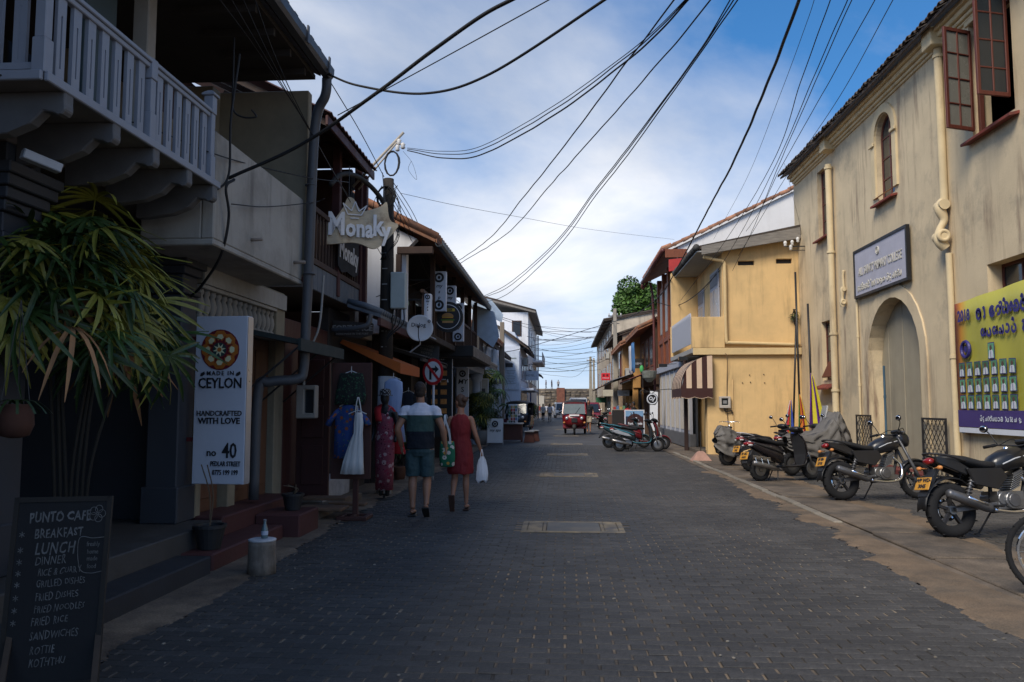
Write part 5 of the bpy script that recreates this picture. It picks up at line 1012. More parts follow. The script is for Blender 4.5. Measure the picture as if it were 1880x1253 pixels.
    for s_ in (-1,1): part('grip', rubber(), t, lambda m: m.tube([(.20,s_*.38,1.02),(.255,s_*.25,1.04)], .019, 9), smooth=True); part('brake_lever', alu(), t, lambda m: m.tube([(.29,s_*.22,1.045),(.30,s_*.36,1.02)], .007, 5)); mirror(t, s_, (.27,s_*.24,1.05), (.22,s_*.36,1.24), .066, .046)
    part('headlight_cowl', body, t, lambda m: sect(m, [(.36,.95,.06,.06),(.42,.94,.11,.11),(.52,.93,.11,.12),(.56,.92,.09,.10)]), smooth=True); part('headlight', mat('lamp_glass', (.5,.52,.55), rough=.1, metal=.3), t, lambda m: m.ell((.555,0,.92),.03,.08,.085,14,6), smooth=True); part('instrument_panel', bl, t, lambda m: m.obox((.42,0,1.05),(.1,.2,.06),Matrix.Rotation(R(30),3,'Y')), bevel=.015)
    for s_ in (-1,1): part('cable', rubber(), t, lambda m: m.tube(spline([(.27,s_*.2,1.04),(.42,s_*.16,1.10),(.48,s_*.08,.98),(.36,s_*.04,.86)],5), .006, 5), smooth=True)
    part('side_stand', iron(), t, lambda m: m.tube([(-.02,.12,.3),(-.12,.26,.03),(-.17,.27,.02)], .011, 6)); part('foot_peg', rubber(), t, lambda m: (m.cyl((-.18,.1,.34),(-.18,.24,.34),.014,8), m.cyl((-.18,-.1,.34),(-.18,-.24,.34),.014,8)))
    return t
def scooter(name, label, loc, rz, lean, col, accent, digits=None, covered=False):
    t = thing(name, label, 'scooter', loc, rz, 'scooters parked along the right side'); t.rotation_euler = (lean, 0, rz)
    body = mat(col[0], col[1], rough=.25, var=.1, coat=.5, bump=0); acc = mat(accent[0], accent[1], rough=.3, var=.1, bump=0); bl = black(); dk = mat('scooter_plastic', (.02,.02,.022), rough=.6, var=.2)
    wheel(t, -.62, .225, .10, 'disc'); wheel(t, .62, .225, .09, 'disc')
    part('front_fender', body, t, lambda m: m.loft([[V((.62+.26*math.cos(a),q*.075,.225+.265*math.sin(a)-q*q*.04)) for q in (-1,-.5,0,.5,1)] for a in [R(0+15*k) for k in range(11)]], False, False), smooth=True, solid=.008)
    for y in (-.07,.07): part('fork', alu(), t, lambda m: m.tube([(.62,y,.225),(.50,y*.8,.62)], .02, 8), smooth=True)
    part('front_apron', body, t, lambda m: m.loft([[V((x+.10*abs(q)**1.6*-1, q*w_, z)) for q in (-1,-.75,-.4,0,.4,.75,1)] for x,w_,z in ((.44,.13,.30),(.47,.17,.40),(.50,.20,.55),(.47,.205,.70),(.42,.18,.84),(.38,.12,.92))], False, False), smooth=True, solid=.02)
    part('apron_inner', dk, t, lambda m: m.loft([[V((x, q*w_, z)) for q in (-1,0,1)] for x,w_,z in ((.36,.12,.28),(.38,.17,.5),(.36,.17,.72),(.33,.1,.9))], False, False), solid=.02)
    part('floorboard', dk, t, lambda m: m.box(-.12,.40,-.15,.15,.25,.30), bevel=.02); part('floor_trim', acc, t, lambda m: [m.tube(spline([(.40,s_*.16,.45),(.33,s_*.165,.30),(-.05,s_*.165,.275),(-.2,s_*.17,.32)],4), .012, 6) for s_ in (-1,1)], smooth=True)
    part('body_shell', body, t, lambda m: sect(m, [(-.10,.46,.10,.14),(-.16,.50,.14,.17),(-.32,.55,.165,.16),(-.55,.62,.16,.12),(-.75,.70,.12,.08),(-.88,.76,.06,.045)], 16, 2.8), smooth=True)
    part('side_stripe', acc, t, lambda m: [m.tube(spline([(-.14,s_*.15,.52),(-.34,s_*.172,.60),(-.6,s_*.158,.68),(-.8,s_*.10,.755)],4), [.01,.014,.018,.02,.02,.022,.022,.02,.02,.016,.014,.01,.008], 6) for s_ in (-1,1)], smooth=True)
    part('seat', mat('seat_vinyl', (.014,.014,.015), rough=.6), t, lambda m: sect(m, [(-.02,.70,.07,.03),(-.1,.72,.12,.05),(-.3,.74,.14,.05),(-.45,.78,.13,.055),(-.68,.81,.11,.045),(-.78,.82,.06,.025)]), smooth=True)
    part('grab_rail', acc, t, lambda m: m.tube(spline([(-.55,.13,.78),(-.75,.13,.84),(-.88,.06,.86),(-.88,-.06,.86),(-.75,-.13,.84),(-.55,-.13,.78)],4), .014, 7), smooth=True)
    part('tail_light', mat('tail_red', (.22,.012,.012), rough=.2), t, lambda m: sect(m, [(-.93,.73,.04,.02),(-.88,.735,.09,.035),(-.80,.73,.12,.03)]), smooth=True)
    for s_ in (-1,1): part('indicator', mat('indicator_clear', (.5,.47,.45), rough=.2), t, lambda m: m.ell((-.86,s_*.10,.70),.06,.022,.022,10,6), smooth=True)
    part('rear_fender', dk, t, lambda m: m.prism([(-.62,.50),(-.8,.62),(-.98,.36),(-.95,.33),(-.80,.46)], lambda x,z: V((x,-.07,z)), (0,.14,0)), bevel=.01)
    if digits: plate(t, -.955, .50, R(22), digits)
    part('engine', alu(), t, lambda m: (m.box(-.55,-.2,.03,.13,.2,.36), m.cyl((-.62,.06,.225),(-.62,.14,.225),.10,16)), bevel=.015)
    part('muffler', mat('muffler_steel', (.28,.27,.26), rough=.35, metal=.8), t, lambda m: m.tube([(-.25,-.13,.22),(-.4,-.14,.26),(-.5,-.15,.28),(-.86,-.16,.36),(-.88,-.16,.365)], [.015,.03,.05,.052,.03], 12), smooth=True)
    part('centre_stand', iron(), t, lambda m: [m.tube([(-.25,s_*.08,.22),(-.32,s_*.14,.02),(-.38,s_*.14,.015)], .011, 6) for s_ in (-1,1)])
    part('handlebar_cowl', bl, t, lambda m: sect(m, [(.22,1.0,.06,.03),(.27,1.0,.14,.055),(.34,.99,.15,.065),(.42,.96,.10,.055),(.46,.95,.05,.03)]), smooth=True); part('headlight', mat('lamp_glass', (.5,.52,.55), rough=.1, metal=.3), t, lambda m: m.ell((.44,0,.955),.03,.085,.045,14,6), smooth=True)
    part('steering_column', dk, t, lambda m: m.tube([(.36,0,.9),(.31,0,1.0)], .05, 10), smooth=True)
    for s_ in (-1,1): part('grip', rubber(), t, lambda m: m.tube([(.24,s_*.34,1.0),(.28,s_*.13,1.01)], .018, 8), smooth=True); mirror(t, s_, (.28,s_*.17,1.04), (.24,s_*.30,1.22), .06, .042)
    return t
bike1 = motorbike('motorbike', 'black motorbike nearest the camera with yellow number plate', (4.97, 9.48, .03), R(14), R(-7), ('bike_black', (.010,.010,.011)), ('WP WD-', '3045'))
bike2 = motorbike('motorbike', 'black motorbike with silver engine standing before the arched doorway', (4.96, 13.0, .03), R(14), R(-8), ('bike_black2', (.014,.014,.016)), ('SP BB-', '2718'))
sct1 = scooter('scooter', 'black and maroon scooter with chrome rack nearest the yellow wall', (4.38, 16.2, .03), R(24), R(-5), ('scooter_black', (.018,.014,.015)), ('dark_trim', (.03,.028,.028)), ('SP XK-', '4410'))
part('side_rack', chrome(), sct1, lambda m: ([m.tube([(-.9,-.2,.50-.025*k),(-.5,-.2,.44-.025*k)], .006, 5) for k in range(3)], [m.tube([(-.85+.14*k,-.2,.46-.02*k),(-.83+.14*k,-.21,.36-.02*k)], .007, 5) for k in range(3)]))
scooter('scooter', 'scooter with white tail trim tucked between the covered bikes', (4.75, 18.6, .03), R(22), R(-4), ('scooter_maroon_dark', (.05,.012,.014)), ('white_trim', (.4,.38,.38)), ('SP VA-', '1902'))
scooter('scooter', 'dark scooter behind the crumpled cover with upright mirrors', (5.65, 19.0, .03), R(26), R(-4), ('scooter_grey_dark', (.03,.03,.034)), ('dark_trim', (.03,.028,.028)))
teal = scooter('scooter', 'silver and teal scooter parked side-on across the right kerb', (2.42, 26.3, .014), R(2), R(-3), ('scooter_black_teal', (.022,.03,.034)), ('teal_trim', (.04,.17,.22)))
part('rear_flank', mat('silver_flank', (.26,.27,.29), rough=.25, coat=.5, bump=0), teal, lambda m: m.prism([(-.9,.66),(-.7,.70),(-.35,.60),(-.22,.47),(-.45,.50),(-.75,.58)], lambda x,z: V((x,-.172,z)), (0,.344,0)), bevel=.02)
scooter('scooter', 'red scooter half hidden behind the silver and teal scooter', (2.75, 27.5, .014), R(0), R(-3), ('scooter_red', (.13,.012,.016)), ('red_trim', (.2,.05,.05)))
scooter('scooter', 'teal tailed scooter farther behind the silver and teal scooter', (2.2, 28.6, .014), R(5), R(-3), ('scooter_dark_teal', (.02,.05,.06)), ('teal_trim', (.05,.26,.34)))
for (x_, y_, rz_, lb, c_) in ((2.85,47,R(60),'pale scooter parked by the right hand stalls','far_white'), (2.55,52,R(65),'dark scooter parked just past the right hand stalls','far_dark'), (2.9,56,R(70),'grey scooter farthest along the right hand row','far_grey')):
    scooter('scooter', lb, (x_,y_,.014), rz_, R(-4), (c_, {'far_white':(.4,.4,.42),'far_dark':(.02,.02,.025),'far_grey':(.15,.15,.16)}[c_]), ('dark_trim', (.03,.028,.028)))
# covered machines: draped grey cloths over hidden scooters
M_cov_ = mat('grey_bike_cover', (.12,.11,.098), rough=.65, var=.2, scale=4, bump=.3, bscale=14)
def cover(label, loc, rz, secs, seed):
    t = thing('bike_cover', label, 'bike cover', loc, rz, 'cloth covers over parked bikes'); b = MB(); rings = []
    n = 40
    for i,(x, w_, zt_, zb) in enumerate(spline_secs(secs)):
        ring = []
        for j in range(n+1):
            u = -1+2*j/n; a = abs(u); y = w_*math.copysign(min(1,(a*1.5))**.8, u) + .02*math.sin(j*1.9+seed+x*3)*max(0,a-.3)*2
            z = zt_-(zt_-zb)*max(0,(a-.28)/.72)**1.15 - .04*(a*2)**2*(1 if a < .5 else .0)
            k = .075*noise.noise(V((x*5+seed, j*.45, seed)))+.045*noise.noise(V((x*11, j*.9, seed)))
            ring.append(V((x+.03*noise.noise(V((j*.3,x*4,seed))), y+k*(.6+a), z+k*.5)))
        rings.append(ring)
    b.loft(rings, False, False); b.build('cloth', M_cov_, t, smooth=True, solid=.006)
    for x_ in (-.6,.6): wheel(t, x_, .24, .10, 'disc')
    return t
def spline_secs(secs, n=5):
    o = []
    for i in range(len(secs)-1):
        for k in range(n): f = k/n; f = f*f*(3-2*f); o.append(tuple(a+(b_-a)*f for a,b_ in zip(secs[i],secs[i+1])))
    return o+[secs[-1]]
cover('crumpled grey cover over a bike between the scooter and the flags', (5.35, 17.6, .03), R(24), [(-.75,.10,.82,.55),(-.55,.26,.86,.45),(-.15,.3,.84,.25),(.2,.34,.98,.12),(.42,.36,1.2,.2),(.62,.28,1.0,.2),(.85,.12,.7,.35)], 1.3)
cover('tall grey cover over a bike beside the purple and yellow flag', (6.1, 19.4, .03), R(30), [(-.85,.08,.75,.5),(-.5,.26,.86,.3),(-.1,.3,.9,.2),(.25,.34,1.12,.15),(.42,.36,1.32,.2),(.65,.28,1.0,.25),(.85,.1,.7,.4)], 4.1)
cover('small grey cover bundled over the tail of the leftmost parked bike', (4.55, 20.1, .03), R(20), [(-.95,.06,.8,.45),(-.8,.2,.98,.3),(-.6,.24,.95,.25),(-.4,.22,.85,.35),(-.2,.1,.75,.6)], 7.7)
# bicycles
def bicycle(label, loc, rz):
    t = thing('bicycle', label, 'bicycle', loc, rz, 'bicycles'); wheel(t, -.52, .335, .04, 'spoke'); wheel(t, .53, .335, .04, 'spoke'); fr = mat('bicycle_frame', (.03,.035,.05), rough=.4)
    part('frame', fr, t, lambda m: (m.tube([(-.1,0,.28),(.36,0,.72)], .016, 8), m.tube([(-.1,0,.28),(-.22,0,.80)], .015, 8), m.tube([(-.2,0,.70),(.34,0,.82)], .014, 8), m.tube([(-.52,.05,.335),(-.1,.03,.28)], .01, 6), m.tube([(-.52,-.05,.335),(-.1,-.03,.28)], .01, 6), m.tube([(-.52,.05,.335),(-.2,.03,.70)], .01, 6), m.tube([(-.52,-.05,.335),(-.2,-.03,.70)], .01, 6)), smooth=True)
    part('fork', chrome(), t, lambda m: (m.tube([(.53,.05,.335),(.42,.04,.6),(.33,0,.9)], .012, 7), m.tube([(.53,-.05,.335),(.42,-.04,.6),(.36,0,.7)], .012, 7)), smooth=True); part('handlebar', chrome(), t, lambda m: m.tube(spline([(.18,.28,.98),(.32,.22,1.0),(.36,0,.98),(.32,-.22,1.0),(.18,-.28,.98)],4), .011, 7), smooth=True)
    part('saddle', black(), t, lambda m: sect(m, [(-.36,.83,.09,.03),(-.26,.84,.08,.035),(-.1,.83,.025,.02)]), smooth=True); part('mudguard', black(), t, lambda m: m.loft([[V((-.52+.365*math.cos(a),q*.03,.335+.365*math.sin(a))) for q in (-1,0,1)] for a in [R(10+16*k) for k in range(11)]], False, False), smooth=True, solid=.004)
    part('crank', chrome(), t, lambda m: (m.torus((-.1,.04,.28),(0,1,0),.09,.006,24,4), m.bar((-.1,.05,.28),(-.02,.05,.14),.012,.02), m.bar((-.1,-.05,.28),(-.18,-.05,.42),.012,.02)))
    return t
bicycle('bicycle at the right edge with only one wheel in view', (4.24, 6.25, .03), R(155)); bicycle('bicycle leaning at the corner of the yellow house', (4.85, 23.9, .03), R(78))
# ================================================================== three-wheelers
def tuktuk(label, loc, rz, col, acc):
    t = thing('three_wheeler', label, 'three-wheeler', loc, rz, 'three-wheelers'); bd = mat(*col, rough=.3, coat=.4, bump=0); hd = mat('hood_vinyl', (.025,.022,.022), rough=.7)
    wheel(t, .95, .22, .10, 'disc')
    for y in (-.52,.52):
        wl = part('wheel', alu(), t, lambda m: m.cyl((-.75,y-.05,.22),(-.75,y+.05,.22),.12,14)); part('tyre', rubber(), wl, lambda m: m.torus((-.75,y,.22),(0,1,0),.165,.06,24,8), smooth=True)
    part('body', bd, t, lambda m: (m.prism([(-1.25,.3),(-1.25,.95),(-.3,.95),(-.25,.62),(-.05,.55),(.2,.42),(.2,.3)], lambda x,z: V((x,-.62,z)), (0,1.24,0)), m.box(.2,.75,-.6,.6,.30,.42)), bevel=.05, seg=2)
    part('front_cowl', bd, t, lambda m: m.loft([[V((x-.28*abs(q)**2.2, q*w_, z)) for q in (-1,-.8,-.5,0,.5,.8,1)] for x,w_,z in ((.92,.42,.42),(1.04,.56,.55),(1.08,.6,.75),(1.02,.62,.95),(.92,.62,1.05))], False, False), smooth=True, solid=.03)
    part('front_mudguard', hd, t, lambda m: sect(m, [(.72,.36,.09,.10),(.9,.42,.12,.14),(1.12,.40,.11,.14),(1.2,.34,.07,.08)]), smooth=True)
    part('windscreen_frame', bd, t, lambda m: m.loft([[V((.93-(z-1.05)*.42, s_*(w_), z)) for s_ in (1,)]+[V((.93-(z-1.05)*.42, s_*(w_-.06), z)) for s_ in (1,)] for z,w_ in ((1.05,.62),(1.62,.56))], False, False), solid=.03)
    part('windscreen_frame', bd, t, lambda m: (m.bar((.94,-.6,1.05),(.70,-.55,1.62),.06,.06), m.bar((.94,.6,1.05),(.70,.55,1.62),.06,.06), m.bar((.70,-.58,1.62),(.70,.58,1.62),.06,.07))); part('windscreen', mat('screen_glass', (.14,.165,.165), rough=.08, var=.1), t, lambda m: m.add([(.925,-.57,1.06),(.925,.57,1.06),(.70,.52,1.6),(.70,-.52,1.6)], [(0,1,2,3)]), solid=.008)
    part('wiper', black(), t, lambda m: m.bar((.945,.05,1.06),(.80,.3,1.4),.012,.012)); part('hood', hd, t, lambda m: m.loft([[V((x, q*w_, z-.12*abs(q)**3)) for q in (-1,-.9,-.6,0,.6,.9,1)] for x,w_,z in ((.74,.6,1.68),(.4,.64,1.74),(-.4,.66,1.76),(-1.1,.64,1.68),(-1.3,.62,1.45),(-1.32,.6,.95))], False, False), smooth=True, solid=.03)
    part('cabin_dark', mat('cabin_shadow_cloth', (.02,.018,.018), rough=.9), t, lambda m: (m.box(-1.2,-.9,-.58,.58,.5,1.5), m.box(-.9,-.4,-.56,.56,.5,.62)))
    for s_ in (-1,1): part('headlight', mat('lamp_glass', (.5,.52,.55), rough=.1, metal=.3), t, lambda m: m.ell((1.0,s_*.38,.84),.07,.085,.085,12,6), smooth=True); part('indicator', mat('indicator_amber', (.55,.22,.06), rough=.25), t, lambda m: m.ell((1.0,s_*.52,.62),.03,.06,.05,10,6), smooth=True); part('mirror', black(), t, lambda m: (m.tube([(.85,s_*.6,1.15),(.92,s_*.75,1.25)], .01, 5), m.ell((.93,s_*.76,1.28),.02,.05,.07,10,6)), smooth=True)
    part('name_plate', mat('pale_badge', (.55,.55,.55)), t, lambda m: m.obox((1.065,0,.99),(.02,.5,.08),Matrix.Rotation(R(-20),3,'Y'))); part('front_panel', mat(*acc, rough=.4), t, lambda m: m.obox((1.09,0,.74),(.02,.3,.22)), bevel=.01)
    return t
gp_ = gnd(1055,797); tuktuk('red three-wheeler taxi coming up the middle of the road', (gp_.x, 42.0, .014), R(-92), ('taxi_red', (.17,.010,.014)), ('taxi_black_panel', (.02,.02,.02)))
g2 = at(957,770,44); tuktuk('dark three-wheeler with blue front parked by the left stalls', (g2.x-.15, 44.5, .014), R(-97), ('taxi_dark', (.022,.024,.03)), ('taxi_blue_panel', (.05,.25,.5)))
g3 = at(940,745,80); tuktuk('far dark three-wheeler parked below the tall white house', (at(928+22,745,84).x, 84, .014), R(-88), ('taxi_black', (.02,.02,.02)), ('taxi_black_panel', (.02,.02,.02)))
# ================================================================== vans and car at the far end
def van(label, loc, rz, col, w_=1.75, h=1.95, l=4.4, cat='van', name='van'):
    t = thing(name, label, cat, loc, rz, 'vehicles at the far end'); bd = mat(*col, rough=.3, coat=.4, bump=0); f = l/2
    hb = h*.52
    part('body', bd, t, lambda m: (m.prism([(-f,.35),(-f,hb),(f-.25,hb),(f,hb*.8),(f,.35)], lambda x,z: V((x,-w_/2,z)), (0,w_,0)), m.loft([[V((x,y*w_/2*k,z)) for x,y in ((-f+.02,-1),(xf,-1),(xf,1),(-f+.02,1))] for z,k,xf in ((hb,1,f-.3),(h-.1,.88,f-1.0),(h,.80,f-1.15))])), bevel=.05, seg=2)
    part('windscreen', M_glass, t, lambda m: m.add([(f-.30,-w_*.44,hb+.04),(f-.30,w_*.44,hb+.04),(f-.93,w_*.39,h-.16),(f-.93,-w_*.39,h-.16)], [(0,1,2,3)]), solid=.05)
    for s_ in (-1,1): part('side_window', M_glass, t, lambda m: m.add([(-f+.3,s_*(w_/2+.0),hb+.06),(f-.5,s_*(w_/2),hb+.06),(f-1.0,s_*(w_*.445),h-.2),(-f+.3,s_*(w_*.445),h-.2)], [(0,1,2,3)]), solid=.05); part('headlight', mat('lamp_glass', (.5,.52,.55), rough=.1), t, lambda m: m.ell((f-.02,s_*w_*.38,hb*.68),.06,.16,.1,10,6), smooth=True)
    for x in (-f+.8,f-.8):
        for s_ in (-1,1): wl = part('wheel', alu(), t, lambda m: m.cyl((x,s_*(w_/2-.12),.3),(x,s_*(w_/2+.01),.3),.17,14)); part('tyre', rubber(), wl, lambda m: m.torus((x,s_*(w_/2-.08),.3),(0,1,0),.23,.08,20,8), smooth=True)
    part('bumper', mat('bumper_grey', (.08,.08,.085)), t, lambda m: m.box(f-.05,f+.06,-w_/2+.05,w_/2-.05,.35,.55), bevel=.03); part('number_plate', mat('plate_white', (.5,.5,.48)), t, lambda m: m.box(f+.061,f+.07,-.24,.24,.40,.5)); part('grille', black(), t, lambda m: m.box(f-.005,f+.012,-.4,.4,.62,.78))
    return t
van('white van coming down the far end of the street', (at(1062,750,72).x, 74, .014), R(-90), ('van_white', (.5,.52,.54)), 1.8, 2.2)
van('dark red car behind the walking man in black', (at(1079,752,66).x+.2, 67, .014), R(-90), ('car_maroon', (.16,.02,.03)), 1.7, 1.75, 4.0, 'car', 'car')
van('small silver van beside the crowd at the street end', (at(1030,745,92).x, 96, .014), R(-85), ('van_silver', (.30,.32,.34)), 1.6, 1.85, 3.6)
# ================================================================== people (local frame: facing +y, origin on the ground between the feet)
SKIN = lambda nm, c: mat('skin_'+nm, c, rough=.55, var=.1, scale=6, bump=.05)
def limb(m, pts, n=10):        # pts: (x,y,z,r)
    ps = [V(p[:3]) for p in pts]; rs = [p[3] for p in pts]
    q = spline(ps, 4); k = len(q); rr = []
    for i in range(k): f = i/4; a = min(int(f), len(rs)-2); g = f-a; rr.append(rs[a]*(1-g)+rs[a+1]*g)
    m.tube(q, rr, n)
def hand(m, w, d, side, curl=.5, k=1.0):      # wrist point, finger direction, thumb side
    w, d = V(w), V(d).normalized(); s_ = V((side,0,0)); t_ = (V((0,1,0))-d*d.y).normalized(); pin = d.cross(t_).normalized()
    m.tube([w-d*.02, w+d*.03*k, w+d*.085*k], [.024*k,.030*k,.032*k], 8, flat=.6)
    for i, ln in enumerate((.068,.076,.070,.055)):
        b0 = w+d*.08*k+t_*(.030-.02*i)*k; c = -s_
        p1 = b0+(d*.9+c*curl*.3)*ln*.5*k; p2 = p1+(d*(.8-curl*.6)+c*curl*.8)*ln*.35*k; p3 = p2+(d*(.5-curl*.9)+c*curl)*ln*.28*k
        m.tube([b0-d*.02*k,p1,p2,p3], [.0095*k,.009*k,.0085*k,.007*k], 6)
    b0 = w+d*.025*k+t_*.026*k; m.tube([b0, b0+(d*.5+t_*.7)*.035*k, b0+(d*1.1+t_*.7-s_*.3)*.055*k], [.012*k,.011*k,.008*k], 6)
def foot(m, a, ang, k=1.0, yaw=0):          # ankle point, pitch of the sole
    a = V(a); Mr = Matrix.Rotation(yaw,3,'Z') @ Matrix.Rotation(ang,3,'X')
    P_ = lambda y,z: a+Mr @ V((0,y*k,z*k))
    m.tube([P_(-.055,-.045),P_(-.03,-.04),P_(.06,-.045),P_(.14,-.055),P_(.185,-.06)], [.022*k,.036*k,.038*k,.036*k,.022*k], 8, flat=.75)
    return lambda m2, th=.018, w_=.046: m2.loft([[a+Mr @ V((x*w_*k*(.8 if abs(y) > .1 else 1),y*k,z*k)) for x,z in ((-1,-.082),(1,-.082),(1,-.082-th),(-1,-.082-th))] for y in (-.075,-.05,.05,.15,.20)])
def person(label, loc, rz, h, J, skin, hair, top, bottom, shoes, hairstyle='short', group=None, vox=.012, lod=False, female=False, name='person'):
    k = h/1.8; t = thing(name, label, 'person', loc, rz, group)
    def S(p): return tuple(q*k for q in p)
    m = MB(); hl, hr = V((-.095,0,.93)), V((.095,0,.93)); sh = J.get('sh', .20)
    w1 = J.get('waist', .15); up = V((0, J.get('leanf', .0), 0))
    fx = .86 if female else 1.0
    m.ell_loft([S(q) for q in ((0,0,.84,.10,.08),(0,0,.90,.16,.11),(0,0,.98,.162,.112),(0,0,1.12,w1*fx,.095),(0,.01,1.28,.16*fx,.108),(0,.01,1.38,.175*fx,.105),(0,0,1.44,.155*fx,.085),(0,0,1.50,.08,.062))], 16)
    for sd, nm in ((-1,'L'),(1,'R')):
        hip = V((sd*.095,0,.90)); kn, an = V(J['knee'+nm]), V(J['ank'+nm])
        mid = hip.lerp(kn,.5); cf_ = kn.lerp(an,.3)+V((0,-.022,0)); th = J.get('thigh',1)
        limb(m, [S((*hip,.088*th)), S((*mid,.078*th)), S((*kn,.054*th)), S((*cf_,.056*th)), S((*kn.lerp(an,.75),.038*th)), S((*an,.034*th))])
        fs = foot(m, V(an)*k, J.get('foot'+nm,0), k); J['_f'+nm] = fs
        shd = V((sd*(sh-.012),0,1.412)); el, wr = V(J['elb'+nm]), V(J['wri'+nm]); ar = J.get('arm',1)
        limb(m, [S((*shd.lerp(V((0,0,1.42)),.25),.06*ar)), S((*shd,.056*ar)), S((*shd.lerp(el,.5),.048*ar)), S((*el,.039*ar)), S((*el.lerp(wr,.3),.042*ar)), S((*wr,.026*ar))])
        hand(m, V(wr)*k, (V(wr)-V(el)).normalized()+V((0,0,-.3)), sd, J.get('curl'+nm,.5), k)
    Hc = V(J.get('head',(0,.02,1.685)))*k; yaw = J.get('yaw',0); Mh = Matrix.Rotation(yaw,3,'Z') @ Matrix.Rotation(J.get('nod',0),3,'X')
    m.tube([V((0,-.005,1.46))*k, V((0,0,1.55))*k, Hc+Mh @ V((0,-.01,-.06))*k], [.062*k,.056*k,.058*k], 12)
    m.ell(Hc, .074*k,.092*k,.112*k, 18, 12, Mh); m.ell(Hc+Mh @ V((0,.03,-.06))*k, .055*k,.062*k,.06*k, 14, 8, Mh)      # skull, jaw
    m.ell(Hc+Mh @ V((0,.098,-.012))*k, .013*k,.02*k,.026*k, 8, 6, Mh)                                             # nose
    for sd in (-1,1): m.ell(Hc+Mh @ V((sd*.076,-.005,-.01))*k, .012*k,.022*k,.034*k, 8, 6, Mh)                      # ears
    m.ell(Hc+Mh @ V((0,.086,-.062))*k, .026*k,.012*k,.010*k, 8, 4, Mh)                                             # lips
    bd = remesh(m.build('body', skin, t, smooth=True), vox, 3)
    m = MB()
    for sd in (-1,1): m.ell(Hc+Mh @ V((sd*.032,.086,.012))*k, .014*k,.007*k,.008*k, 8, 5, Mh)
    if not lod: m.build('eyes', mat('eye_dark', (.03,.025,.02), rough=.2), t, smooth=True)
    m = MB()
    m.ell(Hc+Mh @ V((0,-.018,.028))*k, .083*k,.094*k,.10*k, 16, 10, Mh); m.ell(Hc+Mh @ V((0,-.035,-.03))*k, .074*k,.07*k,.075*k, 14, 8, Mh)
    if hairstyle == 'bun': m.ell(Hc+Mh @ V((0,-.115,.03))*k, .05*k,.048*k,.05*k, 12, 8, Mh); m.ell(Hc+Mh @ V((.02,-.15,.05))*k, .02*k,.03*k,.02*k, 8, 6, Mh)
    if hairstyle == 'long': m.ell_loft([(Hc.x,Hc.y-.07*k,Hc.z-.30*k,.06*k,.03*k),(Hc.x,Hc.y-.06*k,Hc.z-.15*k,.085*k,.05*k),(Hc.x,Hc.y-.04*k,Hc.z,.085*k,.07*k)], 12)
    o_ = remesh(m.build('hair', hair, t, smooth=True), max(vox,.009), 2)
    if not lod: folds(o_, .025, .012)
    # clothes
    def wob(x, y, z, a=.014): return 1+a*6*noise.noise(V((x*9,y*9,z*5)))
    if top:
        m = MB(); kind, mt, sl = top; g = 1.0
        zs = J.get('hem', .90)
        secs = [(zs,.198,.146),(.98,.192,.14),(1.1,w1+.03,.124),(1.2,w1+.03,.124),(1.3,.186,.13),(1.39,.20,.122),(1.44,.185,.10),(1.475,.14,.082),(1.505,.088,.07),(1.525,.074,.064)]
        if kind == 'dress': secs = [(.56,.20,.15),(.60,.205,.155),(.75,.205,.15),(.9,.19,.138),(1.0,.178,.128),(1.12,w1+.02,.112),(1.28,.166,.122),(1.36,.168,.116),(1.42,.155,.10),(1.455,.128,.085),(1.485,.092,.07),(1.50,.075,.062)]
        n = 32; rings = []
        for z, rx, ry in secs: rings.append([V((rx*math.cos(2*PI*j/n)*wob(math.cos(j*.5),z,3), ry*math.sin(2*PI*j/n)*wob(z,math.cos(j*.7),5)-(.0), z+(.012*math.sin(j*.9) if z == secs[0][0] else 0)))*k for j in range(n)])
        m.loft(rings)
        if sl:
            for sd, nm in ((-1,'L'),(1,'R')):
                shd = V((sd*(sh-.012),0,1.412)); el, wr = V(J['elb'+nm]), V(J['wri'+nm]); e1 = shd.lerp(el, min(sl,1))
                pts = [S((*shd.lerp(V((0,0,1.39)),.35),.078)), S((*shd,.076)), S((*shd.lerp(e1,.5),.072)), S((*e1,.075))]
                if sl > 1: pts += [S((*wr.lerp(el,.1),.042))]
                limb(m, pts, 12)
        o_ = remesh(m.build({'dress':'dress','shirt':'shirt'}[kind], mt, t, smooth=True), max(vox*.8,.009), 2)
        if not lod: folds(o_, .11, .022)
    if bottom:
        m = MB(); kind, mt, f = bottom
        m.ell_loft([S(q) for q in ((0,0,.80,.15,.11),(0,0,.86,.182,.132),(0,0,.94,.176,.128),(0,0,.97,.17,.12))], 18)
        for sd, nm in ((-1,'L'),(1,'R')):
            hip = V((sd*.095,0,.88)); kn, an = V(J['knee'+nm]), V(J['ank'+nm])
            if f <= 1: e1 = hip.lerp(kn,f); limb(m, [S((*hip,.10)), S((*hip.lerp(e1,.5),.104)), S((*e1,.10))], 14)
            else: limb(m, [S((*hip,.10)), S((*hip.lerp(kn,.6),.088)), S((*kn,.07)), S((*kn.lerp(an,.9),.055))], 14)
        o_ = remesh(m.build({'shorts':'shorts','trousers':'trousers'}[kind], mt, t, smooth=True), max(vox*.8,.009), 2)
        if not lod: folds(o_, .08, .024)
    if shoes:
        for nm in ('L','R'): m = MB(); J['_f'+nm](m, .02, .048); sh_ = m.build('sandal', shoes, t, bevel=.006)
    return t
GRN = (.05,.085,.075)
M_tee = stripes('striped_tee', [(.010,.012,.018), (.040,.075,.065), (.62,.60,.64)], 2, [1.135,1.355])
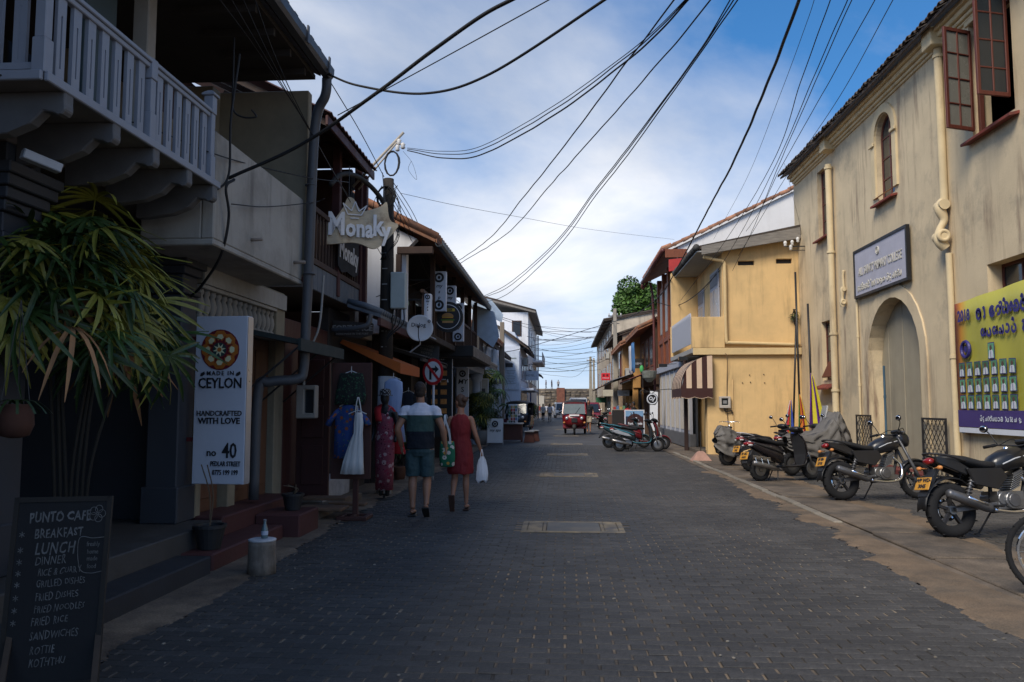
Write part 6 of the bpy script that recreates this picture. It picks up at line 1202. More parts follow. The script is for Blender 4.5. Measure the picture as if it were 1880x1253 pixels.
man = person('man in striped white, green and black T-shirt and teal shorts walking away', gnd(770,948)+V((0,0,.014)), R(2), 1.80,
    dict(kneeL=(-.10,.03,.50), ankL=(-.085,-.06,.10), footL=R(0), kneeR=(.10,.02,.49), ankR=(.115,-.17,.16), footR=R(-38), elbL=(-.30,-.06,1.17), wriL=(-.27,.07,.93), elbR=(.31,-.03,1.17), wriR=(.345,.05,.92), sh=.215, waist=.165, arm=1.12, thigh=1.08, curlR=.7, head=(-.01,.02,1.69), yaw=R(8), hem=.90),
    SKIN('tanned', (.30,.145,.085)), mat('short_brown_hair', (.035,.020,.013), rough=.7, var=.3, scale=20, bump=.6, bscale=90), ('shirt', M_tee, .42), ('shorts', mat('teal_shorts', (.032,.062,.066), rough=.8, var=.12, bump=.5, bscale=12, stretch=(2,2,.7)), .92), mat('black_sandal', (.02,.018,.016), rough=.6), vox=.009)
wom = person('woman in dark red sleeveless dress with hair bun walking beside the man', gnd(845,938)+V((0,0,.014)), R(-2), 1.64,
    dict(kneeL=(-.09,.0,.50), ankL=(-.085,-.22,.22), footL=R(-72), kneeR=(.085,.03,.50), ankR=(.095,.0,.10), footR=0, elbL=(-.25,-.02,1.17), wriL=(-.27,.06,.95), elbR=(.25,-.03,1.16), wriR=(.315,.05,.92), sh=.178, waist=.135, arm=.88, thigh=.95, curlR=.9, curlL=.7, head=(-.01,.02,1.69), yaw=R(50), nod=R(-4)),
    SKIN('warm', (.29,.135,.08)), mat('bun_brown_hair', (.060,.030,.017), rough=.6, var=.35, scale=14, bump=.6, bscale=80), ('dress', mat('dark_red_dress', (.17,.010,.012), rough=.8, var=.2, scale=3, bump=.9, bscale=7, stretch=(2,2,.5), bdist=.02), 0), None, mat('brown_sandal', (.05,.022,.014), rough=.6), 'bun', vox=.009, female=True)
# the shoulder bag and the carrier bag they hold
wl = wom.location
bag = thing('tote_bag', 'green sunflower print tote bag with white straps on her shoulder', 'bag', wl+V((-.17,-.16,.62)))
M_sun = spotted('sunflower_print', (.015,.13,.065), [((.55,.50,.42),11.5,.36), ((.015,.13,.065),11.5,.30), ((.55,.27,.05),11.5,.25), ((.05,.022,.015),11.5,.12)])
b = MB(); rings = []
for z, w_, d_ in ((0,.085,.035),(.02,.105,.05),(.15,.115,.055),(.28,.105,.045),(.36,.095,.03)): rings.append([V((w_*math.copysign(abs(math.cos(2*PI*j/24))**.6,math.cos(2*PI*j/24))+.006*noise.noise(V((j,z*20,0))), d_*math.sin(2*PI*j/24), z)) for j in range(24)])
b.loft(rings); b.build('pouch', M_sun, bag, smooth=True)
for dx_ in (-.045,.03): part('strap', mat('white_strap', (.58,.56,.54), rough=.85), bag, lambda m: m.loft([[p+V((q*.014,0,0)) for q in (-1,1)] for p in spline([(dx_+.02,-.03,.33),(dx_+.0,-.035,.5),(-.03,-.03,.68),(-.035,.06,.735),(-.03,.16,.68),(dx_,.2,.45)],5)], False, False), solid=.006)
cb = thing('carrier_bag', 'white plastic carrier bag hanging from her right hand', 'bag', wl+V((.31,-.02,.40))); cb.scale = (.66,.8,.86)
b = MB(); rings = []
for i, (z, w_, d_) in enumerate(((0,.10,.02),(.03,.13,.03),(.15,.125,.035),(.27,.105,.03),(.36,.075,.02),(.42,.03,.012))): rings.append([V((w_*math.cos(2*PI*j/30)+.02*z+.010*math.sin(j*1.7+z*9), d_*math.sin(2*PI*j/30)+.012*math.sin(j*2.3+z*14), z+(.025*math.sin(j*.6) if i == 0 else 0))) for j in range(30)])
b.loft(rings); b.build('bag', mat('white_plastic', (.66,.66,.68), rough=.35, var=.06, bump=.5, bscale=22), cb, smooth=True)
part('handle', MATS['white_plastic'], cb, lambda m: [m.tube(spline([(s_*.03,0,.40),(s_*.02,.0,.48),(0,.02,.53)],4), .008, 6) for s_ in (-1,1)], smooth=True)
# ---------------------------------------------------------------- people farther off
def JW(ph=1, a=.0): return dict(kneeL=(-.09,.10*ph,.50), ankL=(-.09,.12*ph,.10), footL=0, kneeR=(.09,-.02*ph,.50), ankR=(.09,-.24*ph,.17), footR=R(-35*max(ph,0)), elbL=(-.25,-.06,1.17), wriL=(-.25,.05+a,.95+a), elbR=(.25,.0,1.17), wriR=(.25,.14+a,.96+a), sh=.19)
def JS(): return dict(kneeL=(-.10,.01,.49), ankL=(-.11,-.02,.10), kneeR=(.10,.01,.49), ankR=(.12,-.01,.10), elbL=(-.26,-.02,1.17), wriL=(-.24,.1,.97), elbR=(.26,.0,1.17), wriR=(.22,.14,1.0), sh=.19)
def cl(nm, c): return mat('cloth_'+nm, c, rough=.9, var=.12, bump=.3, bscale=20)
dk_h = mat('black_hair', (.012,.010,.010), rough=.6); sk2 = SKIN('brown', (.12,.06,.035)); sk1 = MATS['skin_tanned']; dsh = MATS['black_sandal']
def walker(label, px, py, Y, h, top, bot, rz=0, J=None, hs='short', sk=None, sl=.5, full=2.0, hair=None, kind='shirt', z=None, grp='people farther down the street'):
    p = at(px, py, Y); p.z = .012 if z is None else z
    return person(label, p, rz, h, J or JW(), sk or sk2, hair or dk_h, (kind, top, sl), None if kind == 'dress' else (('trousers' if full > 1 else 'shorts'), bot, full), dsh, hs, grp, vox=.02, lod=True)
walker('man in black T-shirt and pale shorts beside the red three-wheeler', 1081, 780, 45.5, 1.80, cl('black',(.015,.015,.017)), cl('khaki',(.32,.27,.2)), R(175), JW(1), sk=sk1, sl=.42, full=.9)
walker('woman in loose white blouse and black trousers on the left verge', 997, 765, 76, 1.66, cl('white',(.6,.6,.58)), cl('dark',(.02,.02,.022)), 0, JW(.7), sl=.9, hs='long')
walker('woman in white top and grey trousers walking mid-street', 1009.5, 765, 74, 1.66, cl('white2',(.58,.58,.6)), cl('grey',(.17,.15,.13)), R(5), JW(.6), sl=.6, hs='long')
for i, (px, Y, c_, lb) in enumerate(((985,90,(.10,.09,.05),'person in olive clothes by the far potted bush'), (1003,104,(.5,.5,.52),'person in pale top at the back of the street crowd'), (1016,100,(.35,.40,.50),'person in light blue at the street crowd'), (1020.5,103,(.5,.36,.30),'person in peach top within the street crowd'), (1024.5,106,(.45,.12,.12),'person in red at the far right of the street crowd'), (991,108,(.30,.05,.05),'person in dark red top at the far left of the crowd'))):
    walker(lb, px, 760, Y, 1.66, cl('crowd%d'%i, c_), cl('crowdb%d'%i, [(.04,.04,.05),(.25,.22,.18),(.3,.3,.32)][i%3]), R(random.uniform(-30,30)+(180 if i%2 else 0)), JW(random.uniform(.2,.8)), hs=random.choice(('short','long')), sl=.5, full=random.choice((.9,2.0)))
walker('stallholder in lilac shirt standing by the left stalls', 911, 780, 42.5, 1.72, cl('lilac',(.30,.28,.55)), cl('navy',(.02,.025,.05)), R(-60), JS(), sl=.9)
walker('shop worker in lilac shirt bending by the spa plants', 896, 790, 36, 1.62, cl('lilac2',(.36,.33,.58)), cl('navy2',(.03,.03,.05)), R(30), JS(), sl=.9)
walker('woman in bright red top at the right hand stall', 1151, 775, 39.5, 1.62, cl('red',(.35,.015,.02)), cl('darkb',(.03,.03,.04)), R(-70), JS(), hs='long', sl=.5)
walker('woman in dark red shawl at the right hand stall', 1158, 778, 40.5, 1.6, cl('maroon',(.20,.015,.03)), cl('darkb2',(.025,.02,.03)), R(-100), JS(), hs='long', sl=.9)
walker('man in black shirt beside the women at the stall', 1164, 778, 38.6, 1.68, cl('blk2',(.015,.015,.017)), cl('darkb3',(.03,.03,.03)), R(60), JS(), sl=.5)
# strollers on top of the rampart
zr = at(1050,713,152).z-.1
for i, (px, c_, lb, hs_) in enumerate(((954.5,(.30,.10,.05),'stroller in orange brown on the rampart corner','short'), (1002.5,(.10,.03,.03),'stroller in maroon on the rampart','long'), (1013,(.03,.03,.05),'stroller in dark clothes at the middle of the rampart','long'), (1025,(.30,.28,.27),'stroller in grey on the rampart','short'))):
    p = at(px,710,152); walker(lb, px, 710, 152, 1.68, cl('ramp%d'%i, c_), cl('rampb%d'%i, (.04,.04,.05)), R(random.uniform(0,360)), JW(.5), hs=hs_, z=zr, grp='strollers on the rampart')
# ================================================================== utility pole with light bracket, cables
M_cab = mat('black_cable', (.012,.012,.013), rough=.7, var=.2, bump=0)
up = thing('utility_pole', 'dark wooden utility pole with white painted foot beside the clothes display', 'pole', (-3.05, 13.5, 0))
part('shaft', mat('tarred_pole', (.028,.023,.019), rough=.9, var=.45, scale=6, stretch=(4,4,.5), bump=.5), up, lambda m: m.tube([(0,0,2.0),(0.01,0,4),(.015,0,5.45)], [.125,.11,.09], 14), smooth=True)
part('painted_foot', mat('chalky_white', (.46,.46,.48), rough=.8, var=.2, streak=(.2,.2,.19)), up, lambda m: m.tube([(0,0,0),(0,0,2.0)], [.135,.127], 14), smooth=True)
for i in range(9): part('step_band', mat('band_steel', (.3,.3,.3), rough=.5, metal=.6), up, lambda m: m.obox((-.01,-.105,2.5+i*.27),(.09,.02,.016)))
part('service_box', mat('box_grey_green', (.36,.40,.38), rough=.6, var=.1), up, lambda m: m.box(.10,.36,-.16,.02,3.15,3.78), bevel=.015); part('box_cables', M_cab, up, lambda m: [m.tube(spline([(.14+.06*i,-.06,3.16),(.10+.07*i,-.06,2.9),(.02+.03*i,-.1,2.7),(-.02,-.1,2.5)],5), .012, 6) for i in range(4)], smooth=True)
part('lamp_arm', mat('pole_iron', (.03,.03,.03)), up, lambda m: m.tube(spline([(.0,-.12,4.5),(.02,-.14,4.85),(-.1,-.45,5.1),(-.26,-1.0,5.2),(-.4,-1.5,5.1),(-.48,-1.8,4.85)],6), .04, 10), smooth=True)
part('raking_mast', mat('bamboo_mast', (.42,.37,.30), rough=.8), up, lambda m: (m.tube([(-.65,.1,5.35),(.26,.05,6.3)], .025, 8), m.tube([(-.55,.1,5.3),(.14,.05,6.12)], .016, 6)), smooth=True)
for q in ((.18,.05,6.12),(.25,.05,6.05),(.16,.02,6.0)): part('insulator', MATS['porcelain'], up, lambda m: m.lathe([(.02,-.05),(.045,-.03),(.03,0),(.045,.03),(.02,.06)], 10, Matrix.Translation(q)), smooth=True)
def coil(m, c, r, n, th, sq=1.0, seed=0):
    pts = [V(c)+V((r*math.cos(2*PI*i/14)*(1+.06*math.sin(i*.7+seed)), .02*math.sin(i*.4), r*sq*math.sin(2*PI*i/14)*(1+.05*math.cos(i*.5+seed)))) for i in range(14*n+1)]; m.tube(pts, th, 6)
part('cable_coil', M_cab, up, lambda m: (coil(m, (.08,-.05,5.72), .13, 3, .014, 1.7, 1), coil(m, (.0,-.12,5.1), .16, 3, .012, 1.2, 2), [m.tube(spline([(random.uniform(-.1,.2),-.12,5.3),(random.uniform(-.3,.3),-.15,4.9),(random.uniform(-.1,.3),-.14,4.4),(random.uniform(-.1,.1),-.12,4.0)],5), .006, 5) for i in range(9)]), smooth=True)
def wire(pts, r, label, group, n=12, wob=0, name='cable'):
    ps = spline([at(*p) if len(p) == 3 else V(p[1]) for p in pts], n)
    if wob: ps = [p+V((noise.noise(p*1.3)*wob, 0, noise.noise(p*1.7+V((5,5,5)))*wob)) for p in ps]
    b = MB(); b.tube(ps, r, 6); o = b.build(name, M_cab, None, smooth=True); tag(o, label, 'cable', group); return o
G1 = 'overhead cables crossing the street'
wire([(420,328,7.2),(560,262,7.1),(700,165,6.7),(860,45,6.2),(960,-12,5.9)], .016, 'thick black cable rising from the balcony corner to the top edge', G1, wob=.01)
wire([(620,212,9.0),(790,120,8.2),(1008,0,7.2),(1060,-30,7)], .006, 'thin straight cable just right of the thick balcony cable', G1)
wire([(598,135,9.2),(660,158,9.0),(780,172,8.6),(900,136,8.0),(1110,0,7.0),(1150,-30,6.8)], .014, 'black cable sagging from the café gutter end', G1)
wire([(600,140,9.2),(660,240,11.4),(705,325,13.3)], .007, 'slanting cable from the gutter end down to the dark pole', G1)
for i, (dy, r_, lb) in enumerate(((0,.005,'thinnest top cable of the sagging trio from the raking mast'),(5,.007,'middle cable of the sagging trio from the raking mast'),(12,.010,'thick kinked lower cable of the sagging trio from the raking mast'))):
    wire([(748,272+dy*.4,13.5),(810,278+dy,12.8),(880,270+dy*1.3,12.0),(1000,205+dy*1.5,10.2),(1120,122+dy*1.2,8.9),(1200,58+dy,8.0),(1262+i*3,-4,7.4)], r_, lb, G1, wob=.012 if i else .004)
wire([(740,278,13.5),(757,300,13.5),(765,330,13.5),(750,312,13.5),(755,296,13.5)], .003, 'fine dangling wire loop below the raking mast', G1)
for pts, lb in (([(690,545,14.5),(790,512,19),(822,492,20.5),(900,437,17),(965,357,13.5),(1030,277,11),(1130,142,9),(1245,-8,7.6)],'left of two parallel cables rising from the gallery eave'), ([(700,560,14.5),(800,522,19),(830,493,21),(930,430,17),(1010,340,13.5),(1060,285,11.5),(1190,138,9.2),(1312,-8,7.6)],'right of two parallel cables rising from the gallery eave')): wire(pts, .0085, lb, G1, wob=.012)
for i, (a, c, lb) in enumerate((((880,548,26),(1345,-8,7.8),'left cable of the long trio rising from the blue blind'), ((885,548,26),(1352,-8,7.8),'middle cable of the long trio rising from the blue blind'), ((890,556,26),(1360,-8,7.8),'right cable of the long trio rising from the blue blind'))):
    o_ = (0,6,18)[i]; wire([a,(935,520+o_,23),(1020,445+o_*.8,17.5),(1090,352+o_*.7,14),(1160,262+o_*.7,11.5),(1280,100+o_*.35,9),c], .008, lb, G1, wob=.008)
wire([(1124,592,54),(1165,578,44),(1210,545,34),(1250,480,26),(1300,385,19),(1350,290,14.5),(1400,175,11.5),(1440,75,9.6),(1470,-10,8.4)], .021, 'thickest black cable twisting up in front of the timber house', G1, wob=.012)
wire([(1310,440,24.5),(1370,330,18),(1430,180,13),(1480,45,10),(1498,-10,9.2)], .004, 'hair-thin cable right of the thickest cable', G1)
for i, (a, mid, c, lb) in enumerate((((1250,552,29),(1418,300,15),(1528,-10,9),'first cable of the right bundle over the yellow house'), ((1290,540,26),(1426,300,15.5),(1560,-10,9),'second cable of the right bundle over the yellow house'), ((1345,497,24.9),(1428,308,16),(1568,-10,9.3),'third cable of the right bundle, fixed to the yellow pipe'), ((1370,425,24),(1430,315,17),(1612,-10,9.8),'fourth cable of the right bundle fanning to the right'))):
    m1 = ((a[0]*.5+mid[0]*.5)-4, (a[1]*.52+mid[1]*.48)+14, (a[2]+mid[2])/2*.98); m2 = ((mid[0]+c[0])/2-3, (mid[1]+c[1])/2+6, (mid[2]+c[2])/2*.94); wire([a, m1, mid, m2, c], .007, lb, G1, wob=.006)
wire([(1356,470,24.8),(1440,330,21.5),(1540,180,15.5),(1645,-10,10.5)], .007, 'rightmost cable skimming the school eave', G1)
wire([(1440,300,22.5),(1470,420,24),(1466,430,24.3)], .004, 'short cable dropping to the insulators on the school corner', G1)
wire([(735,355,13.6),(840,378,15.5),(960,400,18),(1060,418,22),(1150,430,25.5),(1238,440,29.8)], .004, 'long thin line crossing the sky from pole to timber house', G1)
wire([(1205,555,31),(1240,562,30),(1280,540,27),(1330,488,25)], .014, 'slack black cable under the yellow eave', G1)
# tangle of lines across the far end: nothing tells them apart
random.seed(21)
for i in range(17):
    y0 = 600+i*5+random.uniform(-4,4); y1 = 592+random.uniform(-6,30)+i*4.2; Ya, Yb = random.uniform(52,92), random.uniform(54,92); sg_ = random.uniform(3,24)
    pl = at(972+random.uniform(-6,8), y0, Ya); pr = at(1095+random.uniform(-10,30) if i%3 else 1086, y1, Yb)
    b = MB(); b.tube([pl.lerp(pr,f/12)-V((0,0,sg_*.022*4*(f/12)*(1-f/12))) for f in range(13)], .016, 4); o = b.build('cable', M_cab); tag(o, 'slack line in the tangle strung across the far end of the street', 'cable', 'tangle of lines at the far end')
wire([(890,572,27),(925,584,34),(980,598,50),(1060,604,54),(1122,600,54)], .012, 'long cable from the blue blind across to the right concrete pole', G1)
wire([(900,578,27),(950,596,40),(1010,615,60),(1040,622,70)], .010, 'second cable running from the blue blind toward the far end', G1)
wire([(910,650,38),(960,640,50),(1030,620,53),(1122,592,54)], .020, 'heavy cable from the wooden pole rising to the right concrete pole', G1)
wire([(1086,660,95),(1060,690,88),(1020,690,80),(975,684,75)], .014, 'drooping cable from the far pole to the tall white house', G1)
# cables on the left facade
wire([(0,138,4.4),(80,170,4.9),(200,210,5.6),(300,245,6.3),(385,280,6.75),(470,305,8.0),(575,328,9.4),(640,335,11)], .006, 'thin cable strung along the balcony underside to the downpipe', 'cables on the left fronts')
wire([(430,330,7.25),(415,345,7.1),(420,400,7.2),(405,470,7.3),(370,525,7.6),(350,545,7.8)], .014, 'thick drop cable hanging past the stained parapet', 'cables on the left fronts')
wire([(425,375,7.2),(490,380,8.2),(575,372,9.4),(596,365,9.5)], .006, 'pale ended cable tied across the stained parapet', 'cables on the left fronts')
wire([(430,70,7.5),(428,150,7.4),(428,200,7.3),(445,215,7.3),(470,215,7.3),(462,202,7.3)], .009, 'looped grey cable hanging under the café eave', 'cables on the left fronts')
wire([(440,100,7.3),(424,220,7.2),(420,320,7.2),(395,350,7.0),(350,365,6.8)], .011, 'black cable running down the balcony end post', 'cables on the left fronts')
for i in range(4): wire([(400+i*22,-5,6.6+i*.1),(470+i*14,90+i*10,8),(560+i*8,225+i*14,9.6),(640+i*6,360+i*12,12.6),(700,420+i*16,13.4)], .006, 'line running under the eaves to the dark pole', 'lines under the left eaves')
for i in range(5): wire([(722,335+i*10,13.5),(760,395+i*14,15.5),(800,480+i*12,19),(860,545+i*8,24)], .007, 'line leaving the dark pole along the gallery eave', 'lines along the gallery eave')
# ================================================================== signs, goods and plants
RX, UP = (1,0,0), (0,0,1)
def disc(m, x, z, r, y, d=.003, n=28): m.prism([(x+r*math.cos(2*PI*i/n), z+r*math.sin(2*PI*i/n)) for i in range(n)], lambda a,c: V((a,y,c)), (0,d,0))
# --- Made in Ceylon light box
cs = thing('craft_shop_sign', 'tall white light-box sign with orange flower wheel at number 40', 'sign', (-3.44, 7.8, 1.56)); cs.rotation_euler = (0,0,R(-4))
W2, H2 = .275, .84
part('box', mat('sign_white', (.52,.54,.60), rough=.45, var=.04), cs, lambda m: m.box(-W2,W2,0,.12,-H2,H2), bevel=.006)
part('side_strip', mat('brushed_alu', (.42,.44,.47), rough=.35, metal=.6), cs, lambda m: m.box(W2+.0005,W2+.006,.004,.116,-H2+.01,H2-.01))
CW = [('petal_maroon',(.15,.012,.02)),('petal_orange',(.42,.13,.02)),('petal_cream',(.62,.60,.36)),('petal_green',(.02,.05,.05))]; cz = .50
wh = part('wheel_emblem', mat(*CW[0], rough=.5), cs, lambda m: disc(m, -.01, cz, .205, -.004))
def petal(m, a, r0, r1, w0, w1, y):
    q = [(r0,-w0),(r1*.8,-w1),(r1,-w1*.55),(r1,w1*.55),(r1*.8,w1),(r0,w0)]; c, s_ = math.cos(a), math.sin(a)
    m.prism([(-.01+x*c-z*s_, cz+x*s_+z*c) for x,z in q], lambda a_,c_: V((a_,y,c_)), (0,.002,0))
for k in range(8): part('petal', mat(*CW[1], rough=.5), wh, lambda m: petal(m, PI/8*2*k, .09, .192, .022, .066, -.0065)); part('petal_centre', mat(*CW[2], rough=.5), wh, lambda m: petal(m, PI/8*2*k, .105, .155, .018, .036, -.009))
def star(m, r0, r1, n, y, rot=0): m.prism([(-.01+(r1 if i%2 else r0)*math.cos(PI*i/n+rot), cz+(r1 if i%2 else r0)*math.sin(PI*i/n+rot)) for i in range(2*n)], lambda a,c: V((a,y,c)), (0,.002,0))
part('star', mat(*CW[0]), wh, lambda m: star(m,.108,.078,8,-.0115)); part('hub', mat(*CW[3]), wh, lambda m: disc(m,-.01,cz,.072,-.014,.002)); part('star', mat(*CW[2]), wh, lambda m: star(m,.07,.03,8,-.0165,.2)); part('hub', mat(*CW[1]), wh, lambda m: disc(m,-.01,cz,.022,-.019,.002))
ik = ink()
for tx, sz, z_, x_, kw in (('MADE IN',.062,.262,0,dict(space=1.25,fat=.0004)), ('CEYLON',.145,.16,0,dict(fat=.0025,squeeze=.83)), ('HANDCRAFTED',.072,-.14,0,dict(space=1.0,fat=.001,squeeze=.93)), ('WITH LOVE',.085,-.215,0,dict(fat=.0022,squeeze=.98)), ('no',.10,-.53,-.07,dict(fat=.002)), ('40',.21,-.515,.12,dict(fat=.003,squeeze=.75)), ('PEDLAR STREET',.068,-.64,.08,dict(fat=.0012,squeeze=.66)), ('0775 199 199',.068,-.725,.08,dict(fat=.0012,squeeze=.72))):
    lettering(tx, sz, ik, cs, (x_,-.001,z_), RX, UP, thick=.006, **kw)
for s_ in (-1,1): part('leaf_mark', ik, cs, lambda m: m.prism([(s_*.19-.025,.235),(s_*.19-.018,.265),(s_*.19+.02,.282),(s_*.19+.025,.255),(s_*.19,.235)], lambda a,c: V((a,-.006,c)), (0,.005,0)))
part('bracket', mat('red_bracket', (.12,.015,.015), rough=.6), cs, lambda m: (m.box(-.48,-W2,.04,.07,-.42,-.38), m.box(-.50,-.47,.0,.1,-.5,-.3), m.box(-.48,-W2,.04,.07,.6,.64)))
# --- chalk board
ck = thing('menu_board', 'black chalk menu board on a wooden stand at the lower left', 'menu board', (-2.72, 4.2, .02)); ck.rotation_euler = (0,0,R(14)); ck.scale = (.82,.86,.90)
Mt = Matrix.Rotation(R(-8),3,'X'); bw, bh = .285, 1.06
part('board', mat('chalk_black', (.010,.010,.011), rough=.8, var=.5, scale=5), ck, lambda m: m.obox(V((0,0,bh/2+.02)),(bw*2,.02,bh),Mt), bevel=.003)
part('frame', mat('board_frame', (.02,.017,.014), rough=.8, var=.4), ck, lambda m: [m.obox(V((0,0,bh/2+.02))+Mt@V(q),(sx,.035,sz),Mt) for q,sx,sz in (((-bw,0,0),.03,bh+.03),((bw,0,0),.03,bh+.03),((0,0,bh/2),bw*2,.03),((0,0,-bh/2),bw*2,.03))])
part('leg', mat('board_leg', (.05,.035,.025), rough=.85, var=.4), ck, lambda m: m.bar((bw-.02,.02,.35),(bw+.06,-.32,-.01),.035,.025)); part('leg', MATS['board_leg'], ck, lambda m: m.bar((-bw+.02,.02,.35),(-bw+.10,-.32,-.01),.035,.025)); part('back_leg', MATS['board_leg'], ck, lambda m: m.bar((0,.09,.75),(0,.42,-.01),.03,.02))
chk = mat('chalk', (.13,.13,.126), rough=.95, var=.5, scale=30); cu_ = Mt @ V((0,0,1)); base = V((0,0,bh/2+.02))+Mt@V((0,-.012,0))
for tx, x_, z_, sz, fat in (('Punto Cafe',-.2,.42,.085,.003),('Breakfast',-.16,.325,.078,.002),('Lunch',-.15,.235,.10,.002),('Dinner',-.14,.165,.07,.001),('Rice & Curry',-.12,.10,.055,.001),('Grilled Dishes',-.12,.035,.055,.001),('Fried Dishes',-.12,-.04,.058,.001),('Fried Noodles',-.12,-.11,.055,.001),('Fried Rice',-.13,-.18,.06,.001),('Sandwiches',-.13,-.26,.062,.001),('Rottie',-.12,-.34,.058,.001),('Koththu',-.12,-.41,.062,.001)):
    lettering(tx.upper(), sz, chk, ck, base+Mt@V((x_,0,z_)), V((1,0,.03*(1 if z_ > .2 else 2))), cu_, align='LEFT', thick=.002, fat=fat-.0012, space=1.1, squeeze=.68, shear=random.uniform(-.05,.15), jit=.010)
for z_ in (.325,.235,.165,.10,.035,-.04,-.11,-.18): part('chalk_star', chk, ck, lambda m: [m.obox(base+Mt@V((-.235,-.002,z_)),(.004,.002,.035),Mt@Matrix.Rotation(R(60*i),3,'Y')) for i in range(3)])
part('chalk_flower', chk, ck, lambda m: [m.torus(base+Mt@V((.215+.028*math.cos(R(72*i)),-.003,.44+.028*math.sin(R(72*i)))),Mt@V((0,1,0)),.023,.0022,14,4) for i in range(5)])
for tx, z_ in (('freshly',.26),('home',.215),('made',.175),('food',.13)): lettering(tx, .038, chk, ck, base+Mt@V((.205,0,z_)), RX, cu_, thick=.002, squeeze=.8)
part('chalk_bubble', chk, ck, lambda m: m.tube([base+Mt@V((p.x,-.003,p.y)) for p in spline([(.27,.30,0),(.2,.295,0),(.12,.30,0),(.115,.2,0),(.14,.11,0),(.2,.09,0),(.27,.1,0)],5)], .0022, 4))
# --- carved Monaky board hanging from the pole's arm
mk_ = thing('carved_pub_sign', 'weathered wooden Monaky board with crown hanging from the pole arm', 'sign', (-3.22, 12.0, 4.30)); mk_.rotation_euler = (0,0,R(24)); mk_.scale = (.95,.95,.95)
outl = [(-.58,-.38),(-.25,-.33),(-.05,-.30),(.12,-.32),(.30,-.38),(.45,-.30),(.72,.03),(.60,.10),(.55,.22),(.52,.42),(.42,.34),(.28,.28),(.1,.24),(-.02,.42),(-.12,.44),(-.18,.30),(-.32,.08),(-.5,.0),(-.62,.04),(-.55,-.12)]
part('board', mat('driftwood', (.46,.39,.28), rough=.85, var=.22, scale=3, stretch=(1,1,5), bump=.4, col2=(.28,.21,.14), c2=(.5,.66), c2scale=4), mk_, lambda m: m.prism([(p.x,p.y) for p in spline([(x,z,0) for x,z in outl+[outl[0]]],3)[:-1]], lambda x,z: V((x,0,z)), (0,.045,0)), bevel=.008)
for ch, x_, sz, dz in (('M',-.30,.58,0),('o',-.07,.46,-.04),('n',.09,.46,-.04),('a',.23,.46,-.04),('k',.37,.54,.02),('y',.51,.48,-.05)): lettering(ch, sz*.9, mat('carved_white', (.62,.63,.65), rough=.7), mk_, (x_,-.001,-.03+dz), V((1,0,.05)), UP, thick=.03, fat=.014, squeeze=.72)
part('crown', MATS['carved_white'], mk_, lambda m: [m.bar(V((a,-.012,b_)),V((c,-.012,d_)),.016,.012,(0,1,0)) for a,b_,c,d_ in ((-.12,.16,-.2,.34),(-.2,.34,-.06,.22),(-.06,.22,.0,.38),(0,.38,.06,.22),(.06,.22,.19,.33),(.19,.33,.1,.16),(-.12,.16,.1,.16),(-.08,.10,.06,.105))])
part('hanger', iron(), mk_, lambda m: (m.tube([(-.1,.02,.40),(-.1,.03,.98)], .008, 5), m.tube([(.5,.02,.36),(.5,.3,1.0)], .008, 5)))
# --- satellite dish, burger sign, spa boxes
dsp = at(771,603,14.7); ds = thing('satellite_dish', 'white satellite dish lettered Dialog on the pent awning', 'satellite dish', dsp); ds.rotation_euler = (0,0,R(8)); ds.scale = (.86,.86,.86)
part('reflector', mat('dish_white', (.60,.60,.60), rough=.5, var=.05), ds, lambda m: m.lathe([(.02,.05),(.15,.044),(.24,.02),(.285,0),(.29,.004),(.24,.03),(.15,.056),(.02,.064)], 36, Matrix.Rotation(PI/2,4,'X') @ Matrix.Scale(-1,4,(0,0,1)) @ Matrix.Translation((0,0,-.03))), smooth=True)
lettering('Dialog', .12, ik, ds, (-.03,-.095,.06), RX, UP, thick=.004, fat=.002); part('swirl_mark', ik, ds, lambda m: m.torus((.2,-.06,.15),(0,1,0),.025,.008,12,5)); part('feed_arm', iron(), ds, lambda m: (m.tube([(0,.02,-.30),(-.02,-.25,-.22),(-.02,-.32,-.02)], .01, 6), m.ell((-.02,-.33,0),.03,.05,.03,8,6))); part('mount', mat('galvanised', (.35,.36,.37), rough=.5, metal=.4), ds, lambda m: (m.tube([(0,.05,-.05),(.0,.1,-.35),(-.22,.1,-.52)], .016, 7), m.tube([(.12,.08,-.12),(.35,.05,-.24)], .013, 6)))
bp_ = at(822,582,17.2); bg_ = thing('burger_sign', 'round black burger shop sign with white ring under the gallery', 'sign', bp_)
part('disc', black(), bg_, lambda m: m.cyl((0,0,0),(0,.12,0),.335,40)); part('ring', white(), bg_, lambda m: m.torus((0,-.002,0),(0,1,0),.265,.007,40,5)); BY = -.006
part('top_bun', mat('bun_brown', (.36,.19,.07)), bg_, lambda m: m.prism([(-.13,.0)]+[(.13*math.cos(R(180-15*i)), .0+.085*math.sin(R(180-15*i))) for i in range(1,12)]+[(.13,0)], lambda a,c: V((a,BY,c)), (0,.004,0)))
for (nm, c, z0, z1, w_) in (('cheese',(.55,.30,.03),-.025,-.003,.12),('patty',(.07,.03,.018),-.055,-.027,.135),('lettuce',(.06,.16,.02),-.085,-.057,.15),('bottom_bun',(.40,.22,.09),-.135,-.087,.12)): part(nm, mat('burger_'+nm, c), bg_, lambda m: m.box(-w_,w_,BY,BY+.004,z0,z1), bevel=.002)
part('ribbon', mat('ribbon_gold', (.42,.30,.04)), bg_, lambda m: m.prism([(-.16,.12),(.16,.12),(.15,.18),(-.15,.18)], lambda a,c: V((a,BY,c)), (0,.004,0))); lettering('BURGER', .055, ik, bg_, (0,BY-.001,.15), RX, UP, thick=.002, fat=.002); part('arm', iron(), bg_, lambda m: m.bar((-.95,.06,.03),(-.33,.06,.03),.03,.03))
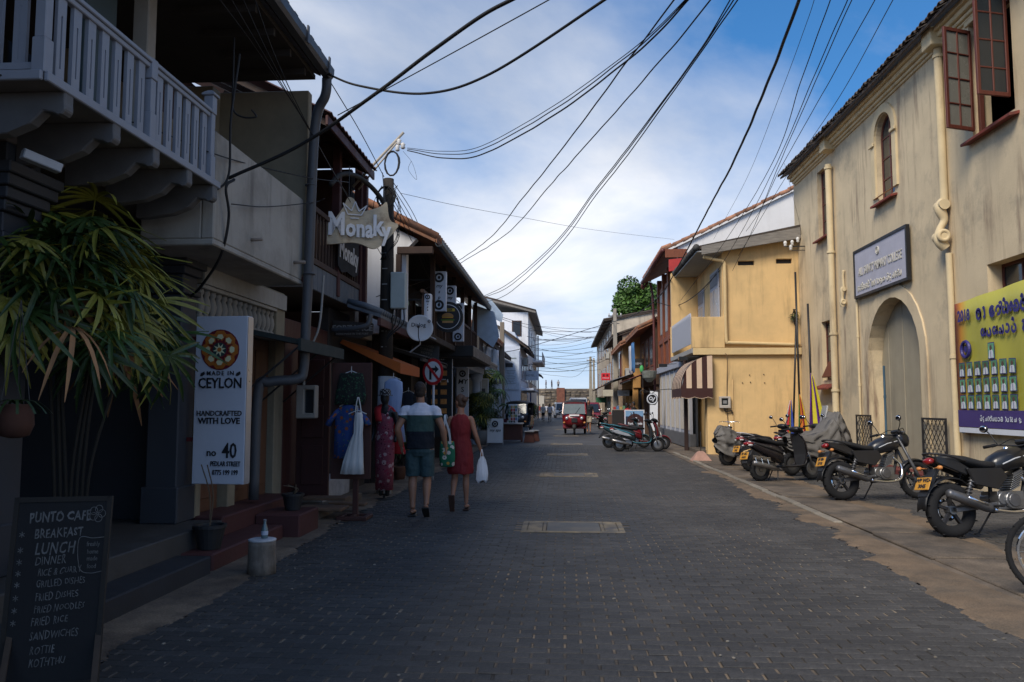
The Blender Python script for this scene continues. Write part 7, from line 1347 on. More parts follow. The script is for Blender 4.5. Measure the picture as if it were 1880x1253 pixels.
def spa_logo(m, x, z, r, y): m.torus((x,y,z),(0,1,0),r*.78,r*.22,20,6); m.ell((x,y,z),r*.28,.006,r*.34,10,6)
def spabox(label, p, w_, h_, bottom=True):
    t = thing('spa_light_box', label, 'sign', p, 0, 'spa light boxes'); part('box', mat('spa_white', (.50,.54,.62), rough=.5, var=.04), t, lambda m: m.box(-w_/2,w_/2,0,.14,-h_/2,h_/2), bevel=.006)
    part('logo', ik, t, lambda m: spa_logo(m,0,h_/2-.16*w_/.36,.13*w_/.36,-.002))
    for i, ch in enumerate(('my','s','p','a')): lettering(ch, .13*w_/.36, ik, t, (0,-.001,h_/2-(.38+.15*i)*w_/.36), RX, UP, thick=.003, shear=.25, fat=.002)
    if bottom: part('logo', ik, t, lambda m: spa_logo(m,0,-h_/2+.16*w_/.36,.13*w_/.36,-.002))
    part('bracket', iron(), t, lambda m: m.bar((-w_/2-.5,.07,h_*.3),(-w_/2,.07,h_*.3),.03,.03)); return t
spabox('left white spa light box hanging under the gallery eave', at(806,535,16.8), .30, .86); spabox('second white spa light box right of the tallest one', at(826,560,18.3), .27, .9, False); spabox('lower white spa light box behind the burger sign', at(841,592,19.4), .27, .95); spabox('narrow white spa light box left of the burger sign', at(785,565,15.6), .14, .55, False)
vs = thing('spa_banner_sign', 'tall white MY SPA panel standing beside the pale blue column', 'sign', at(849,735,25.2)); 
part('panel', MATS['spa_white'], vs, lambda m: m.box(-.19,.19,0,.08,-1.35,1.02), bevel=.006); part('logo', ik, vs, lambda m: spa_logo(m,0,.84,.11,-.003))
for i, ch in enumerate(('MY','S','P','A')): lettering(ch, .22, ik, vs, (0,-.001,.58-.25*i), RX, UP, thick=.003, shear=.2 if i == 0 else 0, fat=.003)
af = thing('spa_board', 'white my spa A-board standing on the road edge', 'sign board', gnd(909,818)+V((0,0,.01)))
part('panel', mat('board_white', (.60,.61,.62), rough=.5, var=.04), af, lambda m: m.obox((0,0,.54),(.62,.02,.92),Matrix.Rotation(R(-6),3,'X')), bevel=.005); part('logo', ik, af, lambda m: spa_logo(m,0,.80,.12,-.04)); lettering('my spa', .15, ik, af, (0,-.025,.56), RX, UP, thick=.003, shear=.3, fat=.002)
part('small_print', mat('grey_print', (.25,.25,.25)), af, lambda m: (m.box(-.16,.12,-.02,.005,.27,.285), m.box(-.16,.2,-.015,.01,.22,.235))); part('legs', mat('alu_leg', (.4,.4,.4), metal=.5), af, lambda m: [m.bar((s_*.30,-.06,0),(s_*.30,.05,1.0),.02,.02) for s_ in (-1,1)]+[m.bar((s_*.28,.36,0),(s_*.28,.06,.98),.02,.02) for s_ in (-1,1)])
# --- no right turn sign
nr = thing('road_sign', 'round red bordered no right turn sign on a post', 'road sign', (at(795,683,16.0).x, 16.0, 0)); nr.scale = (.86,.86,1); nz = at(795,683,16.0).z; nr.rotation_euler = (0,0,R(-18))
part('post', mat('post_white', (.45,.45,.46)), nr, lambda m: m.cyl((0,.03,0),(0,.03,nz+.2),.03,10), smooth=True); part('plate', mat('sign_red2', (.45,.02,.025), rough=.4), nr, lambda m: disc(m,0,nz,.27,-.01,.012)); part('face', mat('sign_face', (.66,.67,.68), rough=.4), nr, lambda m: disc(m,0,nz,.21,-.014,.003))
part('arrow', ik, nr, lambda m: m.prism([(-.09,-.16),(-.03,-.16),(-.03,.02),(.06,.02),(.06,-.03),(.16,.05),(.06,.13),(.06,.08),(-.09,.08)], lambda x,z: V((x,-.018,nz+z)), (0,.003,0))); part('slash', MATS['sign_red2'], nr, lambda m: m.obox((0,-.022,nz),(.48,.004,.055),Matrix.Rotation(R(45),3,'Y')))
# --- clothes display near the dark pole
bdp = thing('display_board', 'dark brown board on a single post stand hung with clothes', 'display stand', gnd(650,955)+V((0,0,.01)))
bp0 = bdp.location.y
part('panel', mat('dark_brown_board', (.055,.019,.014), rough=.65, var=.2, stretch=(4,4,.6)), bdp, lambda m: m.box(-.33,.21,.0,.03,.52,2.06), bevel=.006); part('post', MATS['dark_brown_board'], bdp, lambda m: m.box(-.035,.035,.032,.09,0,.9), bevel=.006); part('base', MATS['dark_brown_board'], bdp, lambda m: (m.box(-.2,.2,-.16,-.1,0,.05), m.box(-.2,.2,.16,.22,0,.05), m.box(-.2,-.14,-.1,.16,0,.05), m.box(.14,.2,-.1,.16,0,.05), m.box(-.03,.03,-.1,.16,.0,.06)), bevel=.006)
def hang(label, cat, name, p, secs, m_, n=28, flat=.35, fold=.012, holes=None, straps=None):
    t = thing(name, label, cat, p, 0, 'clothes on display'); b = MB(); rings = []
    for i, (z, w_, xo) in enumerate(secs): rings.append([V((xo+w_*math.cos(2*PI*j/n), flat*.12*math.sin(2*PI*j/n)*(1+.4*(i == 0))+fold*math.sin(j*1.9+z*6)*min(1,(secs[-1][0]-z)*3), z)) for j in range(n)])
    b.loft(rings); b.build('cloth', m_, t, smooth=True)
    if straps: part('strap', m_, t, lambda m: [m.tube(spline(q,4), .008, 6) for q in straps], smooth=True)
    part('hanger', mat('hanger_white', (.5,.5,.5)), t, lambda m: (m.tube([(0,.0,secs[-1][0]),(0,0,secs[-1][0]+.09)], .005, 5), m.tube([(-.12,0,secs[-1][0]-.02),(0,0,secs[-1][0]+.03),(.12,0,secs[-1][0]-.02)], .006, 5))); return t
Lp = bdp.location
M_leaf = spotted('leaf_print_shorts', (.012,.016,.014), [((.02,.07,.035),22,.30),((.05,.12,.06),30,.18)])
hang('dark leaf print shorts at the top of the display board', 'shorts', 'shorts', Lp+V((-.05,-.06,1.92)), [(-.42,.20,-.02),(-.3,.21,0),(-.15,.19,0),(-.02,.16,0),(0,.15,0)], M_leaf)
M_bsh = spotted('blue_print_shirt', (.018,.045,.16), [((.20,.06,.02),13,.30),((.03,.10,.12),17,.22),((.15,.13,.03),23,.14)])
sh_ = hang('blue patterned short sleeved shirt on the display board', 'shirt', 'shirt', Lp+V((-.08,-.07,1.50)), [(-.70,.185,0),(-.4,.18,0),(-.15,.175,0),(-.05,.15,0),(0,.06,0)], M_bsh)
for s_ in (-1,1): part('sleeve', M_bsh, sh_, lambda m: m.tube([(s_*.13,0,-.07),(s_*.24,0,-.20),(s_*.27,0,-.27)], [.06,.075,.08], 12, flat=.5), smooth=True)
hang('white strapped sundress in front of the blue shirt', 'dress', 'dress', Lp+V((.06,-.13,1.46)), [(-.86,.16,-.06),(-.7,.135,-.05),(-.45,.09,-.01),(-.33,.06,.01),(-.2,.065,.015),(-.1,.055,.015),(-.06,.04,.015)], mat('white_cotton', (.56,.55,.53), rough=.9, var=.08, bump=.4, bscale=14, stretch=(3,3,.5)), straps=[[(-.03,0,-.08),(-.02,0,.05),(.0,0,.14)],[(.05,0,-.08),(.03,0,.05),(.01,0,.14)]])
# mannequin
mqx = gnd(705,918); mq = thing('mannequin', 'black mannequin in pink floral dress, spotted hat and red scarf', 'mannequin', mqx, R(160))
m = MB(); m.ell_loft([(0,0,.95,.14,.1),(0,0,1.1,.12,.09),(0,0,1.28,.15,.1),(0,0,1.40,.16,.09),(0,0,1.48,.06,.05)], 14); m.ell((0,.01,1.62),.07,.085,.11,14,10); m.tube([(0,0,1.45),(0,0,1.56)],[.05,.05],10)
for s_ in (-1,1): limb(m, [(s_*.17,0,1.40,.05),(s_*.22,-.03,1.15,.04),(s_*.22,.05,.92,.028)]); limb(m, [(s_*.08,0,.95,.085),(s_*.07,0,.5,.055),(s_*.06,0,.06,.035)])
remesh(m.build('body', mat('mannequin_black', (.012,.012,.013), rough=.5), mq, smooth=True), .014, 2)
M_flo = spotted('pink_floral', (.22,.05,.075), [((.42,.30,.30),9,.34),((.25,.03,.06),13,.30),((.07,.012,.02),19,.22),((.38,.22,.22),31,.15)])
part('dress', M_flo, mq, lambda m: m.ell_loft([(0,0,.16,.15,.12),(0,0,.5,.155,.125),(0,0,.8,.17,.13),(0,0,.98,.165,.125),(0,0,1.1,.14,.11),(0,0,1.28,.165,.118),(0,0,1.38,.12,.09)], 24), smooth=True); part('dress_strap', M_flo, mq, lambda m: [m.tube(spline([(s_*.09,.08,1.34),(s_*.09,0,1.47),(s_*.09,-.08,1.34)],4), .018, 8) for s_ in (-1,1)], smooth=True)
part('scarf', mat('red_scarf', (.42,.018,.02), rough=.85, bump=.3, bscale=20), mq, lambda m: (m.loft([[p+V((q*w_,.02*math.cos(q*4),0)) for q in (-1,-.4,.2,1)] for p,w_ in zip(spline([(.06,-.06,1.52),(-.03,-.13,1.42),(-.10,-.16,1.1),(-.14,-.16,.82),(-.17,-.16,.72)],4), [.05+.006*i for i in range(17)])], False, False), m.loft([[p+V((q*.06,0,0)) for q in (-1,0,1)] for p in spline([(.06,-.06,1.52),(.1,.06,1.45),(.02,.15,1.25)],4)], False, False)), smooth=True, solid=.012)
M_dot = spotted('dotted_hat', (.015,.015,.017), [((.5,.5,.5),55,.32)]); part('hat', M_dot, mq, lambda m: m.lathe([(.12,1.66),(.125,1.668),(.09,1.675),(.088,1.74),(.07,1.765),(.02,1.775)], 22), smooth=True); part('stand_base', iron(), mq, lambda m: m.lathe([(.15,0),(.15,.015),(.02,.03),(.02,.1)], 20))
hang('pale blue dress hung against the dark pole', 'dress', 'dress', (at(722,735,13.1).x, 13.1, 1.95), [(-1.05,.22,0),(-.7,.17,0),(-.5,.13,0),(-.2,.16,0),(-.06,.15,0),(0,.05,0)], mat('pale_blue_cotton', (.26,.34,.52), rough=.9, var=.1))
for i, (px, py, c_, lb) in enumerate(((750,720,(.02,.025,.04),'dark navy shirt hanging in the shop beyond the pole'), (768,722,(.03,.03,.032),'black shirt hanging next to the navy one'), (738,742,(.05,.03,.025),'brown wrap hanging low behind the man'))):
    t = hang(lb, 'shirt', 'hanging_shirt', at(px,py,16.2), [(-.55,.17,0),(-.3,.17,0),(-.1,.19,0),(0,.06,0)], mat('hung%d'%i, c_, rough=.9))
mn = thing('food_menu_sign', 'black food menu panel with orange pictures behind the no right turn sign', 'menu board', at(806,730,20.2)); part('panel', black(), mn, lambda m: m.box(-.33,.33,0,.04,-1.0,1.35), bevel=.005); part('edge', white(), mn, lambda m: (m.box(-.345,-.332,-.01,.04,-1.0,1.36), m.box(.332,.345,-.01,.04,-1.0,1.36), m.box(-.345,.345,-.01,.04,1.352,1.365)))
for i in range(5): part('food_picture', mat('food_orange', (.42,.18,.05), var=.4, scale=20), mn, lambda m: [m.box(x_,x_+.16,-.006,-.002,.55-i*.24,.68-i*.24) for x_ in (-.2,.04)])
lettering('SMOOTHIES &', .11, white(), mn, (0,-.004,.42), RX, UP, thick=.002, fat=.003, squeeze=.7); lettering('JUICES', .09, white(), mn, (0,-.004,.98), RX, UP, thick=.002)
br = thing('food_board', 'slanting dark lettered menu board below the satellite dish', 'menu board', at(783,645,17.5)); part('board', mat('slate_board', (.05,.055,.06)), br, lambda m: m.prism([(-.3,.25),(.28,.12),(.28,-.32),(-.3,-.16)], lambda x,z: V((x,0,z)), (0,.03,0)))
for i in range(5): lettering(('SEAFOOD','CURRIES','KOTTU','SHORT EATS','JUICES')[i], .075, MATS['dull_silver_letters'], br, (0,-.003,.12-.085*i), V((1,0,-.24)), UP, thick=.002)
# --- bollard with bottle, pots
bo = gnd(480,1055); bl_ = thing('stone_bollard', 'short white painted stone bollard by the red steps', 'bollard', bo+V((0,0,.01))); part('post', mat('chipped_stone', (.19,.155,.125), rough=.9, var=.4, scale=8, bump=.6, bscale=30, streak=(.03,.028,.025), samt=1.0, sscale=12), bl_, lambda m: m.lathe([(.125,0),(.122,.1),(.118,.25),(.12,.285)], 20), smooth=True); part('cap', mat('chalky_white', (.46,.46,.48)), bl_, lambda m: m.lathe([(.122,.286),(.122,.3),(.1,.306),(.02,.308)], 20), smooth=True)
bt_ = thing('glass_bottle', 'small glass drinks bottle standing on the stone bollard', 'bottle', bo+V((.02,0,.318))); part('glass', mat('bottle_glass', (.10,.15,.16), rough=.08, spec=.7), bt_, lambda m: m.lathe([(.028,0),(.03,.01),(.03,.07),(.026,.09),(.012,.13),(.012,.155)], 16), smooth=True); part('label_band', mat('bottle_label', (.40,.44,.52)), bt_, lambda m: m.lathe([(.0305,.03),(.0305,.065)], 16, cap=False)); part('cap', mat('bottle_cap', (.25,.25,.27), metal=.5), bt_, lambda m: m.cyl((0,0,.155),(0,0,.166),.0145,12))
def pot(label, p, r, h, m_, n=7, hh=.4, lm=None):
    t = thing('flower_pot', label, 'pot', p, 0, 'flower pots'); part('pot', m_, t, lambda m: m.lathe([(r*.72,0),(r,h*.86),(r*1.1,h*.87),(r*1.1,h),(r*.9,h),(r*.88,h*.9)], 20), smooth=False)
    part('stem', mat('twig', (.09,.065,.04)), t, lambda m: [m.tube(spline([(0,0,h*.9),(random.uniform(-.05,.05),random.uniform(-.05,.05),h+hh*.5),(random.uniform(-.12,.12),random.uniform(-.1,.1),h+hh)],4), .006, 5) for i in range(n)]); return t
pot('black plastic pot with a bare twig on the red steps below the sign', (-3.3, 7.35, .175), .14, .22, mat('black_pot', (.018,.018,.019), rough=.6), 2, .55); pot('small black pot below the bent downpipe', (-3.2, 9.35, .275), .12, .19, MATS['black_pot'], 3, .1)
# --- plants
M_gl = mat('palm_leaf', (.030,.062,.013), rough=.5, var=.35, scale=2.5, objr=.4, bump=.15, stretch=(1,1,1)); M_gly = mat('palm_leaf_yellow', (.19,.19,.028), rough=.5, var=.3, objr=.3); M_dry = mat('palm_leaf_dry', (.30,.16,.075), rough=.8, var=.3, objr=.3)
def fan_mesh(seed, n=10, ln=.42, droop=.5, w_=.0125):
    r_ = random.Random(seed); b = MB()
    for i in range(n):
        a = R(-115+230*i/(n-1)+r_.uniform(-5,5)); L_ = ln*(.75+.25*math.cos(a*.6))*r_.uniform(.85,1.1); dr = droop*r_.uniform(.6,1.3); rows = []
        for k in range(6):
            f = k/5; wv = w_*(.45+1.1*math.sin(PI*min(.98,f*.8+.15))); wv *= (1 if f < .9 else .35)
            c = V((L_*f*math.cos(a)*(1-.15*dr*f), L_*f*math.sin(a), -dr*L_*f*f*.9)); s_ = V((-math.sin(a), math.cos(a), 0))
            rows.append([c-s_*wv+V((0,0,.006)), c, c+s_*wv+V((0,0,.006))])
        b.loft(rows, False, False)
    b.tube([(0,0,0),(-.12,0,-.05),(-.3,0,-.2)], .004, 5); return b
def fan_plant(label, loc, fans, trunks, cat='plant', name='palm_plant', potd=None, sc=1.0, mats=None):
    t = thing(name, label, cat, loc); mm = {}
    for (p, yaw, pitch, roll, s_, kind) in fans:
        key = (kind, random.randrange(3))
        if key not in mm: o = fan_mesh(hash(key[1])+(7 if kind else 0), 11 if kind < 2 else 8, .42, (.75,.7,1.5)[kind]).build('leaf', (M_gl, M_gly, M_dry)[kind], t); mm[key] = o.data
        else: o = bpy.data.objects.new('leaf', mm[key]); COL.objects.link(o); o.parent = t
        o.location = p; o.rotation_euler = (roll, pitch, yaw); o.scale = (s_,)*3
    for q in trunks: part('stem', mat('palm_stem', (.014,.012,.009), rough=.9, var=.5, bump=.5), t, lambda m: m.tube(spline(q,5), .014, 7), smooth=True)
    if potd: part('pot', potd[0], t, lambda m: m.lathe(potd[1], 22), smooth=True)
    return t
random.seed(11)
PB = V((-3.55,5.55,.17)); fans = []
tips = [(20,470,5.2),(60,420,5.4),(110,400,5.6),(160,440,5.5),(210,420,5.8),(250,470,6.0),(140,520,5.3),(200,500,5.6),(250,540,5.9),(300,520,6.2),(290,580,6.1),(230,600,5.7),(170,560,5.4),(110,480,5.2),(60,520,5.0),(20,560,5.0),(310,620,6.2),(260,640,5.9),(200,620,5.6),(320,560,6.3),(30,400,5.5),(180,400,5.9),(240,430,6.1),(280,470,6.2),(90,560,5.1),(330,640,6.25),(295,660,6.0),(80,440,5.3),(140,450,5.5),(0,440,5.2),(40,610,5.0),(215,560,5.5),(150,600,5.2),(265,590,5.8),(120,430,5.4),(190,460,5.5),(225,515,5.7),(275,545,5.9),(305,595,6.1),(180,650,5.5),(235,565,5.6),(160,485,5.3),(70,470,5.1),(245,500,5.8),(335,590,6.3),(130,400,5.7),(210,470,5.65),(100,510,5.15)]
tips += [(x_+random.uniform(-40,40), y_+random.uniform(-45,35), Y_+random.uniform(-.1,.35)) for x_,y_,Y_ in tips]
for i, (px, py, Y) in enumerate(tips):
    p = at(px*.93-14+random.uniform(-12,12), py+random.uniform(-10,10), Y); q = p-PB; yaw = math.atan2(random.uniform(-.9,.2), random.uniform(-.5,1)) if i % 3 else math.atan2(-1, .4+random.uniform(-.5,.5))
    kind = 2 if i in (12,32,17) else (1 if (px > 190 and i % 2) or i % 5 == 0 else 0)
    fans.append((q, yaw, R(random.uniform(-25,50)+(35 if py > 540 else -15)), R(random.uniform(-25,25)), random.uniform(.7,1.15), kind))
palm = fan_plant('bushy lady palm with drooping fan leaves before the café columns', PB, fans, [[(.02*i-.05,.03*i,0),(.03*i-.1,.02*i,.8),(.05*i-.2+random.uniform(-.1,.1),.0+.06*i,1.5+random.uniform(0,.3))] for i in range(7)], 'palm', 'lady_palm', (mat('palm_pot', (.04,.035,.03), rough=.8), [(.16,0),(.2,.3),(.23,.32),(.2,.33)]))
hp = at(28,772,4.75); hpt = thing('terracotta_pot', 'round terracotta hanging pot at the left edge under the palm', 'pot', hp); part('pot', mat('terracotta', (.06,.024,.015), rough=.85, var=.3, scale=6), hpt, lambda m: m.lathe([(.03,-.11),(.08,-.095),(.105,-.03),(.1,.04),(.075,.085),(.08,.1),(.065,.095)], 20), smooth=True)
part('leaf', M_gl, hpt, lambda m: [m.loft([[V((math.cos(a)*f*.2+q*.008*math.sin(a), math.sin(a)*f*.2-q*.008*math.cos(a), .1+.16*f-.22*f*f)) for q in (-1,1)] for f in (0,.3,.6,.85,1)], False, False) for a in [R(28*k) for k in range(13)]]); part('hanger_wire', iron(), hpt, lambda m: [m.tube([(.09*math.cos(R(120*k)),.09*math.sin(R(120*k)),.09),(0,0,.75)], .003, 4) for k in range(3)])
def bush(label, p, w_, h_, n, potd=None, name='potted_plant', seed=1, droop=.7, s0=1.0):
    random.seed(seed); fs = []
    for i in range(n): a = random.uniform(0,2*PI); z = h_*(.25+.75*random.random()); r_ = w_*random.random()**.6*(1.15-.6*abs(z/h_-.5)); fs.append((V((r_*math.cos(a), r_*math.sin(a), z+(.5 if potd else 0))), a+random.uniform(-.4,.4), R(random.uniform(0,60)), R(random.uniform(-20,20)), random.uniform(.8,1.2)*s0, 1 if random.random() < .25 else 0))
    return fan_plant(label, p, fs, [[(0,0,.4 if potd else 0),(random.uniform(-.1,.1),random.uniform(-.1,.1),h_*.6),(random.uniform(-w_,w_)*.6,random.uniform(-w_,w_)*.6,h_)] for i in range(5)], 'plant', name, potd)
gpot = (mat('grey_planter', (.20,.205,.205), rough=.8, var=.15), [(.22,0),(.34,.3),(.36,.5),(.33,.56),(.30,.52)])
bush('bushy green palm in a grey round planter beside the spa board', gnd(885,818)+V((-.1,.3,.01)), .5, 1.5, 55, gpot, seed=3); bush('taller plant with yellowish fronds rising behind the spa planter', at(893,790,32.5)*1+V((0,0,-at(893,790,32.5).z)), .75, 2.9, 50, None, 'tall_palm_plant', 5, s0=1.3)
bush('green potted bush farther along the left verge', V((at(968,780,62).x, 62, .01)), .7, 1.2, 40, gpot, seed=8, s0=1.5); bush('dark leafy pot plant behind the mannequin', gnd(735,885)+V((-.1,.4,.01)), .2, .5, 14, (mat('small_clay_pot', (.14,.06,.035)), [(.1,0),(.14,.24),(.15,.26),(.13,.26)]), seed=9, s0=.6)
bush('sprig of weed growing on the yellow house corner', V((7.12, 24.86, 3.9)), .12, .55, 9, None, 'wall_plant', 12, s0=.35)
# --- tree beyond the right roofs
tr = thing('leafy_tree', 'round dense green tree rising above the right hand roofs', 'tree', (6.75, 72, 0))
part('trunk', mat('tree_bark', (.08,.06,.045), rough=.95, var=.4, bump=.6), tr, lambda m: (m.tube([(0,0,0),(.1,0,4),(0,.1,8.6)], [.4,.3,.18], 10), [m.tube([(0,0,7+.3*i),(1.2*math.cos(i*1.3),1.2*math.sin(i*1.3),9.2+.2*i)], [.12,.05], 6) for i in range(6)]), smooth=True)
random.seed(5); b = MB(); tc0 = V((0,0,10.9))
lobes = [(V((random.uniform(-1.5,1.5),random.uniform(-1.5,1.5),random.uniform(-1.6,1.2))), random.uniform(.6,1.05)) for i in range(30)]+[(V((0,0,0)),1.4)]
for c, r_ in lobes:
    for i in range(int(700*r_*r_)):
        d = V((random.gauss(0,1),random.gauss(0,1),random.gauss(0,1))).normalized()*r_*random.uniform(.75,1.05); p = tc0+c+d; s_ = random.uniform(.10,.2)
        x_ = V((random.gauss(0,1),random.gauss(0,1),random.gauss(0,.5))).normalized(); y_ = x_.cross(d+V((0,0,.4))).normalized(); b.add([p-x_*s_, p+y_*s_*.55, p+x_*s_, p-y_*s_*.55], [(0,1,2,3)])
b.build('crown', mat('tree_leaf', (.06,.125,.02), rough=.6, var=.3, scale=1, island=.45), tr)['kind'] = 'stuff'
# --- right side bits: flags, cone, grilles, board, stalls
FL = [('striped Buddhist flag furled on the leftmost black pole',[(.03,.06,.30),(.55,.42,.03),(.42,.02,.03),(.6,.58,.55)],(1462,497),(1455,800),0), ('orange, green and red lion flag furled on the tallest black pole',[(.05,.20,.05),(.55,.16,.02),(.28,.02,.03),(.55,.36,.03)],(1460,500),(1470,800),1), ('purple and yellow flag furled on the right black pole',[(.10,.02,.20),(.55,.48,.03),(.10,.02,.20),(.55,.48,.03)],(1483,558),(1492,775),2)]
for lb, cols, tp_, bt2_, i in FL:
    Y = (24.3,23.9,22.6)[i]; q0 = at(tp_[0],tp_[1]+(80 if i == 0 else 0),Y); q1 = at(bt2_[0],bt2_[1],Y); t = thing('flag', lb, 'flag', (q1.x, Y, q1.z-.4), 0, 'furled flags by the school')
    part('pole', black(), t, lambda m: m.tube([(0,0,.02),wo(t,q0)], .03, 8), smooth=True)
    b = MB(); h_ = (1.2,1.35,1.5)[i]; nc = len(cols)
    for k in range(nc):
        b.mi = k; rows = []
        for f in range(11): g = f/10; z = .25+h_*(1-g); w_ = (.03+.36*g**.8)*(1.25 if i == 2 else 1); rows.append([V((-.03+(w_*(k+u)/nc-.18*w_)*(1 if i else -1), -.06-.035*math.sin((k+u)*3.1+g*2)*min(1,g*3), z-.22*g*(k+u)/nc)) for u in (0,.25,.5,.75,1)])
        b.loft(rows, False, False)
    b.build('cloth', [mat('flag%d%d'%(i,k), c, rough=.85) for k,c in enumerate(cols)], t, smooth=True, solid=.006)
cn = thing('concrete_cone', 'pale pink pyramid shaped concrete foot on the kerb by the doorway', 'marker', gnd(1287,848)+V((0,0,.012))); part('block', mat('pink_concrete', (.36,.21,.16), rough=.9, var=.25), cn, lambda m: m.loft([[V((a*.27,b_*.25,0)) for a,b_ in ((-1,-1),(1,-1),(1,1),(-1,1))],[V((a*.10,b_*.10,.24)) for a,b_ in ((-1,-1),(1,-1),(1,1),(-1,1))],[V((a*.05,b_*.05,.27)) for a,b_ in ((-1,-1),(1,-1),(1,1),(-1,1))]]), bevel=.015); part('rod', iron(), cn, lambda m: m.cyl((0,0,.26),(0,0,.8),.012,6))
def grille(label, y0, y1, z1):
    t = thing('iron_grille', label, 'grille', (XS-.12, (y0+y1)/2, 0), 0, 'iron lattice grilles at the doorway'); w_ = (y1-y0)/2; part('frame', iron(), t, lambda m: m.prism(rect(-w_,w_,.12,z1), lambda y,z: V((0,y,z)), (.03,0,0), [rect(-w_+.04,w_-.04,.16,z1-.04)]))
    n = 6
    def lat(m):
        for i in range(-6,8):
            for s_ in (-1,1):
                a = (-w_, .12+i*.19); pts = [(y, .12+(i*.19)+s_*(y+w_)*1.15+(0 if s_ > 0 else .6)) for y in (-w_+.03, w_-.03)]
                (ya,za_),(yb,zb) = pts
                lo, hi = .15, z1-.03
                if za_ == zb: continue
                f0, f1 = sorted(((lo-za_)/(zb-za_), (hi-za_)/(zb-za_))); f0, f1 = max(0,f0), min(1,f1)
                if f1-f0 < .05: continue
                m.bar((.012 if s_ > 0 else .02, ya+(yb-ya)*f0, za_+(zb-za_)*f0),(.012 if s_ > 0 else .02, ya+(yb-ya)*f1, za_+(zb-za_)*f1),.012,.008)
    part('lattice', iron(), t, lat); return t
grille('black iron lattice grille left of the arched doorway', 19.3, 20.25, 1.28); grille('black iron lattice grille right of the arched doorway', 15.6, 16.62, 1.26)
lb_ = thing('leaning_board', 'plain grey board leaning on the school wall by the flags', 'board', (7.0, 22.6, .03)); part('sheet', mat('grey_sheet', (.28,.29,.30), rough=.7), lb_, lambda m: m.obox((0,0,.75),(.03,.95,1.45),Matrix.Rotation(R(9),3,'Y')), bevel=.004); part('edge', mat('pale_edge', (.5,.5,.49)), lb_, lambda m: [m.obox(V((0,0,.75))+Matrix.Rotation(R(9),3,'Y')@V((0,s_*.48,0)),(.035,.02,1.47),Matrix.Rotation(R(9),3,'Y')) for s_ in (-1,1)])
# stalls and tables
tbp = at(945,800,33); tbl = thing('picnic_table', 'dark red wooden table with slab top at the road edge', 'table', (tbp.x+.0, 33.2, .01)); MT = mat('dark_red_table', (.085,.028,.018), rough=.55, var=.25); part('top', mat('grey_tabletop', (.22,.21,.20), rough=.5), tbl, lambda m: m.box(-.75,.35,-.5,.7,.72,.77), bevel=.01)
for x_ in (-.65,.25): part('leg_panel', MT, tbl, lambda m: m.prism([(-.35,0),(.5,0),(.38,.72),(-.25,.72)], lambda y,z: V((x_,y,z)), (.05,0,0)), bevel=.008)
part('front_panel', MT, tbl, lambda m: m.box(-.6,.25,-.3,-.26,.08,.72), bevel=.008)
for i, (x_, y_, lb) in enumerate(((.62,32.6,'near dark red bench stool in front of the wooden table'),(.78,33.8,'far dark red bench stool behind the near one'))):
    st = thing('bench_stool', lb, 'stool', (tbp.x+x_, y_, .01), 0, 'bench stools'); part('seat', mat('grey_tabletop', (.22,.21,.20)), st, lambda m: m.box(-.2,.2,-.35,.35,.42,.46), bevel=.008)
    for s_ in (-1,1): part('leg_panel', MT, st, lambda m: m.prism([(-.22,0),(.22,0),(.15,.42),(-.15,.42)], lambda x,z: V((x,s_*.25,z)), (0,.05,0)), bevel=.006)
CC = [(.5,.5,.5),(.35,.03,.03),(.08,.16,.3),(.4,.3,.1),(.1,.22,.12),(.02,.02,.02)]
for i, (px, lb) in enumerate(((938,'left white postcard rack beside the table'),(946,'right white postcard rack beside the table'))):
    p = at(px,785,36+i*.5); t = thing('postcard_rack', lb, 'rack', (p.x, p.y, .01), 0, 'postcard racks'); part('column', white(), t, lambda m: m.box(-.1,.1,-.1,.1,.3,1.55), bevel=.005); part('foot', iron(), t, lambda m: (m.cyl((0,0,0),(0,0,.3),.02,8), m.lathe([(.2,0),(.2,.02),(.03,.04)],14)))
    for k in range(8):
        for f in (0,1): part('postcard', mat('card%d'%((k*2+f+i)%6), CC[(k*2+f+i)%6], rough=.4, var=.5, scale=30), t, lambda m: m.box(-.09+f*.092,-.005+f*.092,-.112,-.104,.42+k*.135,.54+k*.135))
stl = thing('souvenir_stall', 'low souvenir stall with maroon cloth behind the spa board', 'stall', (at(915,785,37.5).x, 37.5, .01)); part('table', MATS['dark_red_table'], stl, lambda m: m.box(-.7,.6,-.3,.3,.8,.86), bevel=.006); part('cloth', mat('maroon_cloth', (.10,.02,.03), rough=.9), stl, lambda m: m.box(-.72,.62,-.32,-.305,.45,.87))
for x_ in (-.5,-.15,.2,.5): part('hung_item', mat('hung_lilac', (.4,.4,.5) if x_ > 0 else (.5,.5,.52)), stl, lambda m: m.box(x_-.07,x_+.07,-.345,-.325,.3,.8), bevel=.01)
rd = thing('red_flag_bundle', 'bright red cloth bundle on a post by the left parked three-wheeler', 'cloth', (at(974,770,48).x, 48, .01)); part('cloth', mat('vivid_red', (.55,.02,.02), rough=.8), rd, lambda m: m.ell_loft([(0,0,.15,.12,.1),(0,0,.4,.2,.15),(0,0,.7,.17,.13),(0,0,.95,.05,.05)], 12), smooth=True); part('post', white(), rd, lambda m: m.cyl((-.1,0,0),(-.1,0,1.0),.03,8))
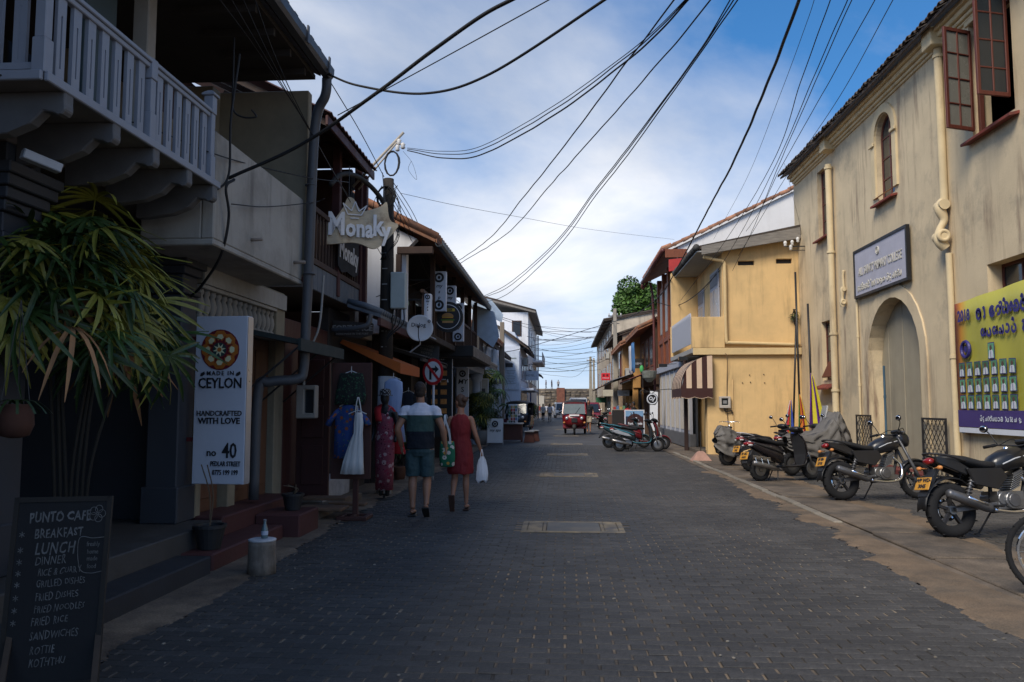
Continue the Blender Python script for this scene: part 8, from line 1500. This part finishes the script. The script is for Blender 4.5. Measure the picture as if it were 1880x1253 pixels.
tsg = thing('travel_sign', 'framed all fort travels poster board behind the teal scooter', 'sign board', at(1165,775,29.5)); part('board', mat('travel_navy', (.02,.03,.06)), tsg, lambda m: m.box(-.34,.34,0,.04,-.65,.42), bevel=.005); part('frame', white(), tsg, lambda m: m.prism(rect(-.36,.36,-.67,.44), lambda x,z: V((x,-.01,z)), (0,.06,0), [rect(-.325,.325,-.635,.405)])); part('sky_corner', mat('travel_sky', (.18,.32,.5)), tsg, lambda m: m.box(-.32,.32,-.006,-.002,.2,.4)); part('arch', mat('travel_dark', (.04,.012,.012)), tsg, lambda m: disc(m,.02,.0,.30,-.012,.004))
lettering('all', .17, white(), tsg, (.02,-.014,.1), RX, UP, thick=.003, fat=.005); lettering('Fort Travels', .13, white(), tsg, (.02,-.014,-.06), RX, UP, thick=.003, fat=.004, squeeze=.8)
hpl = thing('hanging_basket', 'wire framed lamp basket hanging above the right hand stalls', 'lantern', at(1192,690,37)); part('bowl', mat('basket_grey', (.16,.17,.15), var=.4), hpl, lambda m: m.lathe([(.1,-.3),(.3,-.1),(.36,.2),(.3,.22)], 12)); part('arm', iron(), hpl, lambda m: (m.bar((-.3,0,-.75),(.7,0,-.75),.03,.03), m.bar((-.3,0,-.75),(-.3,0,.1),.03,.03))); part('spot', MATS['sign_green'], hpl, lambda m: m.ell((-.34,0,.3),.1,.1,.18,10,6), smooth=True)
vb = thing('vertical_banner', 'narrow pale vertical spa banner right of the stall people', 'banner', at(1200,752,35)); part('cloth', white(), vb, lambda m: m.prism([(-.18,-.9),(.16,-.95),(.2,.75),(-.14,.8)], lambda x,z: V((x,0,z)), (0,.02,0))); part('logo', ik, vb, lambda m: spa_logo(m,.02,.3,.1,-.006)); part('pole', iron(), vb, lambda m: m.cyl((-.2,.02,-1.3),(-.16,.02,.9),.015,6))
# stall goods on the right pavement
for i, (px, Y, lb, c_) in enumerate(((1137,41,'dark goods stand wrapped in black cloth by the stall people',(.02,.018,.018)),(1128,45,'wooden crate stand with pale top by the right hand stalls',(.12,.06,.04)))):
    p = at(px,770,Y); t = thing('goods_stand', lb, 'stand', (p.x, Y, .015)); part('cabinet', mat('goods%d'%i, c_, rough=.8, var=.3), t, lambda m: m.box(-.35,.35,-.25,.25,0,1.25-.3*i), bevel=.02); part('top', mat('goods_top', (.3,.27,.22)), t, lambda m: m.box(-.37,.37,-.27,.27,1.252-.3*i,1.28-.3*i), bevel=.006)
    for k in range(4): part('item', mat('card%d'%(k+1), CC[k+1]), t, lambda m: m.box(-.3+.16*k,-.18+.16*k,-.15,.0,1.281-.3*i,1.42-.3*i+.05*(k%2)), bevel=.01)
# loose planks and litter by the steps

# small fixtures on the far fronts, each its own thing
def wallsign(label, px, py, Y, w_, h_, col, txt=None, name='shop_sign'):
    t = thing(name, label, 'sign', at(px,py,Y), 0, 'small shop signs down the street'); part('board', mat('sgn_'+label[:12].replace(' ','_'), col, rough=.6, var=.15), t, lambda m: m.box(-w_/2,w_/2,0,.05,-h_/2,h_/2), bevel=.006); part('bracket', iron(), t, lambda m: m.bar((-w_/2-.02,.025,h_/2+.03),(w_/2+.35*(1 if px > 1035 else -1),.025,h_/2+.03),.02,.02))
    if txt: lettering(txt, h_*.3, ik if sum(col) > .5 else white(), t, (0,-.002,0), RX, UP, thick=.002, squeeze=min(1,w_/(.2*len(txt)*h_+.01)*.95))
    return t
wallsign('cream oval sign low on the far right fronts', 1118, 722, 62, .9, .5, (.45,.42,.34)); wallsign('dark hanging sign board over the right hand stalls', 1172, 668, 43, .7, .5, (.04,.035,.03), 'GEMS'); wallsign('white hanging sign with small print below the orange house', 1148, 722, 48, .9, .35, (.5,.5,.48), 'CAFE'); wallsign('green shop sign under the cream far house', 1104, 735, 78, 1.0, .5, (.05,.2,.1))
wallsign('white jewellery panel behind the spa planter', 903, 735, 37, .95, 1.5, (.5,.52,.56), 'H & S'); wallsign('white gabled hotel sign on the far left verge', 974, 690, 63, 1.3, .75, (.5,.55,.62), 'HOTEL'); wallsign('dark blue tall sign by the far left white house', 970, 735, 70, .5, 1.6, (.02,.04,.16))
for i, (x_, y_, z_, lb) in enumerate(((3.72,46.6,3.1,'grey air conditioner box on the orange house'),(3.82,58.5,3.6,'air conditioner box beside the concrete pole'),(3.86,70.5,5.6,'high air conditioner box on the far cream house'),(-2.75,57.9,4.4,'air conditioner box on the white guest house'))):
    t = thing('air_conditioner', lb, 'air conditioner', (x_,y_,z_), 0, 'air conditioner boxes'); part('case', mat('ac_grey', (.36,.36,.34), rough=.6, var=.15), t, lambda m: m.box(-.15,.15,-.4,.4,0,.55), bevel=.02); part('fan_grille', black(), t, lambda m: m.torus((-.155 if x_ > 0 else .155,0,.28),(1,0,0),.18,.02,18,5)); part('bracket', iron(), t, lambda m: (m.bar((-.15,-.3,-.03),(.2,-.3,-.03),.03,.03), m.bar((-.15,.3,-.03),(.2,.3,-.03),.03,.03)))
for i, (x_, y_, lb, c_) in enumerate(((3.55,41,'blue shop sunshade sheet hanging under the tiled eave',(.06,.16,.32)),(3.55,49.5,'faded maroon drape hanging from the orange house eave',(.12,.03,.025)),(3.6,43.2,'white cloth hanging beside the timber house',(.45,.45,.46)))):
    t = thing('hanging_drape', lb, 'drape', (x_,y_,3.2)); m = MB(); rows = [[V((.05*math.sin(k*1.3+j*.4),-.5+k*.125,.0+1.5*(1-j/5)-.08*math.sin(k*.7)*j/5)) for k in range(9)] for j in range(6)]; m.loft(rows, False, False); m.build('cloth', mat('drape%d'%i, c_, rough=.85, var=.15), t, smooth=True, solid=.01); part('rail', iron(), t, lambda m: m.bar((0,-.55,1.52),(0,.55,1.52),.02,.02))
